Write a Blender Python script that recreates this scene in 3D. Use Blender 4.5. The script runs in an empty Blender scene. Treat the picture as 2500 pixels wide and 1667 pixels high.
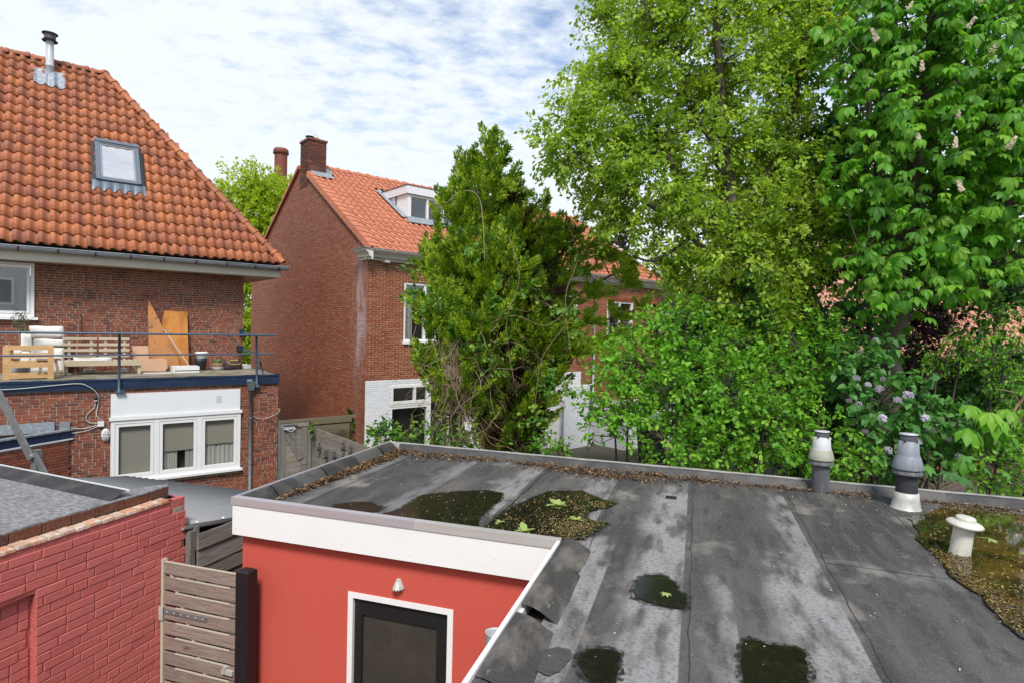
import bpy, math, random, time; T0 = time.time()
import numpy as np
from mathutils import Matrix, Vector
random.seed(7)
rng = np.random.default_rng(11)
R = math.radians
sc = bpy.context.scene

# ------------------------------------------------------------------ camera
CAMZ = 4.35
cam_d = bpy.data.cameras.new('camera'); cam = bpy.data.objects.new('camera', cam_d)
sc.collection.objects.link(cam); sc.camera = cam
cam_d.sensor_width = 36.0; cam_d.sensor_fit = 'HORIZONTAL'
cam_d.lens = 36.0 * 1440.0 / 2500.0
cam_d.clip_start = 0.05; cam_d.clip_end = 2000
pit, rol = R(-1.34), R(1.36)
fwd = Vector((0, math.cos(pit), math.sin(pit))); upv = Vector((0, -math.sin(pit), math.cos(pit))); rt = Vector((1, 0, 0))
cx = rt * math.cos(rol) + upv * math.sin(rol); cy = upv * math.cos(rol) - rt * math.sin(rol)
cam.matrix_world = Matrix(((cx.x, cy.x, -fwd.x, 0), (cx.y, cy.y, -fwd.y, 0), (cx.z, cy.z, -fwd.z, CAMZ), (0, 0, 0, 1)))

# ------------------------------------------------------------------ world and sun
SUN_EL, SUN_AZ = R(52), R(174)      # azimuth clockwise from +Y: the light comes from behind the camera
w = bpy.data.worlds.new('World'); sc.world = w; w.use_nodes = True
nt = w.node_tree; nt.nodes.clear(); N = nt.nodes.new; L = nt.links.new
out = N('ShaderNodeOutputWorld'); sky = N('ShaderNodeTexSky'); sky.sky_type = 'NISHITA'; sky.sun_disc = False
sky.sun_elevation = SUN_EL; sky.sun_rotation = SUN_AZ; sky.air_density = 1.0; sky.dust_density = 0.6; sky.ozone_density = 2.0
bg = N('ShaderNodeBackground'); bg.inputs[1].default_value = 0.15
hsv = N('ShaderNodeHueSaturation'); hsv.inputs['Saturation'].default_value = 0.95; hsv.inputs['Value'].default_value = 1.0
L(sky.outputs[0], hsv.inputs['Color']); L(hsv.outputs[0], bg.inputs[0])
cb = N('ShaderNodeBackground'); cb.inputs[0].default_value = (0.88, 0.94, 1.0, 1); cb.inputs[1].default_value = 0.72
tc = N('ShaderNodeTexCoord'); sep = N('ShaderNodeSeparateXYZ'); L(tc.outputs['Generated'], sep.inputs[0])
mx = N('ShaderNodeMath'); mx.operation = 'MAXIMUM'; mx.inputs[1].default_value = 0.0; L(sep.outputs[2], mx.inputs[0])
ad = N('ShaderNodeMath'); ad.operation = 'ADD'; ad.inputs[1].default_value = 0.22; L(mx.outputs[0], ad.inputs[0])
vd = N('ShaderNodeVectorMath'); vd.operation = 'DIVIDE'; L(tc.outputs['Generated'], vd.inputs[0]); L(ad.outputs[0], vd.inputs[1])
mp = N('ShaderNodeMapping'); mp.inputs['Rotation'].default_value = (0, 0, R(-25)); mp.inputs['Scale'].default_value = (1.0, 1.5, 0.0)
L(vd.outputs[0], mp.inputs[0])
n1 = N('ShaderNodeTexNoise'); n1.inputs['Scale'].default_value = 0.75; n1.inputs['Detail'].default_value = 3
n2 = N('ShaderNodeTexNoise'); n2.inputs['Scale'].default_value = 9.5; n2.inputs['Detail'].default_value = 9; n2.inputs['Roughness'].default_value = 0.6; n2.inputs['Distortion'].default_value = 0.08
L(mp.outputs[0], n1.inputs[0]); L(mp.outputs[0], n2.inputs[0])
def wmath(op, a, b):
    m = N('ShaderNodeMath'); m.operation = op
    for i, v in enumerate((a, b)):
        if isinstance(v, (int, float)): m.inputs[i].default_value = v
        else: L(v, m.inputs[i])
    return m.outputs[0]
# cloud is denser low down and towards the left; a real sheet of altocumulus thinning overhead
low = wmath('MULTIPLY', sep.outputs[2], -0.85)
lft = wmath('MULTIPLY', sep.outputs[0], -0.22)
s = wmath('ADD', wmath('MULTIPLY', n1.outputs[0], 0.7), wmath('MULTIPLY', n2.outputs[0], 1.25))
s = wmath('ADD', wmath('ADD', s, low), lft)
cr = N('ShaderNodeMapRange'); cr.interpolation_type = 'SMOOTHSTEP'; cr.inputs[1].default_value = 0.24; cr.inputs[2].default_value = 0.80
cr.inputs[3].default_value = 0.05; cr.inputs[4].default_value = 1.0
L(s, cr.inputs[0])
ms = N('ShaderNodeMixShader'); L(cr.outputs[0], ms.inputs[0]); L(bg.outputs[0], ms.inputs[1]); L(cb.outputs[0], ms.inputs[2]); L(ms.outputs[0], out.inputs[0])

sd = bpy.data.lights.new('sun', 'SUN'); sun = bpy.data.objects.new('sun', sd); sc.collection.objects.link(sun)
sd.energy = 2.8; sd.angle = R(14); sd.color = (1.0, 0.96, 0.9)
dirv = Vector((math.sin(SUN_AZ) * math.cos(SUN_EL), math.cos(SUN_AZ) * math.cos(SUN_EL), math.sin(SUN_EL)))
sun.rotation_euler = dirv.to_track_quat('Z', 'Y').to_euler()
vs = sc.view_settings; vs.view_transform = 'Standard'; vs.look = 'None'; vs.exposure = 0.56; vs.gamma = 1.0; vs.use_curve_mapping = False
sc.cycles.max_bounces = 8; sc.cycles.transparent_max_bounces = 8

# ------------------------------------------------------------------ materials
def mat(name, cols, rough=0.75, dirt=(), bump=None, metal=0.0, spec=0.4, trans=0.0, frame=None, mscale=(1, 1, 1), alpha=None, vary=0.0, coat=0.0):
    """cols: colours picked piece by piece (tint attribute + object random); dirt: (scale, lo, hi, colour, stretch, amount)"""
    m = bpy.data.materials.new(name); m.use_nodes = True; t = m.node_tree; t.nodes.clear()
    N = t.nodes.new; L = t.links.new
    o = N('ShaderNodeOutputMaterial'); p = N('ShaderNodeBsdfPrincipled')
    p.inputs['Roughness'].default_value = rough; p.inputs['Metallic'].default_value = metal; p.inputs['Specular IOR Level'].default_value = spec
    if coat: p.inputs['Coat Weight'].default_value = coat; p.inputs['Coat Roughness'].default_value = 0.15
    tc = N('ShaderNodeTexCoord')
    if frame is not None: tc.object = frame
    co = tc.outputs['Object']
    if len(cols) == 1:
        rgb = N('ShaderNodeRGB'); rgb.outputs[0].default_value = (*cols[0], 1); c = rgb.outputs[0]
    else:
        at = N('ShaderNodeAttribute'); at.attribute_name = 'tint'
        oi = N('ShaderNodeObjectInfo')
        a = N('ShaderNodeMath'); a.operation = 'ADD'; L(at.outputs['Fac'], a.inputs[0]); L(oi.outputs['Random'], a.inputs[1])
        f = N('ShaderNodeMath'); f.operation = 'FRACT'; L(a.outputs[0], f.inputs[0])
        r = N('ShaderNodeValToRGB'); e = r.color_ramp.elements
        while len(e) < len(cols): e.new(0.5)
        for i, cc in enumerate(cols): e[i].position = i / (len(cols) - 1) * 0.98 + 0.01; e[i].color = (*cc, 1)
        L(f.outputs[0], r.inputs[0]); c = r.outputs[0]
    for (scale, lo, hi, col, stretch, amt) in dirt:
        mpn = N('ShaderNodeMapping'); mpn.inputs['Scale'].default_value = stretch; L(co, mpn.inputs[0])
        nz = N('ShaderNodeTexNoise'); nz.inputs['Scale'].default_value = scale; nz.inputs['Detail'].default_value = 6; nz.inputs['Roughness'].default_value = 0.6
        L(mpn.outputs[0], nz.inputs[0])
        mr = N('ShaderNodeMapRange'); mr.inputs[1].default_value = lo; mr.inputs[2].default_value = hi; mr.inputs[4].default_value = amt
        L(nz.outputs[0], mr.inputs[0])
        mi = N('ShaderNodeMix'); mi.data_type = 'RGBA'; L(mr.outputs[0], mi.inputs[0]); L(c, mi.inputs[6]); mi.inputs[7].default_value = (*col, 1); c = mi.outputs[2]
    L(c, p.inputs['Base Color'])
    if bump:
        nz = N('ShaderNodeTexNoise'); nz.inputs['Scale'].default_value = bump[0]; nz.inputs['Detail'].default_value = 5
        mpn = N('ShaderNodeMapping'); mpn.inputs['Scale'].default_value = bump[2] if len(bump) > 2 else (1, 1, 1); L(co, mpn.inputs[0]); L(mpn.outputs[0], nz.inputs[0])
        b = N('ShaderNodeBump'); b.inputs['Strength'].default_value = bump[1]; b.inputs['Distance'].default_value = 0.02; L(nz.outputs[0], b.inputs['Height']); L(b.outputs[0], p.inputs['Normal'])
    sh = p.outputs[0]
    if trans:
        tr = N('ShaderNodeBsdfTranslucent'); L(c, tr.inputs[0]); mm = N('ShaderNodeMixShader'); mm.inputs[0].default_value = trans
        g = N('ShaderNodeMix'); g.data_type = 'RGBA'; g.blend_type = 'MULTIPLY'; g.inputs[0].default_value = 1.0; L(c, g.inputs[6]); g.inputs[7].default_value = (1.5, 1.5, 0.7, 1); L(g.outputs[2], tr.inputs[0])
        L(sh, mm.inputs[1]); L(tr.outputs[0], mm.inputs[2]); sh = mm.outputs[0]
    L(sh, o.inputs[0])
    return m

def glass_mat(name, refl=0.25, tint=(0.92, 0.91, 0.89)):
    m = bpy.data.materials.new(name); m.use_nodes = True; t = m.node_tree; t.nodes.clear(); N = t.nodes.new; L = t.links.new
    o = N('ShaderNodeOutputMaterial'); a = N('ShaderNodeBsdfTransparent'); a.inputs[0].default_value = (*tint, 1)
    g = N('ShaderNodeBsdfGlossy'); g.inputs['Roughness'].default_value = 0.02; g.inputs[0].default_value = (1, 1, 1, 1)
    fr = N('ShaderNodeLayerWeight'); pw = N('ShaderNodeMath'); pw.operation = 'POWER'; pw.inputs[1].default_value = 4.5; L(fr.outputs['Facing'], pw.inputs[0])
    mr = N('ShaderNodeMapRange'); mr.inputs[3].default_value = refl; mr.inputs[4].default_value = 1.0; L(pw.outputs[0], mr.inputs[0])
    x = N('ShaderNodeMixShader'); L(mr.outputs[0], x.inputs[0]); L(a.outputs[0], x.inputs[1]); L(g.outputs[0], x.inputs[2]); L(x.outputs[0], o.inputs[0])
    return m

GREY = (0.13, 0.125, 0.12)
M = {}
M['mortar_grey'] = mat('mortar_grey', [(0.40, 0.36, 0.28)], 0.95, [(1.6, 0.5, 0.72, (0.14, 0.13, 0.11), (1, 1, 1), 0.8)])
M['mortar_tan'] = mat('mortar_tan', [(0.60, 0.48, 0.32)], 0.95, [(1.2, 0.4, 0.7, (0.45, 0.36, 0.26), (1, 1, 1), 0.8)])
M['brick_red'] = mat('brick_red', [(0.22, 0.058, 0.030), (0.29, 0.082, 0.038), (0.16, 0.046, 0.030), (0.32, 0.095, 0.042), (0.25, 0.066, 0.033), (0.12, 0.042, 0.032), (0.27, 0.074, 0.035)], 0.85,
                     [(60, 0.45, 0.75, (0.08, 0.04, 0.03), (1, 1, 1), 0.5), (9, 0.55, 0.75, (0.38, 0.17, 0.11), (1, 1, 1), 0.35)], (90, 0.4))
M['brick_brown'] = mat('brick_brown', [(0.25, 0.066, 0.028), (0.31, 0.088, 0.034), (0.21, 0.054, 0.026), (0.28, 0.074, 0.030), (0.34, 0.095, 0.036)], 0.6, [(70, 0.45, 0.8, (0.10, 0.035, 0.02), (1, 1, 1), 0.4)], (90, 0.2))
M['brick_dark'] = mat('brick_dark', [(0.12, 0.045, 0.03), (0.08, 0.035, 0.03), (0.19, 0.06, 0.03), (0.06, 0.04, 0.035), (0.28, 0.08, 0.03), (0.10, 0.04, 0.03)], 0.9, [(20, 0.5, 0.7, (0.05, 0.045, 0.04), (1, 1, 1), 0.6)], (60, 0.5))
M['paint_red'] = mat('paint_red', [(0.53, 0.135, 0.112), (0.56, 0.15, 0.126), (0.50, 0.125, 0.104)], 0.55, [(3, 0.48, 0.75, (0.56, 0.17, 0.145), (1, 1, 1), 0.5), (35, 0.66, 0.8, (0.6, 0.33, 0.3), (1, 1, 1), 0.4)], (30, 0.22))
M['paint_red_joint'] = mat('paint_red_joint', [(0.50, 0.13, 0.108)], 0.6, [(4, 0.5, 0.8, (0.5, 0.13, 0.11), (1, 1, 1), 0.4)], (40, 0.6))
M['stucco_red'] = mat('stucco_red', [(0.54, 0.085, 0.058)], 0.85, [(0.9, 0.4, 0.8, (0.58, 0.105, 0.075), (1, 1, 1), 0.6), (2.5, 0.55, 0.8, (0.46, 0.07, 0.05), (2.5, 2.5, 0.6), 0.35), (40, 0.6, 0.8, (0.62, 0.15, 0.11), (1, 1, 1), 0.25)], (160, 0.35))
M['brick_raw'] = mat('brick_raw', [(0.52, 0.25, 0.14), (0.58, 0.32, 0.2), (0.5, 0.36, 0.25), (0.45, 0.2, 0.11)], 0.9, [(14, 0.5, 0.62, (0.62, 0.55, 0.46), (1, 1, 1), 0.8)], (60, 0.5))
M['coping_brown'] = mat('coping_brown', [(0.11, 0.045, 0.032), (0.16, 0.055, 0.03), (0.08, 0.04, 0.035)], 0.7, [(12, 0.55, 0.7, (0.16, 0.15, 0.08), (1, 1, 1), 0.5), (40, 0.6, 0.7, (0.3, 0.1, 0.05), (1, 1, 1), 0.6)], (30, 0.5))
M['tile'] = mat('roof_tile_clay', [(0.38, 0.115, 0.042), (0.45, 0.14, 0.048), (0.31, 0.095, 0.042), (0.48, 0.15, 0.046), (0.36, 0.11, 0.045), (0.28, 0.088, 0.045), (0.42, 0.13, 0.045)], 0.6,
                [(0.5, 0.42, 0.7, (0.22, 0.085, 0.045), (1, 1, 1), 0.4), (11, 0.5, 0.8, (0.14, 0.07, 0.05), (1, 1, 1), 0.75), (26, 0.55, 0.8, (0.5, 0.28, 0.18), (1, 1, 1), 0.4)], (50, 0.25))
M['tile_new'] = mat('roof_tile_orange', [(0.50, 0.17, 0.085), (0.54, 0.19, 0.095), (0.46, 0.15, 0.075), (0.52, 0.18, 0.10)], 0.55, [(16, 0.6, 0.8, (0.32, 0.12, 0.07), (1, 1, 1), 0.4)], (50, 0.15))
M['tile_under'] = mat('roof_batten_dark', [(0.05, 0.03, 0.022)], 0.95)
M['white_paint'] = mat('white_paint', [(0.74, 0.74, 0.72)], 0.45, [(5, 0.55, 0.85, (0.55, 0.54, 0.5), (1, 1, 1), 0.4)])
M['white_panel'] = mat('white_panel', [(0.72, 0.73, 0.74)], 0.4, [(2, 0.5, 0.8, (0.62, 0.63, 0.63), (1, 1, 1), 0.5)])
M['fascia_white'] = mat('fascia_white', [(0.78, 0.775, 0.75)], 0.4, [(1.5, 0.5, 0.9, (0.66, 0.65, 0.62), (1, 1, 1), 0.5)])
M['alu'] = mat('aluminium_trim', [(0.60, 0.57, 0.58)], 0.42, [(3, 0.4, 0.8, (0.5, 0.45, 0.45), (0.3, 1, 6), 0.6)], metal=0.55)
M['alu_b'] = mat('aluminium_trim_warm', [(0.66, 0.62, 0.58)], 0.42, [(3, 0.4, 0.8, (0.56, 0.5, 0.46), (0.3, 1, 6), 0.6)], metal=0.5)
M['cream'] = mat('cream_paint', [(0.60, 0.55, 0.43)], 0.6, [(4, 0.5, 0.8, (0.40, 0.37, 0.27), (0.4, 1, 1), 0.6)])
M['cream_light'] = mat('cornice_cream', [(0.70, 0.67, 0.58)], 0.5, [(6, 0.5, 0.8, (0.5, 0.47, 0.38), (0.5, 1, 1), 0.5)])
M['white_brick'] = mat('whitewashed_brick', [(0.72, 0.73, 0.74), (0.76, 0.77, 0.78), (0.68, 0.69, 0.7)], 0.7, [(6, 0.58, 0.75, (0.52, 0.52, 0.5), (1, 1, 1), 0.6), (30, 0.7, 0.74, (0.2, 0.18, 0.17), (1, 1, 1), 0.8)], (40, 0.4))
M['white_joint'] = mat('whitewashed_joint', [(0.60, 0.61, 0.62)], 0.8)
M['zinc'] = mat('zinc_grey', [(0.30, 0.32, 0.34)], 0.5, [(8, 0.4, 0.75, (0.17, 0.18, 0.19), (0.5, 1, 1), 0.7)], metal=0.4)
M['lead'] = mat('lead_flashing', [(0.26, 0.29, 0.32)], 0.55, [(14, 0.5, 0.65, (0.5, 0.52, 0.54), (1, 1, 1), 0.6)], (20, 0.5), metal=0.2)
M['anthracite'] = mat('anthracite_metal', [(0.15, 0.175, 0.2)], 0.4, metal=0.3)
M['dark_metal'] = mat('dark_metal', [(0.045, 0.05, 0.055)], 0.5, metal=0.4)
M['bracket'] = mat('gutter_bracket_dark', [(0.05, 0.035, 0.03)], 0.7)
M['blue_paint'] = mat('navy_paint', [(0.012, 0.026, 0.062)], 0.45, [(9, 0.5, 0.75, (0.03, 0.06, 0.12), (0.3, 1, 2), 0.7), (70, 0.6, 0.8, (0.06, 0.10, 0.16), (1, 1, 1), 0.4)], (40, 0.3))
M['blue_rail'] = mat('slate_blue_rail_paint', [(0.055, 0.085, 0.13)], 0.4, [(25, 0.5, 0.8, (0.12, 0.16, 0.22), (1, 1, 1), 0.6)])
M['deck'] = mat('mossy_gravel_deck', [(0.27, 0.24, 0.18)], 0.95, [(2.5, 0.45, 0.62, (0.10, 0.10, 0.035), (1, 1, 1), 0.85), (45, 0.5, 0.7, (0.45, 0.40, 0.30), (1, 1, 1), 0.6), (60, 0.62, 0.7, (0.06, 0.06, 0.03), (1, 1, 1), 0.7)], (80, 0.8))
M['wood_grey'] = mat('weathered_grey_wood', [(0.25, 0.225, 0.19), (0.31, 0.28, 0.24), (0.20, 0.18, 0.155), (0.27, 0.24, 0.19)], 0.85,
                     [(7, 0.45, 0.7, (0.075, 0.065, 0.055), (0.35, 0.35, 12), 0.8), (3, 0.55, 0.8, (0.13, 0.13, 0.06), (1, 1, 1), 0.5)], (9, 0.5, (1, 1, 14)))
M['wood_grey_v'] = mat('weathered_grey_post', [(0.2, 0.185, 0.16)], 0.85, [(7, 0.45, 0.7, (0.085, 0.075, 0.06), (12, 12, 0.4), 0.8)], (9, 0.5, (14, 14, 1)))
M['wood_gate'] = mat('weathered_brown_gate_wood', [(0.27, 0.20, 0.165), (0.32, 0.245, 0.205), (0.22, 0.165, 0.135), (0.30, 0.24, 0.195)], 0.8,
                     [(6, 0.45, 0.72, (0.115, 0.085, 0.07), (0.5, 1, 14), 0.85), (2.2, 0.55, 0.75, (0.38, 0.33, 0.28), (1, 1, 1), 0.5), (5, 0.66, 0.7, (0.08, 0.055, 0.04), (1, 1, 2), 0.7)], (9, 0.5, (1, 1, 16)))
M['wood_edge'] = mat('sawn_wood_edge', [(0.46, 0.41, 0.31)], 0.85)
M['wood_moss'] = mat('mossy_wood', [(0.19, 0.165, 0.10), (0.15, 0.13, 0.085), (0.17, 0.15, 0.075)], 0.9, [(8, 0.45, 0.7, (0.09, 0.085, 0.03), (0.4, 0.4, 10), 0.7)], (9, 0.5, (1, 1, 14)))
M['wood_black'] = mat('black_painted_wood', [(0.012, 0.012, 0.013)], 0.45, bump=(40, 0.3))
M['wood_teak'] = mat('golden_wood', [(0.58, 0.35, 0.15), (0.62, 0.39, 0.18)], 0.6, [(6, 0.5, 0.8, (0.42, 0.22, 0.08), (2, 2, 6), 0.7)])
M['wood_pale'] = mat('pale_pallet_wood', [(0.47, 0.39, 0.27), (0.52, 0.44, 0.31), (0.42, 0.35, 0.25)], 0.8, [(7, 0.5, 0.75, (0.3, 0.25, 0.17), (0.6, 1, 8), 0.6)])
M['wood_old'] = mat('old_stool_wood', [(0.36, 0.25, 0.16), (0.3, 0.2, 0.13)], 0.8, [(7, 0.5, 0.75, (0.2, 0.14, 0.09), (2, 2, 2), 0.6)])
M['ply'] = mat('orange_varnished_plywood', [(0.56, 0.23, 0.045)], 0.45, [(2.2, 0.42, 0.66, (0.36, 0.12, 0.025), (1.5, 1.5, 0.8), 0.9), (7, 0.6, 0.75, (0.62, 0.36, 0.14), (1, 1, 1), 0.6)])
M['ply_b'] = mat('worn_varnished_plywood', [(0.47, 0.20, 0.06)], 0.55, [(2.0, 0.45, 0.62, (0.33, 0.16, 0.07), (1, 1, 1), 0.9), (9, 0.64, 0.68, (0.035, 0.025, 0.02), (1, 1, 1), 1.0)])
M['ply_pink'] = mat('bare_pinkish_plywood', [(0.52, 0.31, 0.19), (0.55, 0.35, 0.22)], 0.8, [(4, 0.55, 0.75, (0.32, 0.17, 0.10), (1, 1, 1), 0.6), (15, 0.68, 0.75, (0.12, 0.07, 0.06), (1, 1, 1), 0.6)])
M['cloth_white'] = mat('off_white_canvas', [(0.70, 0.68, 0.62), (0.74, 0.72, 0.66)], 0.9, bump=(12, 0.3))
M['plastic_white'] = mat('white_plastic', [(0.70, 0.70, 0.68)], 0.35, [(6, 0.55, 0.8, (0.45, 0.44, 0.4), (1, 1, 1), 0.5)])
M['plastic_black'] = mat('black_plastic', [(0.02, 0.02, 0.021)], 0.5)
M['bin_green'] = mat('pale_green_plastic', [(0.33, 0.46, 0.33)], 0.5, [(7, 0.5, 0.7, (0.2, 0.27, 0.2), (1, 1, 1), 0.5)])
M['pot_grey'] = mat('grey_ceramic', [(0.36, 0.38, 0.40)], 0.4)
M['pot_green'] = mat('green_pot', [(0.10, 0.17, 0.06)], 0.5)
M['wicker'] = mat('wicker', [(0.36, 0.24, 0.12)], 0.8, [(30, 0.45, 0.55, (0.13, 0.08, 0.04), (1, 1, 6), 0.8)], (30, 0.8, (1, 1, 8)))
M['bag_brown'] = mat('dark_brown_sack', [(0.055, 0.035, 0.04)], 0.45)
M['bag_yellow'] = mat('yellow_print', [(0.55, 0.42, 0.08)], 0.5)
M['cable'] = mat('light_grey_cable', [(0.50, 0.49, 0.45)], 0.6)
M['pipe_green'] = mat('mossy_grey_pipe', [(0.12, 0.15, 0.14)], 0.5, [(9, 0.5, 0.75, (0.2, 0.24, 0.22), (1, 1, 0.4), 0.7)])
M['pipe_grey'] = mat('light_grey_pvc', [(0.44, 0.46, 0.48)], 0.35)
M['rust'] = mat('rusted_flue_metal', [(0.21, 0.055, 0.03)], 0.7, [(1.2, 0.4, 0.7, (0.12, 0.045, 0.035), (3, 3, 0.5), 0.7)])
M['steel'] = mat('dull_galvanised_steel', [(0.22, 0.22, 0.215)], 0.55, [(9, 0.45, 0.75, (0.12, 0.115, 0.11), (1, 1, 1), 0.7)], metal=0.4)
M['corr'] = mat('corrugated_grey_sheet', [(0.24, 0.24, 0.238)], 0.45, [(2, 0.5, 0.8, (0.17, 0.18, 0.18), (1, 1, 1), 0.6)])
M['bitumen'] = mat('bitumen_sheet', [(0.056, 0.053, 0.050), (0.066, 0.062, 0.058), (0.050, 0.047, 0.045)], 0.78,
    [(1.1, 0.46, 0.66, (0.13, 0.118, 0.106), (2.2, 0.4, 1), 0.9), (3.2, 0.5, 0.70, (0.11, 0.102, 0.094), (3.5, 0.5, 1), 0.8), (1.5, 0.57, 0.68, (0.26, 0.235, 0.20), (1.1, 0.9, 1), 0.85), (5, 0.52, 0.64, (0.032, 0.031, 0.030), (1.5, 0.5, 1), 0.6),
     (26, 0.55, 0.7, (0.17, 0.16, 0.15), (1, 1, 1), 0.35), (90, 0.5, 0.75, (0.24, 0.23, 0.22), (1, 1, 1), 0.4), (110, 0.55, 0.75, (0.02, 0.02, 0.02), (1, 1, 1), 0.4)], (120, 0.6), spec=0.3)
M['bitumen_pale'] = mat('bleached_bitumen', [(0.21, 0.205, 0.20)], 0.85,
    [(2.0, 0.42, 0.6, (0.10, 0.096, 0.093), (1, 0.7, 1), 0.85), (5, 0.5, 0.62, (0.31, 0.30, 0.29), (1, 1, 1), 0.7), (30, 0.5, 0.8, (0.12, 0.115, 0.11), (1, 1, 1), 0.4)], (140, 0.35))
M['bitumen_curb'] = mat('curb_bitumen', [(0.03, 0.028, 0.027), (0.045, 0.042, 0.04), (0.022, 0.021, 0.021), (0.10, 0.096, 0.085), (0.035, 0.032, 0.03)], 0.6,
    [(3.5, 0.5, 0.72, (0.12, 0.11, 0.10), (1, 1, 1), 0.55), (8, 0.55, 0.7, (0.025, 0.024, 0.024), (1, 1, 1), 0.6), (5, 0.62, 0.75, (0.13, 0.14, 0.07), (1, 1, 1), 0.4)], (60, 0.4), spec=0.5)
M['curb_inner'] = mat('worn_curb_bitumen', [(0.045, 0.041, 0.038), (0.06, 0.054, 0.048), (0.036, 0.033, 0.031)], 0.7,
    [(2.4, 0.46, 0.62, (0.17, 0.15, 0.13), (2.2, 0.8, 1), 0.8), (7, 0.5, 0.7, (0.03, 0.028, 0.026), (2, 0.8, 1), 0.6), (4.5, 0.62, 0.7, (0.30, 0.28, 0.25), (2, 1, 1), 0.6)], (50, 0.5), spec=0.35)
M['shed_felt'] = mat('grey_roof_felt', [(0.16, 0.155, 0.15)], 0.7, [(14, 0.42, 0.62, (0.34, 0.335, 0.33), (1, 3.2, 1), 0.85), (5, 0.5, 0.75, (0.10, 0.105, 0.10), (1, 1, 1), 0.6)], (60, 0.5), spec=0.3)
M['water_dark'] = mat('shallow_dark_water', [(0.009, 0.008, 0.006)], 0.14, [(14, 0.5, 0.72, (0.035, 0.028, 0.016), (1, 1, 1), 0.7), (75, 0.66, 0.72, (0.16, 0.14, 0.08), (1, 1, 1), 0.6)], None, spec=0.3)
M['water_amber'] = mat('shallow_amber_water', [(0.022, 0.017, 0.006)], 0.04, [(2.2, 0.48, 0.7, (0.16, 0.085, 0.014), (1, 1, 1), 0.9), (9, 0.5, 0.7, (0.07, 0.06, 0.015), (1, 1, 1), 0.6)], None, spec=0.5)
M['litter'] = mat('fallen_leaf_litter', [(0.10, 0.048, 0.02), (0.04, 0.025, 0.016), (0.20, 0.10, 0.04), (0.035, 0.025, 0.018), (0.36, 0.22, 0.09), (0.10, 0.055, 0.03), (0.045, 0.035, 0.02)], 0.85)
M['petal'] = mat('fallen_petals', [(0.46, 0.40, 0.27), (0.42, 0.33, 0.14), (0.55, 0.52, 0.45), (0.25, 0.19, 0.08), (0.12, 0.09, 0.05)], 0.8)
M['soil'] = mat('garden_soil', [(0.085, 0.07, 0.05)], 0.95, [(0.8, 0.45, 0.65, (0.05, 0.075, 0.025), (1, 1, 1), 0.9), (9, 0.5, 0.8, (0.16, 0.14, 0.11), (1, 1, 1), 0.5)], (8, 0.6))
M['paving'] = mat('pale_concrete_paving', [(0.46, 0.45, 0.43), (0.52, 0.51, 0.49), (0.4, 0.39, 0.37)], 0.9, [(5, 0.5, 0.8, (0.3, 0.29, 0.26), (1, 1, 1), 0.5)])
M['bark'] = mat('tree_bark', [(0.085, 0.068, 0.05)], 0.95, [(7, 0.45, 0.7, (0.15, 0.13, 0.10), (1, 1, 0.25), 0.7)], (14, 0.8, (1, 1, 0.3)))
M['bark_dead'] = mat('bare_twig_bark', [(0.25, 0.19, 0.12), (0.18, 0.11, 0.06), (0.33, 0.27, 0.19)], 0.9)
def leafmat(name, cols, tr=0.35, rough=0.5, spec=0.35): return mat(name, cols, rough, trans=tr, spec=spec)
M['leaf_broad'] = leafmat('yellow_green_leaves', [(0.16, 0.27, 0.026), (0.29, 0.42, 0.04), (0.42, 0.57, 0.07), (0.18, 0.31, 0.03), (0.50, 0.63, 0.10), (0.11, 0.21, 0.025)], 0.5)
M['leaf_chestnut'] = leafmat('chestnut_leaves', [(0.06, 0.20, 0.016), (0.11, 0.31, 0.024), (0.20, 0.45, 0.035), (0.07, 0.22, 0.018), (0.26, 0.50, 0.05)], 0.45)
M['leaf_privet'] = leafmat('fresh_green_leaves', [(0.085, 0.24, 0.018), (0.14, 0.35, 0.026), (0.22, 0.47, 0.038), (0.10, 0.28, 0.02), (0.28, 0.50, 0.05)], 0.4)
M['leaf_lilac'] = leafmat('lilac_leaves', [(0.055, 0.17, 0.038), (0.085, 0.24, 0.05), (0.13, 0.31, 0.06)], 0.33)
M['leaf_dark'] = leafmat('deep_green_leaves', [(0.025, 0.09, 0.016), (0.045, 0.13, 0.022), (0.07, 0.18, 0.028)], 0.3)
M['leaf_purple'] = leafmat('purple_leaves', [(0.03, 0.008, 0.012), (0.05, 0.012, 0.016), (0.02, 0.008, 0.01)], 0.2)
M['leaf_yellow'] = leafmat('spring_yellow_leaves', [(0.26, 0.36, 0.02), (0.36, 0.47, 0.028), (0.44, 0.54, 0.035)], 0.5)
M['leaf_conifer'] = leafmat('cypress_sprays', [(0.08, 0.17, 0.018), (0.17, 0.30, 0.022), (0.32, 0.46, 0.03), (0.24, 0.38, 0.026), (0.46, 0.58, 0.045)], 0.38)
M['leaf_conifer_brown'] = leafmat('dry_cypress_sprays', [(0.06, 0.035, 0.018), (0.04, 0.025, 0.014), (0.10, 0.065, 0.03), (0.03, 0.03, 0.012)], 0.1)
M['leaf_vine'] = leafmat('vine_leaves', [(0.07, 0.19, 0.025), (0.11, 0.26, 0.04), (0.15, 0.30, 0.05), (0.25, 0.36, 0.04)], 0.35)
M['leaf_float'] = leafmat('floating_green_leaf', [(0.30, 0.38, 0.10), (0.36, 0.42, 0.16)], 0.2)
M['flower_white'] = mat('cream_blossom', [(0.66, 0.58, 0.46), (0.62, 0.46, 0.38), (0.72, 0.68, 0.58)], 0.8, trans=0.2)
M['flower_lilac'] = mat('lilac_blossom', [(0.46, 0.40, 0.54), (0.56, 0.51, 0.62), (0.38, 0.31, 0.46)], 0.8, trans=0.2)
M['interior'] = mat('dim_room', [(0.05, 0.05, 0.05)], 0.9)
M['blind'] = mat('grey_green_blind', [(0.36, 0.36, 0.32)], 0.85)
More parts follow.
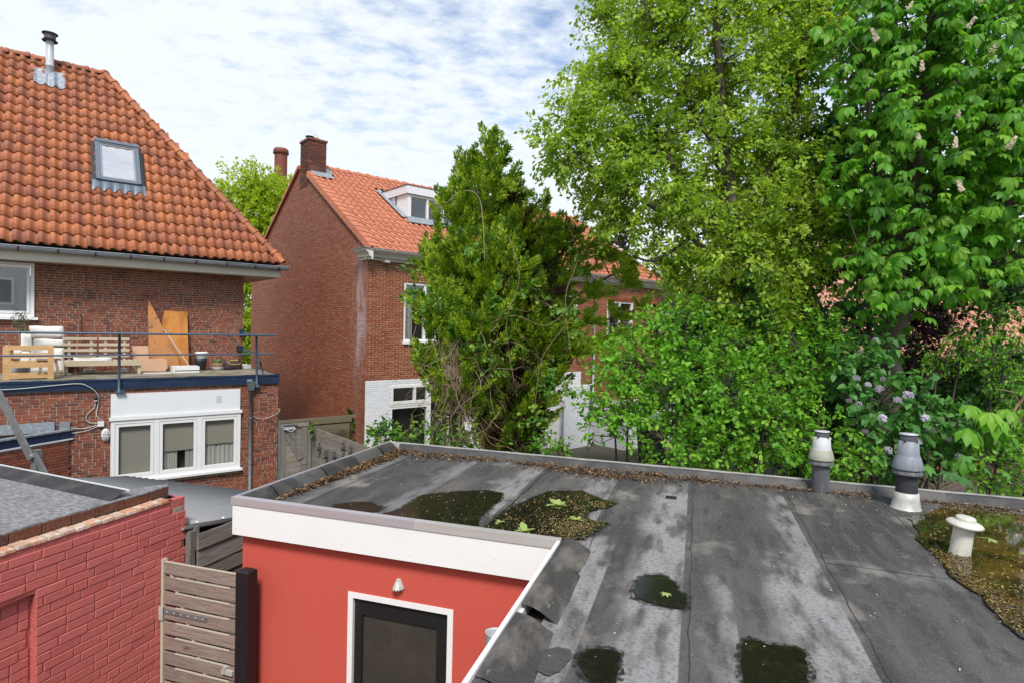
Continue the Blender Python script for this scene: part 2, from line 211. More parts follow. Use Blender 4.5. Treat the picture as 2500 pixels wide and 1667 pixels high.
M['curtain'] = mat('sheer_curtain', [(0.48, 0.50, 0.49)], 0.9)
M['glass'] = glass_mat('window_glass', 0.05)
M['glass_mirror'] = glass_mat('reflective_window_glass', 0.5)
M['glass_dark'] = glass_mat('dark_window_glass', 0.08)
M['roof_window_glass'] = mat('roof_window_glass', [(0.40, 0.41, 0.43)], 0.12, [(1.2, 0.4, 0.8, (0.66, 0.68, 0.70), (1, 1, 1), 0.6)], spec=0.6)
M['wired_glass'] = mat('wired_obscure_glass', [(0.07, 0.055, 0.042)], 0.18, [(1.3, 0.42, 0.72, (0.14, 0.11, 0.085), (1, 1, 1), 0.8)], spec=0.6)
M['render_grey'] = mat('grey_rendered_wall', [(0.50, 0.52, 0.54)], 0.9, bump=(60, 0.3))
M['flue_blue'] = mat('flue_grey_blue', [(0.20, 0.22, 0.25)], 0.5, [(8, 0.45, 0.75, (0.33, 0.35, 0.37), (3, 3, 1), 0.6), (20, 0.6, 0.75, (0.1, 0.1, 0.1), (1, 1, 1), 0.5)])
M['flue_pale'] = mat('flue_pale_grey', [(0.50, 0.51, 0.52)], 0.5, [(7, 0.45, 0.7, (0.30, 0.31, 0.31), (3, 3, 1), 0.6)])
M['flue_moss'] = mat('flue_mossy_grey', [(0.36, 0.36, 0.30)], 0.7, [(6, 0.45, 0.65, (0.24, 0.25, 0.07), (1, 1, 1), 0.8)])
M['flue_black'] = mat('flue_charcoal', [(0.035, 0.036, 0.04)], 0.6, [(12, 0.55, 0.8, (0.10, 0.10, 0.105), (1, 1, 1), 0.6)])
M['flue_tube'] = mat('flue_dark_grey', [(0.085, 0.087, 0.092)], 0.6, [(6, 0.5, 0.75, (0.20, 0.205, 0.21), (3, 3, 0.6), 0.6)])
M['alu_old'] = mat('weathered_aluminium', [(0.50, 0.49, 0.46)], 0.45, [(9, 0.5, 0.7, (0.25, 0.25, 0.2), (1, 1, 1), 0.6), (5, 0.55, 0.7, (0.2, 0.21, 0.1), (1, 1, 2), 0.5)], metal=0.15)
M['vent_cream'] = mat('cream_plastic_vent', [(0.58, 0.56, 0.49)], 0.55, [(7, 0.5, 0.72, (0.34, 0.33, 0.24), (1, 1, 1), 0.7), (30, 0.62, 0.7, (0.16, 0.16, 0.1), (1, 1, 1), 0.5)])

# ------------------------------------------------------------------ mesh builder
class MB:
    def __init__(s): s.v = []; s.f = []; s.t = []
    def add(s, vs, fs, t=0.0):
        o = len(s.v); s.v += [tuple(p) for p in vs]; s.f += [tuple(i + o for i in f) for f in fs]; s.t += [t] * len(fs); return s
    def box(s, x0, x1, y0, y1, z0, z1, t=0.0):
        return s.add([(x0, y0, z0), (x1, y0, z0), (x1, y1, z0), (x0, y1, z0), (x0, y0, z1), (x1, y0, z1), (x1, y1, z1), (x0, y1, z1)],
                     [(0, 3, 2, 1), (4, 5, 6, 7), (0, 1, 5, 4), (1, 2, 6, 5), (2, 3, 7, 6), (3, 0, 4, 7)], t)
    def beam(s, a, b, w, h, t=0.0, up=(0, 0, 1)):
        a, b = Vector(a), Vector(b); d = (b - a).normalized(); u = Vector(up)
        if abs(d.dot(u)) > 0.98: u = Vector((0, 1, 0))
        sx = d.cross(u).normalized(); sz = sx.cross(d).normalized(); sx *= w / 2; sz *= h / 2
        vs = [a - sx - sz, a + sx - sz, a + sx + sz, a - sx + sz, b - sx - sz, b + sx - sz, b + sx + sz, b - sx + sz]
        return s.add(vs, [(3, 2, 1, 0), (4, 5, 6, 7), (0, 1, 5, 4), (1, 2, 6, 5), (2, 3, 7, 6), (3, 0, 4, 7)], t)
    def tube(s, pts, rad, n=8, t=0.0, cap=True):
        pts = [Vector(p) for p in pts]; rr = rad if isinstance(rad, (list, tuple)) else [rad] * len(pts)
        vs = []
        for i, p in enumerate(pts):
            d = (pts[min(i + 1, len(pts) - 1)] - pts[max(i - 1, 0)]).normalized()
            u = Vector((0, 0, 1)) if abs(d.z) < 0.9 else Vector((1, 0, 0))
            a = d.cross(u).normalized(); b = a.cross(d)
            for k in range(n):
                th = 2 * math.pi * k / n; vs.append(p + (a * math.cos(th) + b * math.sin(th)) * rr[i])
        fs = [(i * n + k, i * n + (k + 1) % n, (i + 1) * n + (k + 1) % n, (i + 1) * n + k) for i in range(len(pts) - 1) for k in range(n)]
        if cap: fs += [tuple(range(n)), tuple(range((len(pts) - 1) * n + n - 1, (len(pts) - 1) * n - 1, -1))]
        return s.add(vs, fs, t)
    def lathe(s, prof, c=(0, 0), n=24, t=0.0, sx=1.0, sy=1.0):
        vs = [(c[0] + r * math.cos(2 * math.pi * k / n) * sx, c[1] + r * math.sin(2 * math.pi * k / n) * sy, z) for r, z in prof for k in range(n)]
        fs = [(i * n + k, i * n + (k + 1) % n, (i + 1) * n + (k + 1) % n, (i + 1) * n + k) for i in range(len(prof) - 1) for k in range(n)]
        return s.add(vs, fs, t)
    def poly(s, pts, z0, z1, t=0.0):        # vertical prism on an xy outline (counter-clockwise)
        n = len(pts)
        vs = [(x, y, z0) for x, y in pts] + [(x, y, z1) for x, y in pts]
        return s.add(vs, [tuple(range(n - 1, -1, -1)), tuple(range(n, 2 * n))] + [(i, (i + 1) % n, n + (i + 1) % n, n + i) for i in range(n)], t)
    def extr(s, prof, axis, a0, a1, t=0.0):   # profile in the plane across axis, extruded along it
        n = len(prof)
        def P(p, a): return (a, p[0], p[1]) if axis == 'x' else ((p[0], a, p[1]) if axis == 'y' else (p[0], p[1], a))
        return s.add([P(p, a0) for p in prof] + [P(p, a1) for p in prof], [tuple(range(n)), tuple(range(2 * n - 1, n - 1, -1))] + [(i, n + i, n + (i + 1) % n, (i + 1) % n) for i in range(n)], t)
    def mesh(s, name, origin=(0, 0, 0), smooth=False):
        me = bpy.data.meshes.new(name); ox, oy, oz = origin
        me.from_pydata([(x - ox, y - oy, z - oz) for x, y, z in s.v], [], s.f)
        if any(s.t):
            a = me.attributes.new('tint', 'FLOAT', 'FACE'); a.data.foreach_set('value', s.t)
        if smooth: me.shade_smooth()
        me.update(); return me

# frames: AB = our own flat roof and sheds, CD = left house, EE = brick terrace of houses, WW = world
FR = {'AB': (Vector((0, 0, 0)), R(-17.35)), 'CD': (Vector((0, 0, 0)), R(38.1)), 'EE': (Vector((-4.125, 16.702, 0)), R(41)), 'WW': (Vector((0, 0, 0)), 0.0)}
def fmat(fr): o, a = FR[fr]; return Matrix.Translation(o) @ Matrix.Rotation(a, 4, 'Z')
def tag(o, label=None, cat=None, group=None, kind=None):
    if label: o['label'] = label
    if cat: o['category'] = cat
    if group: o['group'] = group
    if kind: o['kind'] = kind
    return o
def thing(name, fr, loc, label, cat, group=None, rz=0.0):
    o = bpy.data.objects.new(name, None); o.empty_display_size = 0.1; sc.collection.objects.link(o)
    o.matrix_world = fmat(fr) @ Matrix.Translation(Vector(loc)) @ Matrix.Rotation(rz, 4, 'Z')
    tag(o, label, cat, group); o['_f'] = 0; del o['_f']
    META[o.name] = Vector(loc); return o
META = {}
def part(name, mb, m, parent, label=None, smooth=False, kind=None, raw=False):
    """mesh given in the frame of the thing; it becomes a child of parent (thing or part)"""
    root = parent
    while root.parent: root = root.parent
    org = (0, 0, 0) if raw else META[root.name]
    me = mb.mesh(name, org, smooth) if isinstance(mb, MB) else mb
    me.materials.clear(); me.materials.append(m)
    o = bpy.data.objects.new(name, me); sc.collection.objects.link(o); o.parent = parent
    tag(o, label, kind=kind); return o
def solo(name, mb, m, fr, label, cat, group=None, loc=None, smooth=False, kind=None):
    """a thing made of one mesh, given in frame coordinates"""
    if loc is None: loc = [sum(p[i] for p in mb.v) / len(mb.v) for i in range(2)] + [min(p[2] for p in mb.v)]
    me = mb.mesh(name, loc, smooth); me.materials.append(m)
    o = bpy.data.objects.new(name, me); sc.collection.objects.link(o)
    o.matrix_world = fmat(fr) @ Matrix.Translation(Vector(loc)); META[o.name] = Vector(loc)
    return tag(o, label, cat, group, kind)
def struct(name, mb, m, fr, smooth=False):
    return solo(name, mb, m, fr, None, None, None, (0, 0, 0), smooth, 'structure')
def copy_tree(o, parent=None):
    c = o.copy(); sc.collection.objects.link(c); c.parent = parent
    for ch in o.children: copy_tree(ch, c)
    return c
CAMW = Vector((0, 0, CAMZ))

# ------------------------------------------------------------------ bricks and tiles
def brick_mesh(name, L_, H_, D_, ch=0.004, jit=0.0):
    """back at y=0, face at y=-D; chamfered front; x 0..L, z 0..H"""
    j = lambda: random.uniform(-jit, jit)
    vs = [(0, 0, 0), (L_, 0, 0), (L_, 0, H_), (0, 0, H_), (0, -D_ + ch, 0), (L_, -D_ + ch, 0), (L_, -D_ + ch, H_), (0, -D_ + ch, H_)]
    vs += [(ch + j(), -D_ + j() / 2, ch + j()), (L_ - ch + j(), -D_ + j() / 2, ch + j()), (L_ - ch + j(), -D_ + j() / 2, H_ - ch + j()), (ch + j(), -D_ + j() / 2, H_ - ch + j())]
    fs = [(0, 4, 5, 1), (1, 5, 6, 2), (2, 6, 7, 3), (3, 7, 4, 0), (4, 8, 9, 5), (5, 9, 10, 6), (6, 10, 11, 7), (7, 11, 8, 4), (8, 11, 10, 9)]
    return vs, fs
def brickwork(host, O, sdir, length_fn, zmax, bl, bh, joint, m, nparts, depth=0.02, ch=0.004, jit=0.0, bond='wild', tilt=0.0, z0=0.0, wildp=0.74):
    """courses over a wall face. O: start corner (frame coords), sdir: unit dir along the wall (outside is to the right of it),
    length_fn(z) -> list of (s0, s1) free intervals. The nparts nearest bricks are parts, the rest one stuff mesh."""
    root = host
    while root.parent: root = root.parent
    org = META[root.name]; O = Vector(O) - org; sd_ = Vector((sdir[0], sdir[1], 0)); ang = math.atan2(sdir[1], sdir[0])
    rows = int((zmax - z0) / bh + 0.5); items = []
    for r in range(rows):
        z = z0 + r * bh; ivs = length_fn(z + bh / 2)
        if not ivs: continue
        smin = min(i[0] for i in ivs); smax = max(i[1] for i in ivs)
        if bond == 'half': s = smin - (bl / 2 if r % 2 else 0)
        elif bond == 'wild': s = smin - random.choice([0, 0.25, 0.5, 0.75]) * bl
        else: s = smin - (0.25 if r % 2 else 0.0) * bl
        k = 0
        while s < smax:
            if bond == 'wild': l = bl if random.random() < wildp else bl / 2
            elif bond == 'dutch': l = bl if (k % 3 != r % 3) else bl / 2
            else: l = bl
            for a, b in ivs:
                x0, x1 = max(s, a), min(s + l, b)
                if x1 - x0 > 0.035: items.append((x0, x1 - joint if x1 < b - 0.001 else x1, z, random.random(), random.uniform(0, 0.005)))
            s += l; k += 1
    mw = root.matrix_world
    def dist(it):
        p = mw @ (O + sd_ * (it[0] + it[1]) / 2 + Vector((0, 0, it[2]))); return (p - CAMW).length * (1.0 if 0 < proj_ok(p) else 50) / math.sqrt(max(it[1] - it[0], 0.02))
    items.sort(key=dist)
    full = {}
    hgt = bh - joint
    for it in items[:nparts]:
        l = round(it[1] - it[0], 2)
        if l not in full or jit:
            vs, fs = brick_mesh('brick', l, hgt, depth, ch, jit); me = bpy.data.meshes.new('brick'); me.from_pydata(vs, [], fs); me.materials.append(m); full[l] = me
        o = bpy.data.objects.new('brick', full[l]); sc.collection.objects.link(o); o.parent = host
        nrm = Vector((sd_.y, -sd_.x, 0)); o.location = O + sd_ * it[0] + Vector((0, 0, it[2])) + nrm * it[4]
        o.rotation_euler = (0, random.uniform(-tilt, tilt), ang)
    rest = items[nparts:]
    if rest:
        b = MB()
        ca, sa = math.cos(ang), math.sin(ang)
        for it in rest:
            vs, fs = brick_mesh('b', it[1] - it[0], hgt, depth + it[4], ch, jit)
            b.add([(O.x + (x + it[0]) * ca - y * sa, O.y + (x + it[0]) * sa + y * ca, O.z + z + it[2]) for x, y, z in vs], fs, it[3])
        part('remaining_brickwork', b, m, host, kind='stuff', raw=True)
def proj_ok(p):
    d = p - CAMW; z = d.dot(fwd)
    if z < 0.3: return 0
    u = 1250 + 1440 * d.dot(cx) / z; v = 833 - 1440 * d.dot(cy) / z
    return 1 if (-20 < u < 2520 and -20 < v < 1690) else 0

def tile_mesh(wid, length, thick=0.030, n=9):
    """S-shaped pantile: x across 0..wid, y up the slope 0..length, z out of the roof"""
    vs = []; top = []
    for j, y in enumerate((0.0, length)):
        for i in range(n + 1):
            u = i / n
            z = 0.040 * math.sin(2 * math.pi * (u * 0.92 + 0.04)) * (1.0 if u < 0.5 else 0.75) + 0.012
            vs.append((u * (wid + 0.02), y, z - j * 0.040))
    m = n + 1
    vs += [(x, y, z - thick) for x, y, z in vs[:m]]
    fs = [(i, i + 1, m + i + 1, m + i) for i in range(n)] + [(2 * m + i, 2 * m + i + 1, i + 1, i) for i in range(n)]
    return vs, fs
def tiling(host, O, xdir_frame, slope, wid, row, ncol, nrow, keep, m, nparts, flip=1, z_lift=0.03):
    """O: eave start (frame coords); tiles run along frame x and climb along frame y*flip at the given slope"""
    root = host
    while root.parent: root = root.parent
    org = META[root.name]; mw = root.matrix_world
    ct, st = math.cos(slope), math.sin(slope)
    Rm = Matrix(((1, 0, 0), (0, ct, -st), (0, st, ct))) if flip == 1 else Matrix(((-1, 0, 0), (0, -ct, st), (0, st, ct)))
    vs, fs = tile_mesh(wid, row + 0.06); me = bpy.data.meshes.new('roof_tile'); me.from_pydata(vs, [], fs); me.shade_smooth(); me.materials.append(m)
    items = []
    for c in range(ncol):
        for r in range(nrow):
            x = O[0] + c * wid * flip; s = r * row
            p = Vector((x, O[1] + s * ct * flip, O[2] + s * st)) + Rm @ Vector((0, 0, z_lift))
            if not keep(x + wid / 2 * flip, p.y, s + row * 0.5): continue
            pw = mw @ (p - org); items.append(((pw - CAMW).length * (1 if proj_ok(pw) else 50), p - org, c, r))
    items.sort(key=lambda i: i[0])
    for d, p, c, r in items[:nparts]:
        o = bpy.data.objects.new('roof_tile', me); sc.collection.objects.link(o); o.parent = host
        o.matrix_local = Matrix.Translation(p + Vector((0, 0, random.uniform(0, 0.008)))) @ (Rm.to_4x4() @ Matrix.Rotation(random.gauss(0, 0.012), 4, 'Z') @ Matrix.Rotation(random.gauss(0, 0.012), 4, 'Y'))
    b = MB()
    for d, p, c, r in items[nparts:]:
        q = Rm @ Matrix.Rotation(random.gauss(0, 0.012), 3, 'Z'); dz = random.uniform(0, 0.008)
        b.add([q @ Vector(v) + p + Vector((0, 0, dz)) for v in vs], fs, random.random())
    if b.v: part('remaining_roof_tiles', b, m, host, kind='stuff', raw=True, smooth=True)
def cap_tiles(host, a, b, m, name, n, r=0.11, lift=0.0, collar=True):
    root = host
    while root.parent: root = root.parent
    org = META[root.name]; a = Vector(a) - org; b = Vector(b) - org; d = b - a; ln = d.length / n; d.normalize()
    mb = MB(); K = 8
    secs = [(0, r * 0.92), (ln * 0.80, r * 1.0), (ln * 0.80, r * 1.22), (ln * 0.97, r * 1.24), (ln * 1.03, r * 1.05)] if collar else [(0, r * 0.86), (ln * 0.9, r * 1.1), (ln * 1.06, r * 1.13)]
    for y, q in secs:
        for k in range(K + 1):
            th = -0.25 + (math.pi + 0.5) * k / K; mb.v.append((q * math.cos(th), y, q * math.sin(th) * 0.9))
    for i in range(len(secs) - 1):
        for k in range(K): mb.f.append((i * (K + 1) + k, i * (K + 1) + k + 1, (i + 1) * (K + 1) + k + 1, (i + 1) * (K + 1) + k)); mb.t.append(0)
    mb.f.append(tuple(range((len(secs) - 1) * (K + 1), len(secs) * (K + 1)))); mb.t.append(0)
    me = mb.mesh(name, (0, 0, 0)); me.materials.append(m)
    xax = d.cross(Vector((0, 0, 1))).normalized(); zax = xax.cross(d)
    rot = Matrix((xax, d, zax)).transposed().to_4x4()
    for i in range(n):
        o = bpy.data.objects.new(name, me); sc.collection.objects.link(o); o.parent = host
        o.matrix_local = Matrix.Translation(a + d * ln * i + Vector((0, 0, lift))) @ rot @ Matrix.Rotation(random.gauss(0, 0.015), 4, 'X') @ Matrix.Rotation(random.gauss(0, 0.02), 4, 'Z')
def frame_rect(x0, x1, z0, z1, w, y0, y1, mb=None):
    mb = mb or MB(); mb.box(x0, x1, y0, y1, z1 - w, z1); mb.box(x0, x1, y0, y1, z0, z0 + w); mb.box(x0, x0 + w, y0, y1, z0 + w, z1 - w); mb.box(x1 - w, x1, y0, y1, z0 + w, z1 - w); return mb

# ================================================================== GROUND
struct('ground', MB().add([(-150, -60, 0), (150, -60, 0), (150, 200, 0), (-150, 200, 0)], [(0, 1, 2, 3)]), M['soil'], 'WW')
gp = bpy.data.objects.new('paved_yard', None); sc.collection.objects.link(gp); gp.matrix_world = fmat('AB'); gp['kind'] = 'structure'; META['paved_yard'] = Vector((0, 0, 0))
slab = MB().box(0, 0.59, 0, 0.59, 0, 0.035).mesh('paving_slab'); slab.materials.append(M['paving'])
for i in range(17):
    for j in range(7):
        if j > 2 and i < 9: continue
        o = bpy.data.objects.new('paving_slab', slab); sc.collection.objects.link(o); o.parent = gp
        o.location = (-3.4 + i * 0.6, 8.6 + j * 0.6, 0.002 + random.uniform(0, 0.006))

# ================================================================== OWN FLAT-ROOFED EXTENSION (AB frame)
EX = thing('flat_roofed_extension', 'AB', (-4.05, 4.55, 0), 'red stuccoed flat-roofed extension with white fascia and dark glazed door', 'extension')
b = MB()
DX0, DX1, DZ = -2.893, -1.881, 1.972
b.box(-4.05, DX0, 4.55, 4.7, 0, 2.40); b.box(DX1, -0.90, 4.55, 4.7, 0, 2.40); b.box(DX0, DX1, 4.55, 4.7, DZ, 2.40)
b.box(-4.05, -3.9, 4.7, 7.36, 0, 2.40); b.box(-3.9, 5.6, 7.21, 7.36, 0, 2.40); b.box(-0.90, -0.75, -1.5, 4.55, 0, 2.40); b.box(-0.9, 5.6, -1.65, -1.5, 0, 2.40)
part('wall', b, M['stucco_red'], EX)
# roof deck slab
b = MB(); b.poly([(-4.07, 4.5), (-0.94, 4.5), (-0.94, -1.6), (5.6, -1.6), (5.6, 7.39), (-4.07, 7.39)], 2.402, 2.59); part('roof_deck', b, M['tile_under'], EX)
# fascia boards
fb = part('fascia', MB().box(-4.10, -0.975, 4.468, 4.497, 2.357, 2.655), M['fascia_white'], EX)
part('fascia', MB().box(-4.10, -4.073, 4.50, 7.42, 2.357, 2.655), M['fascia_white'], EX)
part('fascia', MB().box(-0.973, -0.943, -1.6, 4.466, 2.357, 2.655), M['fascia_white'], EX)
sm = MB().lathe([(0.0, -0.004), (0.006, -0.003), (0.008, 0.0)], n=8).mesh('screw'); sm.materials.append(M['white_panel'])
for x, z in [(-4.06, 2.42), (-3.92, 2.61), (-3.45, 2.61), (-3.45, 2.42), (-2.92, 2.61), (-2.92, 2.42), (-2.25, 2.61), (-2.25, 2.42), (-1.62, 2.61), (-1.62, 2.42), (-3.25, 2.60), (-1.5, 2.5), (-4.06, 2.60)]:
    o = bpy.data.objects.new('screw', sm); sc.collection.objects.link(o); o.parent = fb; o.location = Vector((x, 4.468, z)) - META[EX.name]; o.rotation_euler = (R(-90), 0, 0)
# aluminium edge trims, with a joint
trim = [(4.458, 2.640), (4.512, 2.640), (4.512, 2.700), (4.530, 2.700), (4.530, 2.708), (4.458, 2.708)]
part('edge_trim', MB().extr(trim, 'x', -4.112, -2.229), M['alu'], EX)
part('edge_trim', MB().extr(trim, 'x', -2.226, -0.965), M['alu_b'], EX)
part('edge_trim', MB().box(-4.112, -4.088, 4.532, 7.44, 2.64, 2.708), M['alu'], EX)
part('edge_trim', MB().box(-0.988, -0.962, -1.6, 4.456, 2.64, 2.708), M['fascia_white'], EX)
part('edge_trim', MB().box(-4.086, 5.6, 7.425, 7.44, 2.60, 2.708), M['alu_old'], EX)
# bitumen curbs: sections of cant strip, each its own piece
def cant(x0, x1, y0, y1, side, i, wdt=0.17, hgt=0.10, bulge=0.0):
    """side: which edge is high. built from a rounded profile"""
    K = 7; mb = MB(); NY = 7; rr_ = random.Random(int(y0 * 100 + x0 * 37) + i)
    inner = side == 'L'; side = 'W' if inner else side
    la, lb = (y0, y1) if side == 'W' else (x0, x1)
    for j in range(NY + 1):
        t = j / NY; wv_ = wdt * ((0.96 + 0.04 * math.sin(math.pi * t)) if inner else (0.80 + 0.20 * math.sin(math.pi * t) ** 0.5)) + rr_.uniform(-0.005, 0.005); hv = hgt - 0.006 + 0.006 * math.sin(math.pi * t)
        for k in range(K + 2):
            u = min(k / K, 1); e_ = u ** 1.35
            off = u * wv_; zz = 2.596 + hv * (1 - e_ * e_ * (3 - 2 * e_)) + bulge * math.sin(u * math.pi)
            if k == K + 1: off += 0.004; zz -= 0.012
            p_ = la + (lb - la) * t
            mb.v.append({'W': (x0 + off, p_, zz), 'S': (p_, y0 + off, zz), 'N': (p_, y1 - off, zz)}[side] if side == 'W' or side == 'N' else (p_, y0 + off, zz))
    for j in range(NY):
        for k in range(K + 1): q_ = j * (K + 2) + k; f_ = (q_, q_ + 1, q_ + K + 3, q_ + K + 2); mb.f.append(f_ if side != 'W' else f_); mb.t.append(0)
    mb.t = [random.random() * 0.9 + 0.01] * len(mb.f)
    return part('roof_curb', mb, M['curb_inner'] if inner else M['bitumen_curb'], EX, smooth=True)
ys = [4.53, 4.95, 5.30, 5.78, 6.45, 7.05, 7.42]
for i in range(6): cant(-4.087, 0, ys[i] + (0.001 if i else 0), ys[i + 1], 'W', i, 0.19 if i % 2 else 0.16, 0.105 if i % 2 else 0.098)
xs = [-3.93, -3.2, -2.1, -1.35, -0.45, 0.35, 1.15, 1.75, 2.6, 3.5, 4.5, 5.6]
for i in range(11): cant(xs[i] + 0.001, xs[i + 1], 0.0, 7.424, 'N', i, 0.10 if i % 2 else 0.09, 0.10)
xs = [-3.92, -3.0, -2.0, -0.97]
for i in range(3): cant(xs[i] + 0.001, xs[i + 1], 4.531, 0, 'S', i, 0.07, 0.095)
ys = [-1.6, 0.4, 1.6, 2.6, 3.28, 3.38, 4.12, 4.62]
for i in range(7):
    if i == 4: continue
    cant(-0.960, 0, ys[i] + 0.001, ys[i + 1], 'L', i, 0.27 if i in (5, 3) else 0.25, 0.095 + 0.006 * (i % 2), 0.0)
part('curb_gap', MB().box(-0.95, -0.84, 3.285, 3.375, 2.585, 2.61), M['tile_under'], EX)
part('exposed_wood', MB().add([(-0.86, 3.27, 2.615), (-0.80, 3.25, 2.612), (-0.79, 3.31, 2.611), (-0.84, 3.33, 2.614)], [(0, 1, 2, 3)]), M['wood_teak'], EX)

# roofing strips with bleached bands near their seams
def roof_mat():
    m = M['bitumen']; t = m.node_tree; N = t.nodes.new; L = t.links.new
    p = [n for n in t.nodes if n.type == 'BSDF_PRINCIPLED'][0]; base = p.inputs['Base Color'].links[0].from_socket
    tcn = [n for n in t.nodes if n.type == 'TEX_COORD'][0]; tcn.object = EX
    co = tcn.outputs['Object']
    nz = N('ShaderNodeTexNoise'); nz.inputs['Scale'].default_value = 2.4; nz.inputs['Detail'].default_value = 7; L(co, nz.inputs[0])
    dm = N('ShaderNodeMix'); dm.data_type = 'VECTOR'; dm.inputs[0].default_value = 1.0
    off = N('ShaderNodeVectorMath'); off.operation = 'MULTIPLY_ADD'; L(nz.outputs['Color'], off.inputs[0]); off.inputs[1].default_value = (0.28, 1.4, 0); L(co, off.inputs[2])
    sp = N('ShaderNodeSeparateXYZ'); L(off.outputs[0], sp.inputs[0])
    sp0 = N('ShaderNodeSeparateXYZ'); L(co, sp0.inputs[0])
    def mth(op, a, b):
        q = N('ShaderNodeMath'); q.operation = op; q.use_clamp = op in ('MULTIPLY', 'MAXIMUM')
        for i, v in enumerate((a, b)):
            if isinstance(v, (int, float)): q.inputs[i].default_value = v
            else: L(v, q.inputs[i])
        return q.outputs[0]
    def ramp(src, lo, hi):
        q = N('ShaderNodeMapRange'); q.interpolation_type = 'SMOOTHSTEP'; q.inputs[1].default_value = lo; q.inputs[2].default_value = hi; L(src, q.inputs[0]); return q.outputs[0]
    # hard: the seam side, soft: other side. numbers in EX coordinates (x = b + 4.05, y = a - 4.55)
    ox, oy = 4.05, -4.55
    tot = None
    for (xs_, xh, y0, y1, amt) in [(-0.40, -0.04, 2.2, 6.9, 0.95), (0.52, 0.94, -1.5, 4.9, 0.95), (0.74, 0.94, 4.4, 6.8, 0.8), (-1.16, -0.83, 4.5, 7.2, 0.75), (-2.0, -1.755, 5.2, 7.2, 0.8), (-2.85, -2.65, 4.7, 7.2, 0.5), (-3.75, -3.62, 4.6, 7.1, 0.45), (-0.98, -0.58, -1.0, 4.9, 0.9), (1.62, 1.85, 4.8, 5.05, 0.4), (0.94, 1.9, 4.93, 5.03, 0.7), (0.14, 0.28, -1, 4.4, 0.7)]:
        a = ramp(sp.outputs[0], xs_ + ox + 0.06, xs_ + ox + 0.24); bb = ramp(sp0.outputs[0], xh + ox + 0.008, xh + ox - 0.004)
        c = ramp(sp.outputs[1], y0 + oy + 0.5, y0 + oy + 0.9); d = ramp(sp.outputs[1], y1 + oy + 0.95, y1 + oy + 0.55)
        k = mth('MULTIPLY', mth('MULTIPLY', a, bb), mth('MULTIPLY', mth('MULTIPLY', c, d), amt)); tot = k if tot is None else mth('MAXIMUM', tot, k)
    m3 = N('ShaderNodeMapping'); m3.inputs['Scale'].default_value = (1.6, 0.45, 1); L(co, m3.inputs[0]); n3 = N('ShaderNodeTexNoise'); n3.inputs['Scale'].default_value = 6; n3.inputs['Detail'].default_value = 9; L(m3.outputs[0], n3.inputs[0])
    n4 = N('ShaderNodeTexNoise'); n4.inputs['Scale'].default_value = 38; n4.inputs['Detail'].default_value = 6; L(co, n4.inputs[0])
    tot = mth('MULTIPLY', mth('MULTIPLY', tot, ramp(n3.outputs[0], 0.30, 0.60)), ramp(n4.outputs[0], 0.18, 0.55))
    mi = N('ShaderNodeMix'); mi.data_type = 'RGBA'; L(tot, mi.inputs[0]); L(base, mi.inputs[6]); mi.inputs[7].default_value = (0.31, 0.30, 0.29, 1)
    L(mi.outputs[2], p.inputs['Base Color'])
roof_mat()
edges = [-3.93, -3.62, -2.65, -1.755, -0.83, -0.04, 0.94, 1.85, 2.8, 3.75, 4.7, 5.6]
for i in range(11):
    x0, x1 = edges[i], edges[i + 1]; y0 = 4.59 if x0 < -0.9 else -1.55
    cuts = [y0, 7.34]
    if i in (6, 7): cuts = [y0, 5.02, 7.34]
    for k in range(len(cuts) - 1):
        mb = MB(); nx, ny = 6, int((cuts[k + 1] - cuts[k]) / 0.12) + 1; zt = 2.600 + (i % 3) * 0.0035 + k * 0.003
        X1 = x1 + (0.05 if i < 10 else 0)
        for jy in range(ny + 1):
            for jx in range(nx + 1):
                u = jx / nx; yy = cuts[k] + (cuts[k + 1] - cuts[k]) * jy / ny
                edge = 0.006 * math.sin(yy * 9 + i) + 0.004 * math.sin(yy * 31 + i * 2)
                xx = x0 + (X1 - x0) * u + (edge if u == 0 or u == 1 else 0)
                mb.v.append((xx, yy, zt + 0.004 * math.sin(xx * 5 + yy * 3) * (u * (1 - u) * 4) + (0.0035 if u == 1 and i < 10 else 0)))
        for jy in range(ny):
            for jx in range(nx): a = jy * (nx + 1) + jx; mb.f.append((a, a + 1, a + nx + 2, a + nx + 1)); mb.t.append(0.01 + random.random() * 0)
        tt = random.random() * 0.9 + 0.01; mb.t = [tt] * len(mb.f)
        st_ = part('roofing_strip', mb, M['bitumen'], EX, smooth=True)
        if i < 10: part('seam', MB().tube([(v_[0] + 0.001, v_[1], v_[2] - 0.001) for v_ in mb.v[nx::nx + 1]], 0.0045, 4, cap=False), M['flue_black'], st_)
def wob(poly, amp, sub=5, seed=0):
    r = random.Random(seed); out = []
    n = len(poly)
    for i in range(n):
        a, c = poly[i], poly[(i + 1) % n]
        for k in range(sub):
            u = k / sub; out.append((a[0] + (c[0] - a[0]) * u + r.uniform(-amp, amp), a[1] + (c[1] - a[1]) * u + r.uniform(-amp, amp)))
    return out
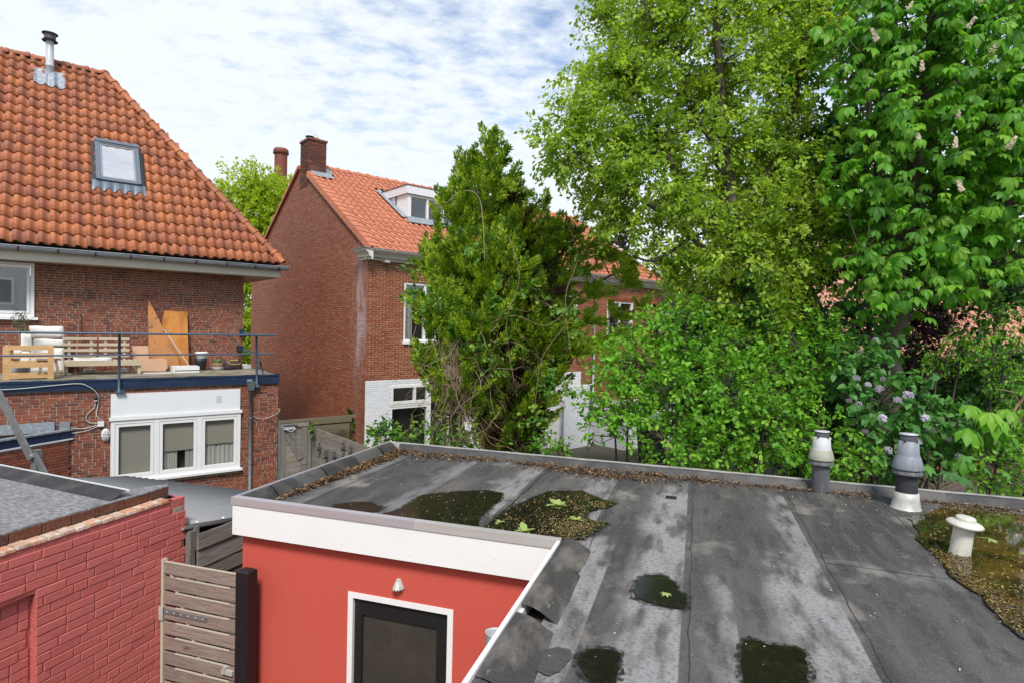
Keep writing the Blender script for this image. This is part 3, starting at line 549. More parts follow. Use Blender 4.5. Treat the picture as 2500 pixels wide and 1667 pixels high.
def damp_mat():
    m = bpy.data.materials.new('damp_ring'); m.use_nodes = True; t = m.node_tree; p = t.nodes['Principled BSDF']; p.inputs['Base Color'].default_value = (0.022, 0.02, 0.017, 1); p.inputs['Roughness'].default_value = 0.45
    tr = t.nodes.new('ShaderNodeBsdfTransparent'); mx_ = t.nodes.new('ShaderNodeMixShader'); nz = t.nodes.new('ShaderNodeTexNoise'); nz.inputs['Scale'].default_value = 26; nz.inputs['Detail'].default_value = 6; tcn = t.nodes.new('ShaderNodeTexCoord'); t.links.new(tcn.outputs['Object'], nz.inputs[0])
    mr = t.nodes.new('ShaderNodeMapRange'); mr.inputs[1].default_value = 0.40; mr.inputs[2].default_value = 0.62; t.links.new(nz.outputs[0], mr.inputs[0]); t.links.new(mr.outputs[0], mx_.inputs[0]); t.links.new(tr.outputs[0], mx_.inputs[1]); t.links.new(p.outputs[0], mx_.inputs[2])
    t.links.new(mx_.outputs[0], t.nodes['Material Output'].inputs[0]); return m
M['damp'] = damp_mat()
def puddle(poly, m, name, label, seed, z=2.6165, amp=0.008):
    if name == 'puddle' and seed != 7:
        gx, gy = sum(p[0] for p in poly) / len(poly), sum(p[1] for p in poly) / len(poly)
        def grow(p): d_ = math.hypot(p[0] - gx, p[1] - gy); k_ = 1 + 0.035 / d_; return (gx + (p[0] - gx) * k_, gy + (p[1] - gy) * k_)
        puddle([grow(p) for p in poly], M['damp'], 'damp_ring', None, seed + 50, 2.6145, 0.012)
    pts = wob(poly, amp, 5, seed)
    area = sum(pts[i][0] * pts[(i + 1) % len(pts)][1] - pts[(i + 1) % len(pts)][0] * pts[i][1] for i in range(len(pts)))
    if area < 0: pts = pts[::-1]
    mb = MB(); mb.add([(x, y, z) for x, y in pts], [tuple(range(len(pts)))])
    return part(name, mb, m, EX, label)
P3 = [(-1.70, 4.8), (-1.7, 5.13), (-1.66, 5.37), (-1.58, 5.74), (-1.46, 6.12), (-1.13, 6.27), (-0.97, 6.11), (-0.85, 6.03), (-0.71, 5.95), (-0.79, 5.75), (-0.93, 5.6), (-0.95, 5.39), (-0.82, 5.32), (-0.7, 5.31), (-0.79, 5.04), (-0.84, 4.83), (-0.98, 4.75), (-1.27, 4.70), (-1.49, 4.68)]
P2 = [(-2.72, 4.78), (-2.63, 4.98), (-2.64, 5.48), (-2.42, 5.71), (-2.08, 5.9), (-1.9, 5.86), (-1.84, 5.63), (-1.85, 5.44), (-1.84, 5.17), (-1.85, 5.04), (-1.77, 4.82), (-1.84, 4.72), (-2.24, 4.70)]
P7 = [(2.0, 6.55), (2.26, 6.78), (2.46, 7.09), (2.61, 7.19), (2.86, 7.2), (3.14, 7.05), (3.6, 6.95), (5.4, 6.9), (5.4, 4.0), (3.4, 2.9), (2.55, 3.3), (2.15, 3.7), (1.96, 4.0), (1.88, 4.16), (1.85, 4.33), (1.89, 4.75), (1.82, 4.97), (1.86, 5.3), (1.87, 5.86), (1.97, 6.23)]
puddle([(-3.27, 4.88), (-3.14, 5.03), (-3.0, 5.07), (-2.81, 4.98), (-2.79, 4.86), (-2.91, 4.72), (-3.2, 4.72)], M['water_dark'], 'puddle', 'small dark puddle at the far left by the front trim', 1)
puddle(P2, M['water_dark'], 'puddle', 'large dark puddle with a straight right edge', 2)
puddle(P3, M['water_dark'], 'puddle', 'dark puddle full of yellow leaf litter and weeds', 3)
puddle([(-0.3, 4.27), (-0.17, 4.31), (-0.09, 4.19), (-0.07, 4.09), (-0.01, 4.02), (-0.01, 3.84), (-0.1, 3.82), (-0.23, 3.85), (-0.33, 3.88), (-0.35, 4.0), (-0.34, 4.16)], M['water_dark'], 'puddle', 'small round-topped puddle holding one green leaf', 4)
puddle([(-0.5, 3.16), (-0.4, 3.2), (-0.34, 3.18), (-0.33, 3.02), (-0.33, 2.88), (-0.45, 2.87), (-0.53, 2.99), (-0.54, 3.08)], M['water_dark'], 'puddle', 'small puddle nearest the inner curb', 5)
puddle([(0.3, 3.53), (0.35, 3.58), (0.44, 3.55), (0.57, 3.58), (0.62, 3.52), (0.6, 3.36), (0.56, 3.0), (0.27, 2.95), (0.27, 3.28)], M['water_dark'], 'puddle', 'squarish black puddle nearest the camera', 6)
puddle(P7, M['water_amber'], 'puddle', 'wide amber puddle round the cream vent', 7, 2.619, 0.02)
puddle([(-0.73, 3.08), (-0.68, 3.13), (-0.6, 3.13), (-0.58, 3.06), (-0.61, 2.92), (-0.65, 2.85), (-0.72, 2.87), (-0.73, 2.96)], M['bitumen_curb'], 'wet_patch', None, 8, 2.613, 0.004)
puddle([(0.31, 3.98), (0.36, 4.01), (0.40, 3.97), (0.36, 3.93)], M['bitumen_curb'], 'wet_patch', None, 9, 2.613, 0.006)

# door
DR = part('door', MB().box(DX0 + 0.052, DX0 + 0.128 + 0.0, 4.575, 4.62, 0.02, DZ - 0.055).box(DX1 - 0.16, DX1 - 0.052, 4.575, 4.62, 0.02, DZ - 0.055).box(DX0 + 0.128, DX1 - 0.16, 4.575, 4.62, DZ - 0.055 - 0.145, DZ - 0.055).box(DX0 + 0.128, DX1 - 0.16, 4.575, 4.62, 0.02, 0.35), M['wood_black'], EX)
mb = MB(); mb.box(DX0 + 0.128, DX1 - 0.16, 4.598, 4.606, 0.35, DZ - 0.2)
part('glass_pane', mb, M['wired_glass'], DR)
wires = MB(); x = DX0 + 0.135
while x < DX1 - 0.165: wires.box(x, x + 0.0012, 4.5955, 4.5975, 0.36, DZ - 0.205); x += 0.0125
z = 0.36
while z < DZ - 0.205: wires.box(DX0 + 0.13, DX1 - 0.162, 4.5955, 4.5978, z, z + 0.0012); z += 0.0125
part('glass_wires', wires, M['dark_metal'], DR)
part('door_frame', frame_rect(DX0, DX1, -0.05, DZ, 0.05, 4.542, 4.64), M['fascia_white'], DR)
# wall lamp above the door: crumpled silver shell
mb = MB(); prof = [(0.0, 2.165), (0.018, 2.160), (0.022, 2.145), (0.045, 2.10), (0.05, 2.09), (0.03, 2.07)]
for i, (r_, z) in enumerate(prof):
    for k in range(14):
        th = math.pi + math.pi * k / 13; q = r_ * (1 + 0.12 * (k % 2)); mb.v.append((-2.392 + q * math.cos(th), 4.545 + q * 1.3 * math.sin(th), z - 0.01 * (k % 2) * (i > 2)))
for i in range(len(prof) - 1):
    for k in range(13): mb.f.append((i * 14 + k, (i + 1) * 14 + k, (i + 1) * 14 + k + 1, i * 14 + k + 1)); mb.t.append(0)
solo('wall_lamp', mb, M['alu_old'], 'AB', 'small crumpled silver shell-shaped wall lamp above the dark door', 'wall lamp', loc=(-2.392, 4.545, 2.07))
# open-topped oval grey tube beside the curb
mb = MB(); mb.lathe([(0.075, 0.6), (0.075, 1.99), (0.079, 2.0), (0.071, 2.0), (0.068, 1.985), (0.068, 1.5), (0, 1.5)], (-1.385, 4.28), 28, sx=1.45, sy=0.95)
tb = thing('mailbox_tube', 'AB', (-1.385, 4.28, 0.6), 'grey open-topped oval tube against the red wall beside the white roof edge', 'oval tube')
part('tube', mb, M['pipe_grey'], tb, smooth=True); part('white_bag', MB().add([(-1.38, 4.26, 1.96), (-1.30, 4.25, 1.99), (-1.29, 4.32, 2.02), (-1.36, 4.33, 2.0), (-1.37, 4.27, 1.93), (-1.30, 4.26, 1.95)], [(0, 1, 2, 3), (0, 4, 5, 1), (2, 1, 5)]), M['plastic_white'], tb)
part('bracket', MB().box(-1.42, -1.35, 4.35, 4.55, 1.2, 1.26), M['zinc'], tb)

# ---- flue terminals and vents on the roof
def flue(name, x, y, rt_, h, mats, label, straight):
    t = thing(name, 'AB', (x, y, 2.60), label, 'flue terminal', 'flue terminals on the flat roof')
    z = 2.60
    if not straight:
        part('base_collar', MB().lathe([(rt_ * 1.5, z), (rt_ * 1.32, z + 0.02), (rt_ * 1.2, z + 0.10), (rt_ * 1.12, z + 0.165), (rt_ * 1.02, z + 0.17)], (x, y), 28), M['alu_old'], t, smooth=True)
        z0 = z + 0.16
    else: z0 = z
    h1 = z + h * 0.47
    part('pipe', MB().lathe([(rt_, z0), (rt_, h1)], (x, y), 28), mats[0], t, smooth=True)
    # skirt with slots
    mb = MB(); n = 14
    for k in range(n):
        a0, a1 = 2 * math.pi * k / n + 0.03, 2 * math.pi * (k + 1) / n - 0.03
        r0, r1 = rt_ * 1.38, rt_ * 1.16
        q = lambda r_, a, zz: (x + r_ * math.cos(a), y + r_ * math.sin(a), zz)
        mb.add([q(r0, a0, h1 - 0.005), q(r0, a1, h1 - 0.015), q(r1, a1, h1 + 0.06), q(r1, a0, h1 + 0.06)], [(0, 1, 2, 3)])
    mb.lathe([(rt_ * 1.05, h1 - 0.01), (rt_ * 1.42, h1 - 0.012), (rt_ * 1.40, h1), (rt_ * 1.12, h1 + 0.055)], (x, y), 28)
    part('slotted_skirt', mb, M['flue_tube'], t)
    z1 = h1 + 0.04
    part('lower_cowl', MB().lathe([(rt_ * 1.40, z1), (rt_ * 1.42, z1 + 0.012), (rt_ * 1.34, z1 + h * 0.075), (rt_ * 1.2, z1 + h * 0.14), (rt_ * 1.1, z1 + h * 0.165)], (x, y), 28), mats[1], t, smooth=True)
    part('upper_cowl', MB().lathe([(rt_ * 1.1, z1 + h * 0.165), (rt_ * 1.03, z1 + h * 0.19), (rt_ * 0.92, z1 + h * 0.36), (rt_ * 0.86, z1 + h * 0.362)], (x, y), 28), mats[2], t, smooth=True)
    z2 = z1 + h * 0.355
    part('cap_neck', MB().lathe([(rt_ * 0.80, z2 - 0.01), (rt_ * 0.80, z2 + h * 0.05), (rt_ * 0.78, z2 + h * 0.075)], (x, y), 24), M['flue_tube'], t, smooth=True)
    mb = MB()
    for k in range(5): a = 2 * math.pi * k / 5 + 0.3; mb.box(x + rt_ * 0.84 * math.cos(a) - 0.012, x + rt_ * 0.84 * math.cos(a) + 0.012, y + rt_ * 0.84 * math.sin(a) - 0.012, y + rt_ * 0.84 * math.sin(a) + 0.012, z2 - 0.004, z2 + 0.012)
    part('cap_lugs', mb, M['dark_metal'], t)
    part('cap_disc', MB().lathe([(0, z2 + h * 0.10), (rt_ * 0.84, z2 + h * 0.098), (rt_ * 0.86, z2 + h * 0.085), (0.0, z2 + h * 0.08)], (x, y), 28), M['flue_pale'], t, smooth=True)
    return t
flue('flue_terminal', 1.37, 7.30, 0.092, 0.70, (M['flue_tube'], M['flue_moss'], M['flue_pale']), 'shorter flue terminal with a white cowl over a mossy yellow skirt, standing in leaf litter', True)
flue('flue_terminal', 2.10, 6.95, 0.098, 0.79, (M['flue_black'], M['flue_blue'], M['flue_blue']), 'taller charcoal flue terminal with a blue-grey cowl on a silver base collar', False)
t = thing('roof_vent', 'AB', (2.08, 5.60, 2.615), 'cream mushroom-capped vent pipe standing in the amber puddle', 'roof vent', rz=0.0)
t.rotation_euler = (R(3), R(5), t.rotation_euler[2])
part('pipe', MB().lathe([(0.078, 2.60), (0.073, 2.63), (0.070, 2.86)], (2.08, 5.60), 24), M['vent_cream'], t, smooth=True)
part('cap', MB().lathe([(0.05, 2.845), (0.115, 2.85), (0.128, 2.862), (0.118, 2.875), (0.070, 2.895), (0.0, 2.9)], (2.08, 5.60), 28), M['vent_cream'], t, smooth=True)
part('cap_top', MB().lathe([(0.066, 2.89), (0.070, 2.912), (0.060, 2.925), (0.0, 2.928)], (2.08, 5.60), 28), M['vent_cream'], t, smooth=True)
# small square plate
solo('roof_plate', MB().box(-0.26, -0.15, 6.36, 6.45, 2.607, 2.612), M['plastic_black'], 'AB', 'small black square plate lying on the roofing near the far curb', 'plate')

# ================================================================== PAINTED BRICK SHED (AB frame)
SH = thing('painted_brick_shed', 'AB', (-4.8, 0.5, 0), 'brick shed with a faded red painted side wall and a grey felt roof, lower left', 'shed')
W = part('wall', MB().box(-5.0, -4.808, 3.214, 4.60, 0, 2.60).box(-5.0, -4.808, 0.5, 3.214, 2.22, 2.60).box(-5.0, -4.862, 0.5, 3.214, 0, 2.22).box(-11.5, -5.0, 4.28, 4.46, 0, 2.55).box(-11.5, -11.3, 0.5, 4.28, 0, 2.55), M['paint_red_joint'], SH)
def redwall(z):
    end = 4.60 + (0.035 if int(z / 0.075) % 2 else 0.0)
    if z > 2.44: end = 4.47
    if z < 2.22: return [(0, 3.214 - 0.5 - 0.03), (3.214 - 0.5, end - 0.5)] if False else [(3.214 - 0.5, end - 0.5)]
    return [(0, end - 0.5)]
brickwork(W, (-4.808, 0.5, 0), (0, 1), redwall, 2.55, 0.235, 0.075, 0.006, M['paint_red'], 270, 0.008, 0.005, 0.0022, 'wild', 0.004, wildp=0.9)
# blind niche: courses set 4 cm back
brickwork(W, (-4.862, 0.6, 0), (0, 1), lambda z: [(0.0, 2.60)] if z < 2.2 else [], 2.2, 0.235, 0.075, 0.006, M['paint_red'], 28, 0.008, 0.005, 0.0022, 'wild', 0.004)
# raw top course and dark coping bricks
top = part('raw_top_course', MB().box(-4.99, -4.81, 0.5, 4.47, 2.585, 2.60), M['mortar_grey'], SH)
for k in range(36):
    y = 0.5 + k * 0.112; dz = random.uniform(-0.004, 0.004)
    if y > 4.38: continue
    mb = MB(); mb.add([(-4.90, y, 2.60 + dz), (-4.795, y + 0.004, 2.598 + dz), (-4.795, y + 0.104, 2.6 + dz), (-4.90, y + 0.102, 2.603), (-4.90, y, 2.630 + dz), (-4.797, y + 0.006, 2.620 + dz), (-4.797, y + 0.100, 2.622 + dz), (-4.90, y + 0.1, 2.633 + dz)],
        [(0, 3, 2, 1), (4, 5, 6, 7), (0, 1, 5, 4), (1, 2, 6, 5), (2, 3, 7, 6), (3, 0, 4, 7)]); part('top_brick', mb, M['brick_raw'], top)
for k in range(17):
    y = 0.5 + k * 0.235
    dz = random.uniform(0, 0.006); mb = MB().box(-5.0, -4.895 + random.uniform(0, 0.006), y, y + 0.228, 2.640, 2.712 + dz); part('coping_brick', mb, M['coping_brown'], top)
part('mortar_lump', MB().box(-4.93, -4.80, 4.47, 4.58, 2.44, 2.515), M['mortar_grey'], SH)
part('coping_brick', MB().box(-4.98, -4.88, 4.49, 4.56, 2.52, 2.60), M['coping_brown'], SH)
# felt roof, lip over the coping and rounded curb with a pale trim
mb = MB(); mb.poly([(-11.5, 0.4), (-4.93, 0.4), (-4.93, 4.5), (-4.97, 4.56), (-5.25, 4.12), (-11.5, 4.5)], 2.60, 2.722); part('felt_roof', mb, M['shed_felt'], SH)
mb = MB(); q = [(-4.93, 0.4), (-4.895, 0.4), (-4.9, 1.2), (-4.885, 2.2), (-4.9, 3.0), (-4.905, 3.6), (-4.885, 4.2), (-4.9, 4.5), (-4.93, 4.5)]; mb.poly(q, 2.7135, 2.7255); part('felt_lip', mb, M['shed_felt'], SH)
mb = MB(); K = 7; A0, A1 = Vector((-12.0, 4.84, 0)), Vector((-4.93, 4.10, 0)); nn = Vector((A1.y - A0.y, -(A1.x - A0.x), 0)).normalized()
for i, A in enumerate((A0, A1)):
    for k in range(K + 1):
        u = k / K; pnt = A + nn * (0.02 + 0.16 * u); mb.v.append((pnt.x, pnt.y, 2.725 + 0.055 * (math.cos(u * math.pi) * 0.5 + 0.5)))
for k in range(K): mb.f.append((k, K + 1 + k, K + 2 + k, k + 1)); mb.t.append(0.3)
part('roof_curb', mb, M['bitumen_curb'], SH, smooth=True)
mb = MB().beam((A0.x, A0.y, 2.775), (A1.x, A1.y, 2.775), 0.014, 0.016); part('edge_trim', mb, M['white_panel'], SH)

# ================================================================== LOW CORRUGATED ROOF AND BOARD FENCE (AB frame)
CR = thing('corrugated_roof', 'AB', (-4.75, 4.5, 1.8), 'low grey corrugated sheet roof between the sheds and the brick extension', 'corrugated roof')
mb = MB(); nx = 300; x0, x1 = -9.2, -4.74
for j, (ya, za) in enumerate(((4.55, 2.318), (7.0, 1.887))):
    for i in range(nx + 1):
        x = x0 + (x1 - x0) * i / nx; wv = 0.036 * math.sin(2 * math.pi * x / 0.125)
        yb = ya + (0.0 if j == 0 else (x + 4.75) * 0.02 + (-(x + 8.35) * -0.85 if x < -8.35 else 0)); mb.v.append((x, yb, za + wv - (0 if j == 0 else 0)))
nv = nx + 1
mb.v += [(x, y, z - 0.006) for x, y, z in mb.v]
for i in range(nx): mb.f += [(i, i + 1, nv + i + 1, nv + i), (2 * nv + i, 3 * nv + i, 3 * nv + i + 1, 2 * nv + i + 1), (nv + i, nv + i + 1, 3 * nv + i + 1, 3 * nv + i), (i, 2 * nv + i, 2 * nv + i + 1, i + 1)]; mb.t += [0] * 4
part('sheet', mb, M['corr'], CR, smooth=True)
sc_m = MB().lathe([(0.0, 0.016), (0.012, 0.012), (0.016, 0.0)], n=10).mesh('fixing_cap'); sc_m.materials.append(M['plastic_white'])
for x, y in ((-4.80, 4.75), (-4.80, 5.1), (-5.05, 5.75), (-5.6, 4.9), (-4.8, 5.75)):
    o = bpy.data.objects.new('fixing_cap', sc_m); sc.collection.objects.link(o); o.parent = CR; o.location = Vector((x, y, 2.318 - (y - 4.55) * 0.176 + 0.012)) - META[CR.name]
part('support_wall', MB().box(-9.0, -4.95, 6.7, 6.8, 0, 1.87), M['wood_black'], CR)
BF = thing('board_fence', 'AB', (-4.76, 4.6, 0), 'fence of wide rough grey boards under the corrugated roof edge', 'fence')
part('post', MB().box(-4.79, -4.73, 4.60, 4.66, 0, 2.25), M['wood_grey_v'], BF); part('post', MB().box(-4.79, -4.73, 4.665, 4.71, 2.05, 2.28), M['wood_grey_v'], BF)
zb = 2.20
for k, hh in enumerate((0.16, 0.19, 0.165, 0.19, 0.2, 0.2, 0.2)):
    mb = MB(); n = 12; lean = 0.012 * (k % 2)
    top_ = [(4.68 + (1.9) * i / n, zb - 0.05 * (i / n) * (1 if k == 0 else 0.4) + random.uniform(-0.006, 0.006)) for i in range(n + 1)]
    bot = [(yy, zz - hh + 0.008) for yy, zz in top_]
    vs = [(-4.715 - lean, yy, zz) for yy, zz in top_] + [(-4.735, yy, zz) for yy, zz in top_] + [(-4.705, yy, zz) for yy, zz in bot] + [(-4.73, yy, zz) for yy, zz in bot]
    m_ = n + 1; fs = []
    for i in range(n): fs += [(i, i + 1, m_ + i + 1, m_ + i), (2 * m_ + i, 2 * m_ + i + 1, i + 1, i), (3 * m_ + i, m_ + i, m_ + i + 1, 3 * m_ + i + 1), (2 * m_ + i, 3 * m_ + i, 3 * m_ + i + 1, 2 * m_ + i + 1)]
    fs += [(0, m_, 3 * m_, 2 * m_), (n, 2 * m_ + n, 3 * m_ + n, m_ + n)]
    mb.add(vs, fs); part('board', mb, M['wood_grey'], BF); zb -= hh
# ================================================================== SLATTED GATE (AB frame)
GT = thing('slatted_gate', 'AB', (-4.78, 4.30, 0), 'brown-grey slatted wooden garden gate between the two red walls', 'gate')
z = 2.06
for k in range(12):
    z1 = z - 0.116 - 0.004 * (k % 2); x0, x1 = -4.755 + random.uniform(0, 0.004), -3.915
    mb = MB().box(x0, x1, 4.325, 4.345, z1, z - 0.006, 0.01 + random.random() * 0.9)
    slt = part('slat', mb, M['wood_gate'], GT)
    part('slat_edge', MB().box(x0 + (0.0 if k == 0 else 0.13), x1 - (0 if k == 0 else 0.08), 4.324, 4.3465, z - 0.0055, z - 0.0005), M['wood_edge'], slt)
    z = z1 - 0.026
part('stile', MB().box(-4.79, -4.758, 4.32, 4.37, 0.1, 2.075), M['wood_edge'], GT); part('stile', MB().box(-3.99, -3.93, 4.347, 4.39, 0.1, 2.04), M['wood_gate'], GT)
part('brace', MB().beam((-4.70, 4.362, 1.98), (-4.05, 4.362, 0.6), 0.02, 0.07, up=(0, 1, 0)), M['wood_edge'], GT)
hg = part('hinge', MB().box(-4.745, -4.24, 4.318, 4.3235, 1.565, 1.605), M['steel'], GT)
hg.matrix_local = Matrix.Identity(4)
part('hinge_plate', MB().box(-4.80, -4.75, 4.305, 4.3115, 1.50, 1.63), M['alu_old'], GT)
bm_ = MB().lathe([(0, 0.006), (0.006, 0.004), (0.008, 0)], n=8).mesh('bolt'); bm_.materials.append(M['alu_old'])
for i in range(6):
    o = bpy.data.objects.new('bolt', bm_); sc.collection.objects.link(o); o.parent = hg; o.location = Vector((-4.71 + i * 0.085, 4.318, 1.585)) - META[GT.name]; o.rotation_euler = (R(90), 0, 0)
part('latch', MB().box(-4.05, -3.93, 4.30, 4.324, 1.13, 1.17).box(-4.03, -4.0, 4.29, 4.324, 1.14, 1.2), M['alu_old'], GT)
solo('gate_post', MB().box(-3.91, -3.775, 4.31, 4.43, 0, 2.085).add([(-3.91, 4.31, 2.085), (-3.775, 4.31, 2.085), (-3.775, 4.43, 2.085), (-3.91, 4.43, 2.085), (-3.89, 4.33, 2.10), (-3.795, 4.33, 2.10), (-3.795, 4.41, 2.10), (-3.89, 4.41, 2.10)], [(4, 5, 6, 7), (0, 1, 5, 4), (1, 2, 6, 5), (2, 3, 7, 6), (3, 0, 4, 7)]), M['wood_black'], 'AB', 'thick black wooden gate post against the corner of the red stucco wall', 'post')
fp = thing('flower_pot', 'AB', (-4.4, 5.0, 0), 'orange terracotta flower pot on the ground behind the slatted gate', 'flower pot')
part('pot', MB().lathe([(0.08, 0), (0.12, 0.2), (0.135, 0.2), (0.135, 0.24), (0.12, 0.24), (0.1, 0.2), (0, 0.2)], (-4.4, 5.0), 20), M['tile_new'], fp, smooth=True)
# grey steel frame behind the shed
SF = thing('steel_clothes_frame', 'AB', (-7.96, 5.33, 0), 'dull grey steel post with a long slanting arm behind the shed roof', 'steel frame')
part('post', MB().box(-8.01, -7.915, 5.29, 5.37, 0, 2.66), M['steel'], SF)
part('arm', MB().beam((-8.62, 5.16, 3.68), (-7.95, 5.26, 2.56), 0.03, 0.10, up=(1, 0, 0.6)), M['steel'], SF)
part('arm', MB().beam((-7.93, 5.28, 2.62), (-7.55, 5.36, 2.0), 0.03, 0.075, up=(1, 0, 0.6)), M['steel'], SF)
part('bolt', MB().box(-7.945, -7.92, 5.24, 5.29, 2.60, 2.625), M['alu_old'], SF)

# ================================================================== TERRACE EXTENSION OF THE LEFT HOUSE (CD frame)
TE = thing('terrace_extension', 'CD', (4.43, 14.91, 0), 'red brick ground-floor extension with navy fascia carrying the roof terrace', 'extension')
W = part('wall', MB().box(-7.0, 1.014, 14.925, 15.15, 0, 2.87).box(3.56, 4.42, 14.925, 15.15, 0, 2.87).box(1.014, 3.56, 14.925, 15.15, 0, 0.82).box(1.014, 3.56, 14.925, 15.15, 2.765, 2.87).box(4.22, 4.42, 15.15, 17.3, 0, 2.87), M['mortar_grey'], TE)
def tewall(z):
    if 0.80 < z < 2.765: return [(0, 4.014), (6.56, 7.43)]
    return [(0, 7.43)]
brickwork(W, (-3.0, 14.925, 0), (1, 0), tewall, 2.87, 0.215, 0.0595, 0.0125, M['brick_red'], 300, 0.007, 0.003, 0.0, 'wild', 0.0)
part('deck_slab', MB().box(-7.0, 4.40, 14.90, 17.29, 2.872, 3.06), M['mortar_grey'], TE)
mb = MB(); nx, ny = 60, 14
for j in range(ny + 1):
    for i in range(nx + 1): mb.v.append((-7 + 11.42 * i / nx, 14.87 + 2.42 * j / ny, 3.068 + random.uniform(0, 0.014) + (0.012 if j == 0 else 0)))
for j in range(ny):
    for i in range(nx): a = j * (nx + 1) + i; mb.f.append((a, a + 1, a + nx + 2, a + nx + 1)); mb.t.append(0)
part('deck_surface', mb, M['deck'], TE)
part('fascia_board', MB().box(-7.0, 4.435, 14.862, 14.895, 2.872, 3.04).box(-7.0, 4.445, 14.85, 14.895, 3.041, 3.082), M['blue_paint'], TE, kind='stuff' if False else None)
part('fascia_board', MB().box(4.405, 4.44, 14.9, 17.3, 2.872, 3.08), M['blue_paint'], TE)
# window with panel above
WN = part('window', frame_rect(1.014, 3.56, 0.90, 2.20, 0.075, 14.86, 14.95).box(1.80, 1.90, 14.86, 14.95, 0.975, 2.125).box(2.64, 2.74, 14.86, 14.95, 0.975, 2.125).box(0.985, 3.59, 14.835, 14.92, 2.201, 2.265), M['white_paint'], TE)
for x0, x1 in ((1.095, 1.795), (1.905, 2.635), (2.745, 3.48)):
    part('sash', frame_rect(x0, x1, 0.98, 2.12, 0.06, 14.868, 14.915), M['white_paint'], WN)
    part('pane', MB().box(x0 + 0.062, x1 - 0.062, 14.885, 14.889, 1.042, 2.058), M['glass'], WN)
part('sill', MB().box(0.99, 3.60, 14.80, 14.95, 0.845, 0.898), M['white_paint'], WN)
part('roller_blind', MB().box(1.10, 1.79, 14.955, 14.96, 1.0, 2.1), M['blind'], WN); part('roller_blind', MB().box(1.91, 2.63, 14.955, 14.96, 1.43, 2.1), M['blind'], WN); part('roller_blind', MB().box(2.75, 3.47, 14.955, 14.96, 1.50, 2.1), M['blind'], WN)
def curtain(x0, x1, z0, z1, y, amp=0.012, n=24):
    mb = MB()
    for i in range(n + 1):
        x = x0 + (x1 - x0) * i / n; yy = y + amp * math.sin(i * 1.9) + amp * 0.5 * math.sin(i * 0.7); mb.v += [(x, yy, z0), (x, yy, z1)]
    for i in range(n): mb.f.append((2 * i, 2 * i + 2, 2 * i + 3, 2 * i + 1)); mb.t.append(0)
    return mb
part('curtain', curtain(1.92, 2.27, 1.0, 1.6, 14.99), M['curtain'], WN); part('curtain', curtain(2.42, 2.63, 1.0, 1.6, 14.99), M['curtain'], WN); part('curtain', curtain(2.75, 3.47, 1.0, 1.6, 14.99), M['curtain'], WN)
part('room_back', MB().box(1.0, 3.58, 15.16, 15.2, 0.9, 2.3), M['interior'], WN)
pn = part('panel', MB().box(1.014, 3.55, 14.88, 14.92, 2.27, 2.762), M['white_panel'], TE)
hole = MB().box(0, 0.011, 0, 0.004, 0, 0.011).mesh('vent_hole'); hole.materials.append(M['dark_metal'])
for i in range(5):
    for j in range(6):
        o = bpy.data.objects.new('vent_hole', hole); sc.collection.objects.link(o); o.parent = pn; o.location = Vector((3.04 + i * 0.025, 14.8775, 2.46 + j * 0.028)) - META[TE.name]
# downpipe with hopper
dp = thing('downpipe', 'CD', (3.775, 14.84, 0), 'mossy green-grey downpipe with a hopper below the navy fascia', 'downpipe')
part('pipe', MB().tube([(3.775, 14.84, 0.0), (3.775, 14.84, 2.80)], 0.038, 12), M['pipe_green'], dp, smooth=True)
part('hopper', MB().add([(3.72, 14.79, 2.72), (3.83, 14.79, 2.72), (3.83, 14.86, 2.72), (3.72, 14.86, 2.72), (3.67, 14.75, 2.93), (3.87, 14.75, 2.93), (3.87, 14.858, 2.93), (3.67, 14.858, 2.93)], [(0, 1, 5, 4), (1, 2, 6, 5), (2, 3, 7, 6), (3, 0, 4, 7), (4, 5, 6, 7), (3, 2, 1, 0)]), M['pipe_green'], dp)
part('spout', MB().box(3.68, 3.78, 14.74, 14.86, 2.935, 2.985), M['zinc'], dp)
part('pipe_clamp', MB().tube([(3.775, 14.84, 2.05), (3.775, 14.84, 2.09)], 0.046, 12), M['pipe_green'], dp); part('pipe_clamp', MB().tube([(3.775, 14.84, 0.95), (3.775, 14.84, 0.99)], 0.046, 12), M['pipe_green'], dp)
# cables, junction box, bulkhead lamp
def curve_pts(P_, n=10):
    P_ = [Vector(p) for p in P_]; out_ = []
    for i in range(len(P_) - 1):
        a, b_, c, d = P_[max(i - 1, 0)], P_[i], P_[i + 1], P_[min(i + 2, len(P_) - 1)]
        for k in range(n):
            t = k / n; out_.append(0.5 * ((2 * b_) + (c - a) * t + (2 * a - 5 * b_ + 4 * c - d) * t * t + (3 * b_ - a - 3 * c + d) * t * t * t))
    out_.append(P_[-1]); return out_
solo('wall_cable', MB().tube(curve_pts([(-3, 14.835, 2.93), (-0.75, 14.835, 2.94), (0.0, 14.835, 2.985), (0.45, 14.835, 3.01), (0.62, 14.84, 2.95), (0.77, 14.88, 2.80), (0.80, 14.89, 2.6), (0.77, 14.89, 2.36), (0.83, 14.89, 2.24)]), 0.009, 6), M['cable'], 'CD', 'pale cable running along the navy fascia and dropping to the white junction box', 'cable')
solo('wall_cable', MB().tube(curve_pts([(0.745, 14.89, 2.62), (0.73, 14.89, 2.5), (0.60, 14.89, 2.34), (0.64, 14.89, 2.2), (0.80, 14.89, 2.17)]), 0.008, 6), M['cable'], 'CD', 'short looping cable between the black socket and the white junction box', 'cable')
solo('wall_cable', MB().tube(curve_pts([(0.30, 14.89, 2.13), (0.5, 14.89, 2.08), (0.66, 14.89, 2.10), (0.80, 14.89, 2.13)]), 0.008, 6), M['cable'], 'CD', 'short level cable left of the white junction box', 'cable')
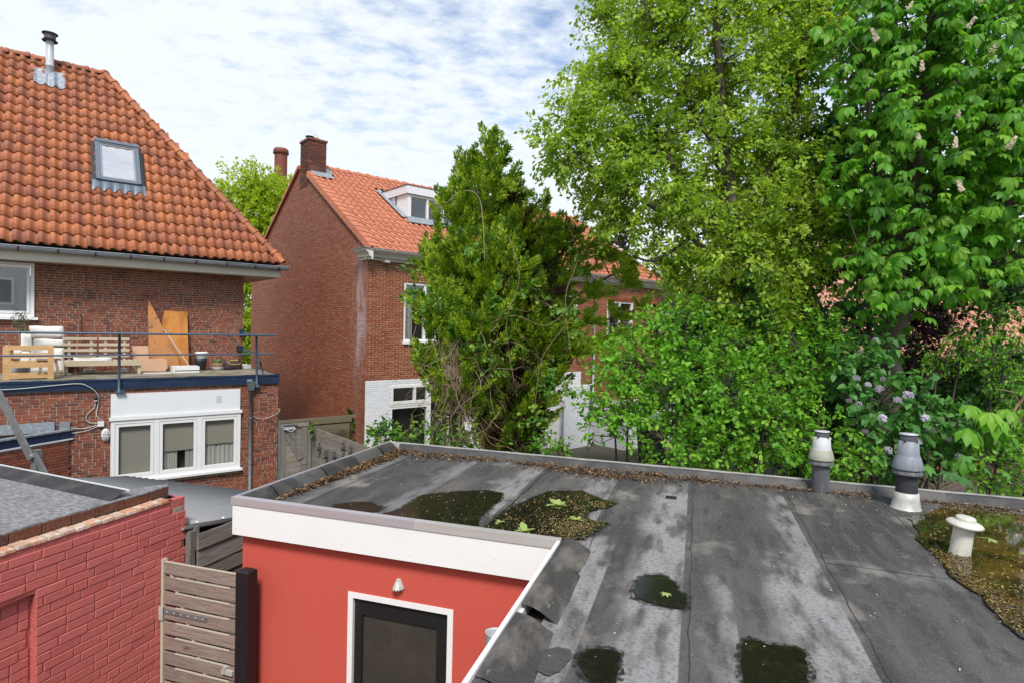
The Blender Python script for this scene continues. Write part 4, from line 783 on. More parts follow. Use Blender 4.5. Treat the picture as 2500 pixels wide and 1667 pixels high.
solo('wall_cable', MB().tube(curve_pts([(0.36, 14.89, 2.00), (0.6, 14.89, 2.03), (0.78, 14.89, 2.10), (0.82, 14.89, 2.15)]), 0.007, 6), M['cable'], 'CD', 'lowest thin cable from the bay roof up to the junction box', 'cable')
solo('wall_cable', MB().tube(curve_pts([(3.83, 14.89, 2.10), (4.0, 14.87, 2.02), (4.2, 14.87, 2.04), (4.40, 14.87, 2.13), (4.47, 14.9, 2.20), (4.43, 14.95, 2.23)]), 0.006, 6), M['cable'], 'CD', 'thin white cable sagging from the downpipe round the brick corner', 'cable')
solo('junction_box', MB().box(0.79, 0.90, 14.86, 14.908, 2.10, 2.21), M['plastic_white'], 'CD', 'small white square junction box left of the triple window', 'junction box')
solo('junction_box', MB().box(0.16, 0.33, 14.86, 14.908, 2.05, 2.24), M['zinc'], 'CD', 'light grey meter box on the wall right above the bay roof', 'junction box')
bl = thing('plug_socket', 'CD', (0.755, 14.87, 2.62), 'black plug and socket hanging from the cable on the brick wall', 'plug')
part('plug', MB().lathe([(0, 2.62), (0.03, 2.63), (0.035, 2.68), (0.03, 2.74), (0.012, 2.76), (0, 2.80)], (0.755, 14.87), 14), M['plastic_black'], bl, smooth=True); part('white_ring', MB().lathe([(0.033, 2.632), (0.036, 2.64), (0.033, 2.65)], (0.755, 14.87), 14), M['plastic_white'], bl)
lm = thing('bulkhead_lamp', 'CD', (0.93, 14.90, 1.78), 'oval white bulkhead lamp with a cage on the brick wall', 'wall lamp')
def oval(a, bz, y, c=(0.93, 1.915), n=24): return [(c[0] + a * math.cos(2 * math.pi * k / n), y, c[1] + bz * math.sin(2 * math.pi * k / n)) for k in range(n)]
mb = MB(); r0, r1, r2 = oval(0.078, 0.135, 14.905), oval(0.078, 0.135, 14.87), oval(0.06, 0.115, 14.86); mb.v = r0 + r1 + r2
for A in (0, 24):
    for k in range(24): mb.f.append((A + k, A + (k + 1) % 24, A + 24 + (k + 1) % 24, A + 24 + k)); mb.t.append(0)
part('body', mb, M['plastic_white'], lm, smooth=True)
mb = MB(); r3 = oval(0.06, 0.115, 14.862); r4 = oval(0.03, 0.07, 14.83); mb.v = r3 + r4
for k in range(24): mb.f.append((k, (k + 1) % 24, 24 + (k + 1) % 24, 24 + k)); mb.t.append(0)
mb.f.append(tuple(range(24, 48))); mb.t.append(0)
part('diffuser', mb, M['curtain'], lm, smooth=True)
mb = MB()
for dx in (-0.022, 0.022): mb.tube([(0.93 + dx, 14.865, 1.79), (0.93 + dx, 14.822, 1.83), (0.93 + dx, 14.822, 2.0), (0.93 + dx, 14.865, 2.04)], 0.004, 5)
for dz in (-0.03, 0.03): mb.tube([(0.86, 14.865, 1.915 + dz), (0.89, 14.822, 1.915 + dz), (0.97, 14.822, 1.915 + dz), (1.0, 14.865, 1.915 + dz)], 0.004, 5)
part('cage', mb, M['plastic_white'], lm)
# railing
RL = thing('terrace_railing', 'CD', (3.9, 14.78, 2.85), 'slate blue tubular railing along the roof terrace edge', 'railing')
part('rail', MB().tube([(-7, 14.78, 4.035), (4.30, 14.78, 4.025)], 0.024, 10), M['blue_rail'], RL, smooth=True)
part('rail', MB().tube([(-7, 14.78, 3.59), (4.26, 14.78, 3.585)], 0.019, 10), M['blue_rail'], RL, smooth=True)
def post(x): return MB().tube([(x, 14.78, 4.01), (x, 14.78, 3.45), (x + 0.01, 14.80, 3.3), (x + 0.03, 14.815, 3.1), (x + 0.03, 14.815, 2.80)], 0.027, 8)
for x in (-3.3, 1.15, 3.87):
    part('post', post(x) if x > 2 else MB().tube([(x, 14.78, 4.01), (x, 14.80, 3.1), (x, 14.815, 2.80)], 0.027, 8), M['blue_rail'], RL, smooth=True)
    part('foot_bracket', MB().box(x - 0.06, x + 0.10, 14.80, 14.86, 2.78, 2.85), M['blue_rail'], RL)
part('side_rail', MB().tube([(4.0, 14.80, 4.02), (4.15, 17.28, 4.02)], 0.02, 8), M['blue_rail'], RL, smooth=True); part('side_rail', MB().tube([(4.0, 14.80, 3.58), (4.15, 17.28, 3.58)], 0.017, 8), M['blue_rail'], RL, smooth=True)
part('wall_bracket', MB().box(4.08, 4.19, 17.2, 17.3, 3.94, 4.12), M['blue_paint'], RL); part('wall_bracket', MB().box(4.02, 4.17, 17.15, 17.3, 3.55, 3.68), M['blue_paint'], RL)
part('brace', MB().tube([(4.02, 15.05, 3.4), (4.08, 15.1, 3.25), (4.12, 15.12, 3.08)], 0.02, 8), M['blue_rail'], RL, smooth=True)

# ================================================================== LEFT HOUSE (CD frame)
LH = thing('hipped_roof_house', 'CD', (4.18, 17.30, 3.0), 'dark red brick house under a steep weathered orange pantile hipped roof, left', 'house')
W = part('wall', MB().box(-0.28, 4.17, 17.32, 17.55, 3.06, 5.60).box(-7.0, -2.2, 17.32, 17.55, 3.06, 5.60).box(-2.2, -0.28, 17.32, 17.55, 3.06, 4.30).box(-2.2, -0.28, 17.32, 17.55, 5.54, 5.60).box(3.97, 4.17, 17.55, 24.0, 0, 5.60).box(-7, 3.9, 23.8, 24.0, 0, 5.6), M['mortar_grey'], LH)
def lhwall(z): return [(0, 1.72 if 1.20 < z < 2.48 else 5.0)] if False else ([(1.72, 6.18)] if 1.22 < z < 2.48 else [(0, 6.18)])
brickwork(W, (-2.0, 17.32, 3.06), (1, 0), lhwall, 2.53, 0.215, 0.0595, 0.0125, M['brick_red'], 300, 0.007, 0.003, 0.0, 'wild', 0.0)
WN = part('window', frame_rect(-2.2, -0.28, 4.32, 5.54, 0.07, 17.26, 17.36).add([], []), M['white_paint'], LH)
part('sash', frame_rect(-2.12, -0.36, 4.40, 5.46, 0.055, 17.27, 17.33), M['white_paint'], WN); part('pane', MB().box(-2.06, -0.42, 17.30, 17.304, 4.457, 5.403), M['glass_mirror'], WN)
part('sill', MB().box(-2.25, -0.21, 17.20, 17.36, 4.262, 4.318), M['white_paint'], WN); part('curtain', curtain(-2.1, -0.4, 4.4, 5.45, 17.42, 0.02), M['curtain'], WN)
part('soffit', MB().box(-7.0, 4.95, 16.73, 17.50, 5.572, 5.60).box(4.18, 4.95, 17.5, 24.2, 5.572, 5.60), M['cream'], LH)
part('fascia_board', MB().box(-7.0, 4.97, 16.70, 16.729, 5.565, 5.80), M['cream'], LH); part('fascia_board', MB().box(4.951, 4.98, 16.70, 24.2, 5.565, 5.80), M['cream'], LH)
gut = part('gutter', None or (lambda: (lambda mb: mb)(MB().extr([(16.585 + 0.075 * math.cos(a), 5.845 + 0.095 * math.sin(a)) for a in [math.pi + math.pi * k / 10 for k in range(11)]] + [(16.585 + 0.068 * math.cos(a), 5.848 + 0.088 * math.sin(a)) for a in [2 * math.pi - math.pi * k / 10 for k in range(11)]], 'x', -7.0, 5.16)))(), M['zinc'], LH, smooth=False)
part('gutter_end', MB().extr([(16.585 + 0.074 * math.cos(a), 5.844 + 0.094 * math.sin(a)) for a in [math.pi + math.pi * k / 10 for k in range(11)]], 'x', 5.14, 5.158), M['zinc'], gut)
part('gutter_bead', MB().tube([(-7, 16.508, 5.85), (5.16, 16.508, 5.85)], 0.011, 6), M['zinc'], gut)
for x in (-0.56, 0.12, 0.80, 1.48, 2.16, 2.86, 3.56, 4.26, 4.86):
    part('gutter_bracket', MB().extr([(16.585 + 0.083 * math.cos(a), 5.845 + 0.103 * math.sin(a)) for a in [math.pi + math.pi * k / 10 for k in range(11)]] + [(16.585 + 0.077 * math.cos(a), 5.845 + 0.097 * math.sin(a)) for a in [2 * math.pi - math.pi * k / 10 for k in range(11)]], 'x', x, x + 0.035), M['bracket'], gut)
SL = R(54); CT, ST = math.cos(SL), math.sin(SL)
EY, EZ = 16.66, 5.93
def onroof(mb):      # (x, s, n) -> frame
    mb.v = [(x, EY + s * CT - n * ST, EZ + s * ST + n * CT) for x, s, n in mb.v]; return mb
rh = 20.51; rz_ = EZ + (rh - EY) * math.tan(SL)
RF = part('roof', MB().add([(-7, EY, EZ), (5.0, EY, EZ), (1.19, rh, rz_), (-7, rh, rz_), (5.0, 24.3, EZ), (-7, 24.3, EZ)], [(0, 1, 2, 3), (1, 4, 2), (4, 5, 3, 2), (5, 4, 1, 0)]), M['tile_under'], LH)
def lkeep(x, y, s):
    hipx = 5.0 - (y - EY)
    if x > hipx - 0.06: return False
    if 0.86 < x < 1.86 and 1.98 < s < 3.62: return False
    return s < 6.5
tiling(RF, (-1.95, EY - 0.02, EZ), 'x', SL, 0.217, 0.347, 32, 19, lkeep, M['tile'], 300)
rg = part('ridge', MB().box(-7, 1.19, rh - 0.06, rh + 0.06, rz_ - 0.12, rz_ - 0.02), M['tile_under'], LH)
cap_tiles(rg, (-3.0, rh, rz_ - 0.0), (1.25, rh, rz_ - 0.0), M['tile'], 'ridge_tile', 10, 0.105)
cap_tiles(rg, (5.02, EY - 0.02, EZ + 0.03), (1.16, rh - 0.02, rz_ + 0.03), M['tile'], 'hip_tile', 19, 0.11, 0.0)
# skylight
SK = part('roof_window', onroof(frame_rect(0, 0, 0, 0, 0, 0, 0) if False else MB().box(0.885, 0.985, 2.20, 3.62, 0.03, 0.125).box(1.735, 1.835, 2.20, 3.62, 0.03, 0.125).box(0.985, 1.735, 3.52, 3.62, 0.03, 0.12).box(0.985, 1.735, 2.20, 2.29, 0.03, 0.11)), M['anthracite'], RF)
part('top_hood', onroof(MB().box(0.875, 1.845, 3.56, 3.66, 0.126, 0.145)), M['anthracite'], SK)
part('inner_sash', onroof(MB().box(0.986, 1.02, 2.295, 3.515, 0.05, 0.105).box(1.70, 1.734, 2.295, 3.515, 0.05, 0.105).box(1.02, 1.70, 2.295, 2.33, 0.05, 0.10).box(1.02, 1.70, 3.48, 3.515, 0.05, 0.10)), M['zinc'], SK)
part('pane', onroof(MB().box(1.02, 1.70, 2.33, 3.48, 0.06, 0.075)), M['roof_window_glass'], SK)
part('blind_seam', onroof(MB().box(1.02, 1.70, 2.945, 2.949, 0.0751, 0.0762)), M['zinc'], SK)
part('side_flashing', onroof(MB().box(0.80, 0.884, 1.98, 3.64, 0.012, 0.035)), M['dark_metal'], SK); part('side_flashing', onroof(MB().box(1.836, 1.90, 1.98, 3.64, 0.012, 0.035)), M['dark_metal'], SK)
mb = MB(); n = 40
for i in range(n + 1):
    x = 0.80 + 1.12 * i / n; wv = 0.034 * math.sin(2 * math.pi * ((x + 1.95) / 0.217 * 1.0 + 0.04) * 1.0)
    mb.v += [(x, 2.21, 0.06), (x, 2.02, 0.075 + wv * 0.5), (x, 1.90 + 0.03 * math.sin(x * 29), 0.07 + wv)]
for i in range(n):
    for k in range(2): mb.f.append((3 * i + k, 3 * i + 3 + k, 3 * i + 4 + k, 3 * i + 1 + k)); mb.t.append(0)
part('lead_apron', onroof(mb), M['anthracite'], SK, smooth=True)
# flue through the roof
fl = thing('roof_flue', 'CD', (-0.04, 20.10, 10.55), 'pale grey flue pipe with two black cap discs on the weathered pantile roof', 'flue')
part('pipe', MB().lathe([(0.092, 10.55), (0.092, 10.97), (0.098, 10.975), (0.098, 11.03), (0.088, 11.035), (0.088, 11.66)], (-0.03, 20.15), 24), M['pipe_grey'], fl, smooth=True)
part('cap_disc', MB().lathe([(0.09, 11.655), (0.172, 11.64), (0.178, 11.655), (0.10, 11.70)], (-0.03, 20.15), 28), M['dark_metal'], fl)
part('cap_ring', MB().lathe([(0.128, 11.70), (0.132, 11.83)], (-0.03, 20.15), 28), M['flue_tube'], fl, smooth=True)
part('cap_disc', MB().lathe([(0.13, 11.83), (0.178, 11.83), (0.176, 11.85), (0.0, 11.87)], (-0.03, 20.15), 28), M['dark_metal'], fl)
mb = MB(); n = 24
for i in range(n + 1):
    x = -0.36 + 0.66 * i / n; wv = 0.03 * math.sin(2 * math.pi * (x + 1.95) / 0.217 + 0.2)
    s0_, s1_ = 5.45, 6.08
    for k in range(4): mb.v.append((x, s0_ + (s1_ - s0_) * k / 3 + (0.0 if k else 0.06 * math.sin(i * 0.8)), 0.075 + wv * (1 - k / 4) + (0.05 if k in (1, 2) and 8 < i < 17 else 0)))
for i in range(n):
    for k in range(3): mb.f.append((4 * i + k, 4 * i + 4 + k, 4 * i + 5 + k, 4 * i + 1 + k)); mb.t.append(0)
part('lead_flashing', onroof(mb), M['lead'], fl, smooth=True)

# ================================================================== BRICK BAY AT FAR LEFT (AB frame)
BY = thing('brick_bay', 'AB', (-12.07, 8.7, 0), 'low brick bay with navy fascia and zinc-edged flat roof, far left', 'bay')
W = part('wall', MB().box(-12.3, -12.085, 5.0, 8.70, 0, 1.87), M['mortar_grey'], BY)
brickwork(W, (-12.085, 6.6, 0), (0, 1), lambda z: [(0, 2.13 - (0.05 if int(z / 0.0595) % 2 else 0))], 1.87, 0.215, 0.0595, 0.010, M['brick_red'], 150, 0.017, 0.004, 0.0015, 'wild', 0.004)
part('fascia_board', MB().box(-12.10, -12.06, 5.0, 8.78, 1.90, 2.06), M['blue_paint'], BY)
part('lower_trim', MB().box(-12.10, -12.045, 5.0, 8.76, 1.875, 1.899), M['white_paint'], BY)
part('zinc_edge', MB().box(-12.16, -12.035, 5.0, 8.82, 2.061, 2.092), M['lead'], BY)
mb = MB(); mb.poly([(-12.12, 5.0), (-12.12, 8.60), (-14.6, 5.0)], 1.90, 2.00); part('roof_surface', mb, M['deck'], BY)
part('zinc_upstand', MB().beam((-12.20, 8.50, 2.16), (-14.9, 4.58, 2.16), 0.03, 0.2), M['lead'], BY)
part('zinc_return', MB().add([(-12.05, 8.80, 2.09), (-12.30, 8.42, 2.28), (-12.36, 8.40, 2.02), (-12.14, 8.72, 2.02), (-12.04, 8.83, 2.075), (-12.30, 8.45, 2.27)], [(0, 1, 2, 3), (0, 4, 5, 1)]), M['zinc'], BY)

# ================================================================== TERRACE OF BRICK HOUSES (EE frame)
BH = thing('gabled_brick_house', 'EE', (0, 0, 0), 'red-brown brick gabled house with bright orange tiles, chimney, dormer and whitewashed ground floor', 'house')
BH['label'] = 'red-brown gabled brick house with orange tiles, white dormer and whitewashed ground floor'
GD, GS = 10.2, 0.635
W = part('wall', MB().box(0.012, 0.25, 0.012, GD, 0, 6.30).box(0.25, 0.80, 0.012, 0.25, 0, 6.2).box(0.80, 1.20, 0.012, 0.25, 2.58, 6.2).box(1.20, 2.70, 0.012, 0.25, 2.75, 3.85).box(1.20, 14.1, 0.012, 0.25, 5.62, 6.2).box(2.70, 7.30, 0.012, 0.25, 2.75, 5.62).box(7.30, 8.73, 0.012, 0.25, 2.75, 3.78).box(8.73, 10.48, 0.012, 0.25, 0, 5.62)
         .box(10.48, 12.12, 0.012, 0.25, 0, 3.88).box(12.12, 14.1, 0.012, 0.25, 0, 5.62).box(3.6, 8.73, 0.012, 0.25, 0, 2.75).box(1.20, 3.6, 0.012, 0.25, 2.58, 2.75).box(13.9, 14.1, 0.25, GD, 0, 6.3), M['mortar_tan'], BH)
part('gable', MB().extr([(0.1, 6.30), (GD - 0.1, 6.30), (GD / 2, 9.52)], 'x', 0.012, 0.25), M['mortar_tan'], BH)
def gable(z):
    if z < 6.45: return [(0.0, GD)]
    h = (z - 6.45) / GS; return [(h, GD - h)] if GD - 2 * h > 0.1 else []
fm = M['brick_brown']
# stain of lime near the corner, given to the joints and bricks by their place on the house
def stain(m, col, amt):
    t = m.node_tree; N = t.nodes.new; L = t.links.new
    p = [n for n in t.nodes if n.type == 'BSDF_PRINCIPLED'][0]; base = p.inputs['Base Color'].links[0].from_socket
    tcn = N('ShaderNodeTexCoord'); tcn.object = BH; s_ = N('ShaderNodeSeparateXYZ'); L(tcn.outputs['Object'], s_.inputs[0])
    nz = N('ShaderNodeTexNoise'); nz.inputs['Scale'].default_value = 1.6; nz.inputs['Detail'].default_value = 9; nz.inputs['Roughness'].default_value = 0.7
    mpn = N('ShaderNodeMapping'); mpn.inputs['Scale'].default_value = (2, 2, 0.5); L(tcn.outputs['Object'], mpn.inputs[0]); L(mpn.outputs[0], nz.inputs[0])
    n2_ = N('ShaderNodeTexNoise'); n2_.inputs['Scale'].default_value = 22; L(tcn.outputs['Object'], n2_.inputs[0])
    def mth(op, a, b, cl=False):
        q = N('ShaderNodeMath'); q.operation = op; q.use_clamp = cl
        for i, v in enumerate((a, b)):
            if isinstance(v, (int, float)): q.inputs[i].default_value = v
            else: L(v, q.inputs[i])
        return q.outputs[0]
    d = mth('ABSOLUTE', mth('SUBTRACT', s_.outputs[1], 0.42), 0)
    k = mth('SUBTRACT', 1.0, mth('DIVIDE', d, 0.62), True)
    inx = mth('LESS_THAN', mth('ABSOLUTE', s_.outputs[0], 0), 0.1)
    hz = mth('SUBTRACT', 1.0, mth('DIVIDE', mth('ABSOLUTE', mth('SUBTRACT', s_.outputs[2], 4.6), 0), 2.2), True)
    nr = N('ShaderNodeMapRange'); nr.inputs[1].default_value = 0.40; nr.inputs[2].default_value = 0.62; L(nz.outputs[0], nr.inputs[0])
    k = mth('MULTIPLY', mth('MULTIPLY', k, inx), mth('MULTIPLY', nr.outputs[0], mth('ADD', n2_.outputs[0], 0.3)), True)
    k = mth('MULTIPLY', mth('MULTIPLY', k, mth('ADD', hz, 0.15)), amt * 1.9, True); k = mth('MINIMUM', k, 0.85)
    mi = N('ShaderNodeMix'); mi.data_type = 'RGBA'; L(k, mi.inputs[0]); L(base, mi.inputs[6]); mi.inputs[7].default_value = (*col, 1); L(mi.outputs[2], p.inputs['Base Color'])
stain(M['mortar_tan'], (0.5, 0.42, 0.42), 0.9)
M['brick_front'] = M['brick_brown'].copy()
stain(fm, (0.48, 0.36, 0.35), 1.0)
brickwork(W, (0.012, GD, 0), (0, -1), gable, 9.6, 0.22, 0.0625, 0.0135, fm, 0, 0.005, 0.002, 0, 'half')
def front(z):
    iv = [(0.0, 14.1)]
    if z < 2.75: iv = [(9.0, 14.1)]
    def cut(iv, a, b_):
        o_ = []
        for s0, s1 in iv:
            if s1 <= a or s0 >= b_: o_.append((s0, s1)); continue
            if s0 < a: o_.append((s0, a))
            if s1 > b_: o_.append((b_, s1))
        return o_
    if 3.80 < z < 5.64: iv = cut(iv, 1.19, 2.71)
    if 3.73 < z < 5.62: iv = cut(iv, 7.30, 8.74)
    if 3.83 < z < 5.52: iv = cut(iv, 10.47, 12.13)
    return iv
brickwork(W, (0.0, 0.012, 0), (1, 0), front, 6.22, 0.22, 0.0625, 0.0135, M['brick_front'], 180, 0.006, 0.002, 0, 'half')
def lowfront(z):
    iv = [(0.0, 0.80), (3.6, 9.0)]
    if z > 2.58: iv = [(0.0, 9.0)]
    return iv
part('whitewashed_base', MB().box(-0.004, 0.795, -0.0, 0.012, 0, 2.745), M['white_joint'], W)
brickwork(W, (0.0, 0.0, 0), (1, 0), lowfront, 2.75, 0.22, 0.0625, 0.008, M['white_brick'], 90, 0.010, 0.003, 0, 'half')
def window(host, x0, x1, z0, z1, y, mull=(), fw=0.07, glass='glass_dark', sill=True, cur=True, transom=None):
    wn = part('window', frame_rect(x0, x1, z0, z1, fw, y - 0.03, y + 0.08), M['white_paint'], host)
    for m_ in mull: part('mullion', MB().box(m_ - 0.035, m_ + 0.035, y - 0.028, y + 0.078, z0 + fw, z1 - fw), M['white_paint'], wn)
    e_ = [x0 + fw] + list(mull) + [x1 - fw]
    for a, b_ in zip(e_[:-1], e_[1:]): part('pane', MB().box(a + (0.036 if a in mull else 0.001), b_ - (0.036 if b_ in mull else 0.001), y + 0.02, y + 0.024, z0 + fw + 0.001, z1 - fw - 0.001), M[glass], wn)
    if sill: part('sill', MB().box(x0 - 0.06, x1 + 0.06, y - 0.12, y + 0.06, z0 - 0.07, z0 - 0.002), M['white_paint'], wn)
    if cur: part('curtain', curtain(x0 + 0.08, x0 + (x1 - x0) * 0.32, z0 + 0.05, z1 - 0.05, y + 0.25, 0.03), M['curtain'], wn)
    part('room_back', MB().box(x0 - 0.1, x1 + 0.1, y + 0.7, y + 0.72, z0 - 0.2, z1 + 0.2), M['interior'], wn)
    return wn
window(BH, 1.20, 2.70, 3.86, 5.62, 0.06, (1.95,)); window(BH, 7.30, 8.73, 3.79, 5.60, 0.06, (8.0,)); window(BH, 10.48, 12.12, 3.89, 5.51, 0.06, (11.30,))
window(BH, 0.80, 2.12, 2.02, 2.58, 0.0, (1.62,), 0.08, 'glass_dark', False, False)
part('cream_lintel', MB().box(0.80, 2.2, -0.02, 0.06, 1.95, 2.015), M['cream_light'], BH)
gd = window(BH, 0.80, 2.12, 0.0, 1.945, 0.02, (), 0.06, 'glass', False, False); window(BH, 2.13, 3.6, 0.0, 2.57, 0.02, (2.9,), 0.07, 'glass_dark', False, False)
chm = MB()
for k in range(16):
    x_, z_ = rng.normal(0.62, 0.09), rng.normal(1.72, 0.035); chm.box(x_, x_ + rng.uniform(0.015, 0.05), -0.0135, -0.011, z_, z_ + rng.uniform(0.01, 0.025))
for x_, z_ in ((0.35, 2.55), (0.62, 2.42), (0.93, 2.66)): chm.box(x_, x_ + 0.03, -0.0135, -0.011, z_, z_ + 0.05)
part('paint_chips', chm, M['brick_dark'], BH, kind='stuff')
# cornice with gable return
co_p = [(-0.34, 6.455), (-0.36, 6.43), (-0.33, 6.39), (-0.26, 6.35), (-0.20, 6.30), (-0.18, 6.24), (-0.10, 6.22), (-0.08, 6.16), (0.0, 6.15), (0.0, 6.455)]
part('cornice', MB().extr(co_p, 'x', -0.10, 14.2), M['cream_light'], BH)
co_r = [(-0.34, 6.455), (-0.36, 6.43), (-0.33, 6.39), (-0.26, 6.35), (-0.18, 6.30), (-0.16, 6.24), (-0.08, 6.22), (-0.06, 6.16), (-0.001, 6.15), (-0.001, 6.455)]
part('cornice_return', MB().extr([(a * 0.7, z) for a, z in co_r], 'y', -0.33, 0.42), M['cream_light'], BH)
part('cornice_lead', MB().box(-0.28, 14.2, -0.37, 0.10, 6.456, 6.468).box(-0.28, 0.0, 0.10, 0.44, 6.456, 6.468), M['lead'], BH)
for x in (0.45, 1.6, 2.8): part('cornice_block', MB().box(x, x + 0.16, -0.17, -0.02, 6.12, 6.20), M['cream_light'], BH)
RS = math.atan(GS)
RF = part('roof', MB().add([(0.05, -0.30, 6.40), (14.2, -0.30, 6.40), (14.2, 5.1, 6.40 + 5.4 * GS), (0.05, 5.1, 6.40 + 5.4 * GS), (14.2, 10.5, 6.40), (0.05, 10.5, 6.40)], [(0, 1, 2, 3), (3, 2, 4, 5), (5, 4, 1, 0)]), M['tile_under'], BH)
def bkeep(x, y, s):
    if 2.35 < x < 4.75 and 1.9 < y < 4.0 - (0 if x > 2.4 else 0): return False
    if x < 0.66 and y > 4.25: return False
    return y < 5.05
tiling(RF, (0.02, -0.33, 6.40), 'x', RS, 0.225, 0.345, 62, 19, bkeep, M['tile_new'], 260)
rg = part('ridge', MB().box(0.6, 14.2, 5.03, 5.17, 9.66, 9.78), M['tile_under'], BH)
cap_tiles(rg, (0.62, 5.1, 9.83), (14.0, 5.1, 9.83), M['tile_new'], 'ridge_tile', 34, 0.115)
vg = part('verge', MB().box(-0.01, 0.04, -0.3, -0.2, 6.3, 6.35), M['tile_under'], BH)
for k in range(17):
    s0, s1 = k * 0.345 - 0.3, (k + 1) * 0.345 - 0.3 + 0.02
    if k == 0: s0 += 0.1
    f_ = lambda s, n_: (-0.33 + (s + 0.3) * math.cos(RS) - n_ * math.sin(RS), 6.40 + (s + 0.3) * math.sin(RS) + n_ * math.cos(RS))
    mb = MB(); prof = [f_(s0, -0.10), f_(s1, -0.11), f_(s1, 0.075), f_(s0, 0.095)]; mb.extr(prof, 'x', -0.07, -0.04)
    prof = [f_(s0, 0.06), f_(s1, 0.04), f_(s1, 0.075), f_(s0, 0.095)]; mb.extr(prof, 'x', -0.04, 0.16); 
    if prof[1][0] < 4.6: part('verge_tile', mb, M['tile_new'], vg)
part('rear_verge', MB().extr([(5.15, 9.78), (10.5, 6.38), (10.5, 6.28), (5.15, 9.66)], 'x', -0.07, 0.2), M['tile_new'], BH)
# chimney
CH = part('chimney', MB().box(0.012, 0.598, 4.362, 5.088, 8.95, 10.50), M['brick_dark'], BH)
for (O_, d_, ln_) in (((0.012, 5.10, 8.95), (0, -1), 0.75), ((0.0, 4.362, 8.95), (1, 0), 0.61)):
    brickwork(CH, O_, d_, lambda z, ln_=ln_: [(0, ln_)], 1.56, 0.22, 0.0625, 0.010, M['brick_dark'], 40, 0.014, 0.005, 0.002, 'half', 0.01)
part('chimney_cap', MB().box(-0.03, 0.64, 4.32, 5.13, 10.51, 10.58), M['coping_brown'], CH)
part('cowl', MB().lathe([(0.02, 10.58), (0.05, 10.64), (0.14, 10.71), (0.15, 10.725), (0.0, 10.75)], (0.18, 4.75), 18), M['dark_metal'], CH)
part('chimney_pot', MB().box(0.30, 0.46, 4.6, 4.8, 10.58, 10.70), M['brick_raw'], CH)
part('wire_hoop', MB().tube([(0.36 + 0.09 * math.cos(math.pi * k / 8), 4.7, 10.70 + 0.14 * math.sin(math.pi * k / 8)) for k in range(9)], 0.006, 5), M['dark_metal'], CH)
mb = MB(); f2 = lambda y, n_: (6.40 + (y + 0.33) * GS + n_)
mb.add([(0.05, 4.05, f2(4.05, 0.09)), (0.78, 4.05, f2(4.05, 0.09)), (0.78, 4.36, f2(4.36, 0.12)), (0.05, 4.36, f2(4.36, 0.12)), (0.05, 4.36, f2(4.36, 0.3)), (0.60, 4.36, f2(4.36, 0.3)), (0.60, 4.359, f2(4.36, 0.1)), (0.92, 4.4, f2(4.4, 0.09)), (0.92, 4.9, f2(4.9, 0.09)), (0.60, 4.9, f2(4.9, 0.1))], [(0, 1, 2, 3), (3, 2, 5, 4), (2, 7, 8, 9, 6)])
part('lead_flashing', mb, M['lead'], BH)
# dormer
DM = part('dormer', MB().extr([(1.97, 7.74), (3.9, 8.97), (1.97, 8.97)], 'x', 2.40, 2.45).extr([(1.97, 7.74), (3.9, 8.97), (1.97, 8.97)], 'x', 4.68, 4.73), M['white_panel'], BH)
part('dormer_fascia', MB().extr([(1.86, 8.72), (3.62, 8.72), (3.95, 8.93), (3.95, 8.99), (1.86, 8.99)], 'x', 2.33, 2.36).box(2.36, 4.8, 1.86, 1.89, 8.72, 8.99), M['white_panel'], DM)
part('dormer_roof', MB().box(2.31, 4.82, 1.84, 4.05, 8.991, 9.01), M['dark_metal'], DM)
window(DM, 2.46, 4.68, 7.74, 8.71, 1.96, (3.19, 3.82), 0.075, 'glass_dark', False, False)
part('corner_post', MB().box(2.40, 2.46, 1.93, 1.968, 7.74, 8.71), M['white_paint'], DM)
part('lead_skirt', MB().add([(2.25, 1.60, f2(1.60, 0.10)), (4.85, 1.60, f2(1.60, 0.10)), (4.75, 1.93, f2(1.93, 0.14)), (2.38, 1.93, f2(1.93, 0.14)), (2.20, 1.9, f2(1.9, 0.10)), (2.20, 3.75, f2(3.75, 0.09)), (2.39, 3.8, f2(3.8, 0.12)), (2.39, 1.9, f2(1.9, 0.12))], [(0, 1, 2, 3), (4, 7, 6, 5)]), M['lead'], DM)
# second chimney further along the row
c2 = part('chimney', MB().box(9.0, 9.7, 4.7, 5.5, 9.3, 10.75), M['brick_dark'], BH)
# downpipe on the row
dp = thing('downpipe', 'EE', (9.65, -0.07, 0), 'straight white downpipe between the two upper windows of the brick row', 'downpipe')
part('pipe', MB().tube([(9.65, -0.07, 0), (9.65, -0.07, 6.15)], 0.045, 10), M['pipe_grey'], dp, smooth=True)
# white lean-to behind the shrubs, wheelie bin
an = thing('white_lean_to', 'EE', (9.0, -1.9, 0), 'low whitewashed lean-to with a grey downpipe behind the shrubs', 'lean-to')
W = part('wall', MB().box(7.6, 9.05, -0.6, -0.5, 0, 2.3).box(9.3, 12.5, -1.9, -1.8, 0, 1.75).box(9.3, 9.4, -1.8, 0, 0, 1.75), M['white_joint'], an)
brickwork(W, (7.6, -0.6, 0), (1, 0), lambda z: [(0, 1.45)], 2.3, 0.22, 0.0625, 0.008, M['white_brick'], 60, 0.010, 0.003, 0, 'half')
part('pipe', MB().tube([(8.85, -0.68, 0), (8.85, -0.68, 2.3)], 0.05, 10), M['zinc'], an, smooth=True)
part('door', MB().box(9.5, 10.3, -1.94, -1.902, 0, 1.65), M['white_panel'], an)
part('coping', MB().box(9.25, 12.55, -1.95, -1.75, 1.751, 1.80), M['cream_light'], an)
wb = thing('wheelie_bin', 'EE', (8.6, -3.6, 0), 'black wheelie bin with a pale green lid behind the far roof edge', 'wheelie bin')
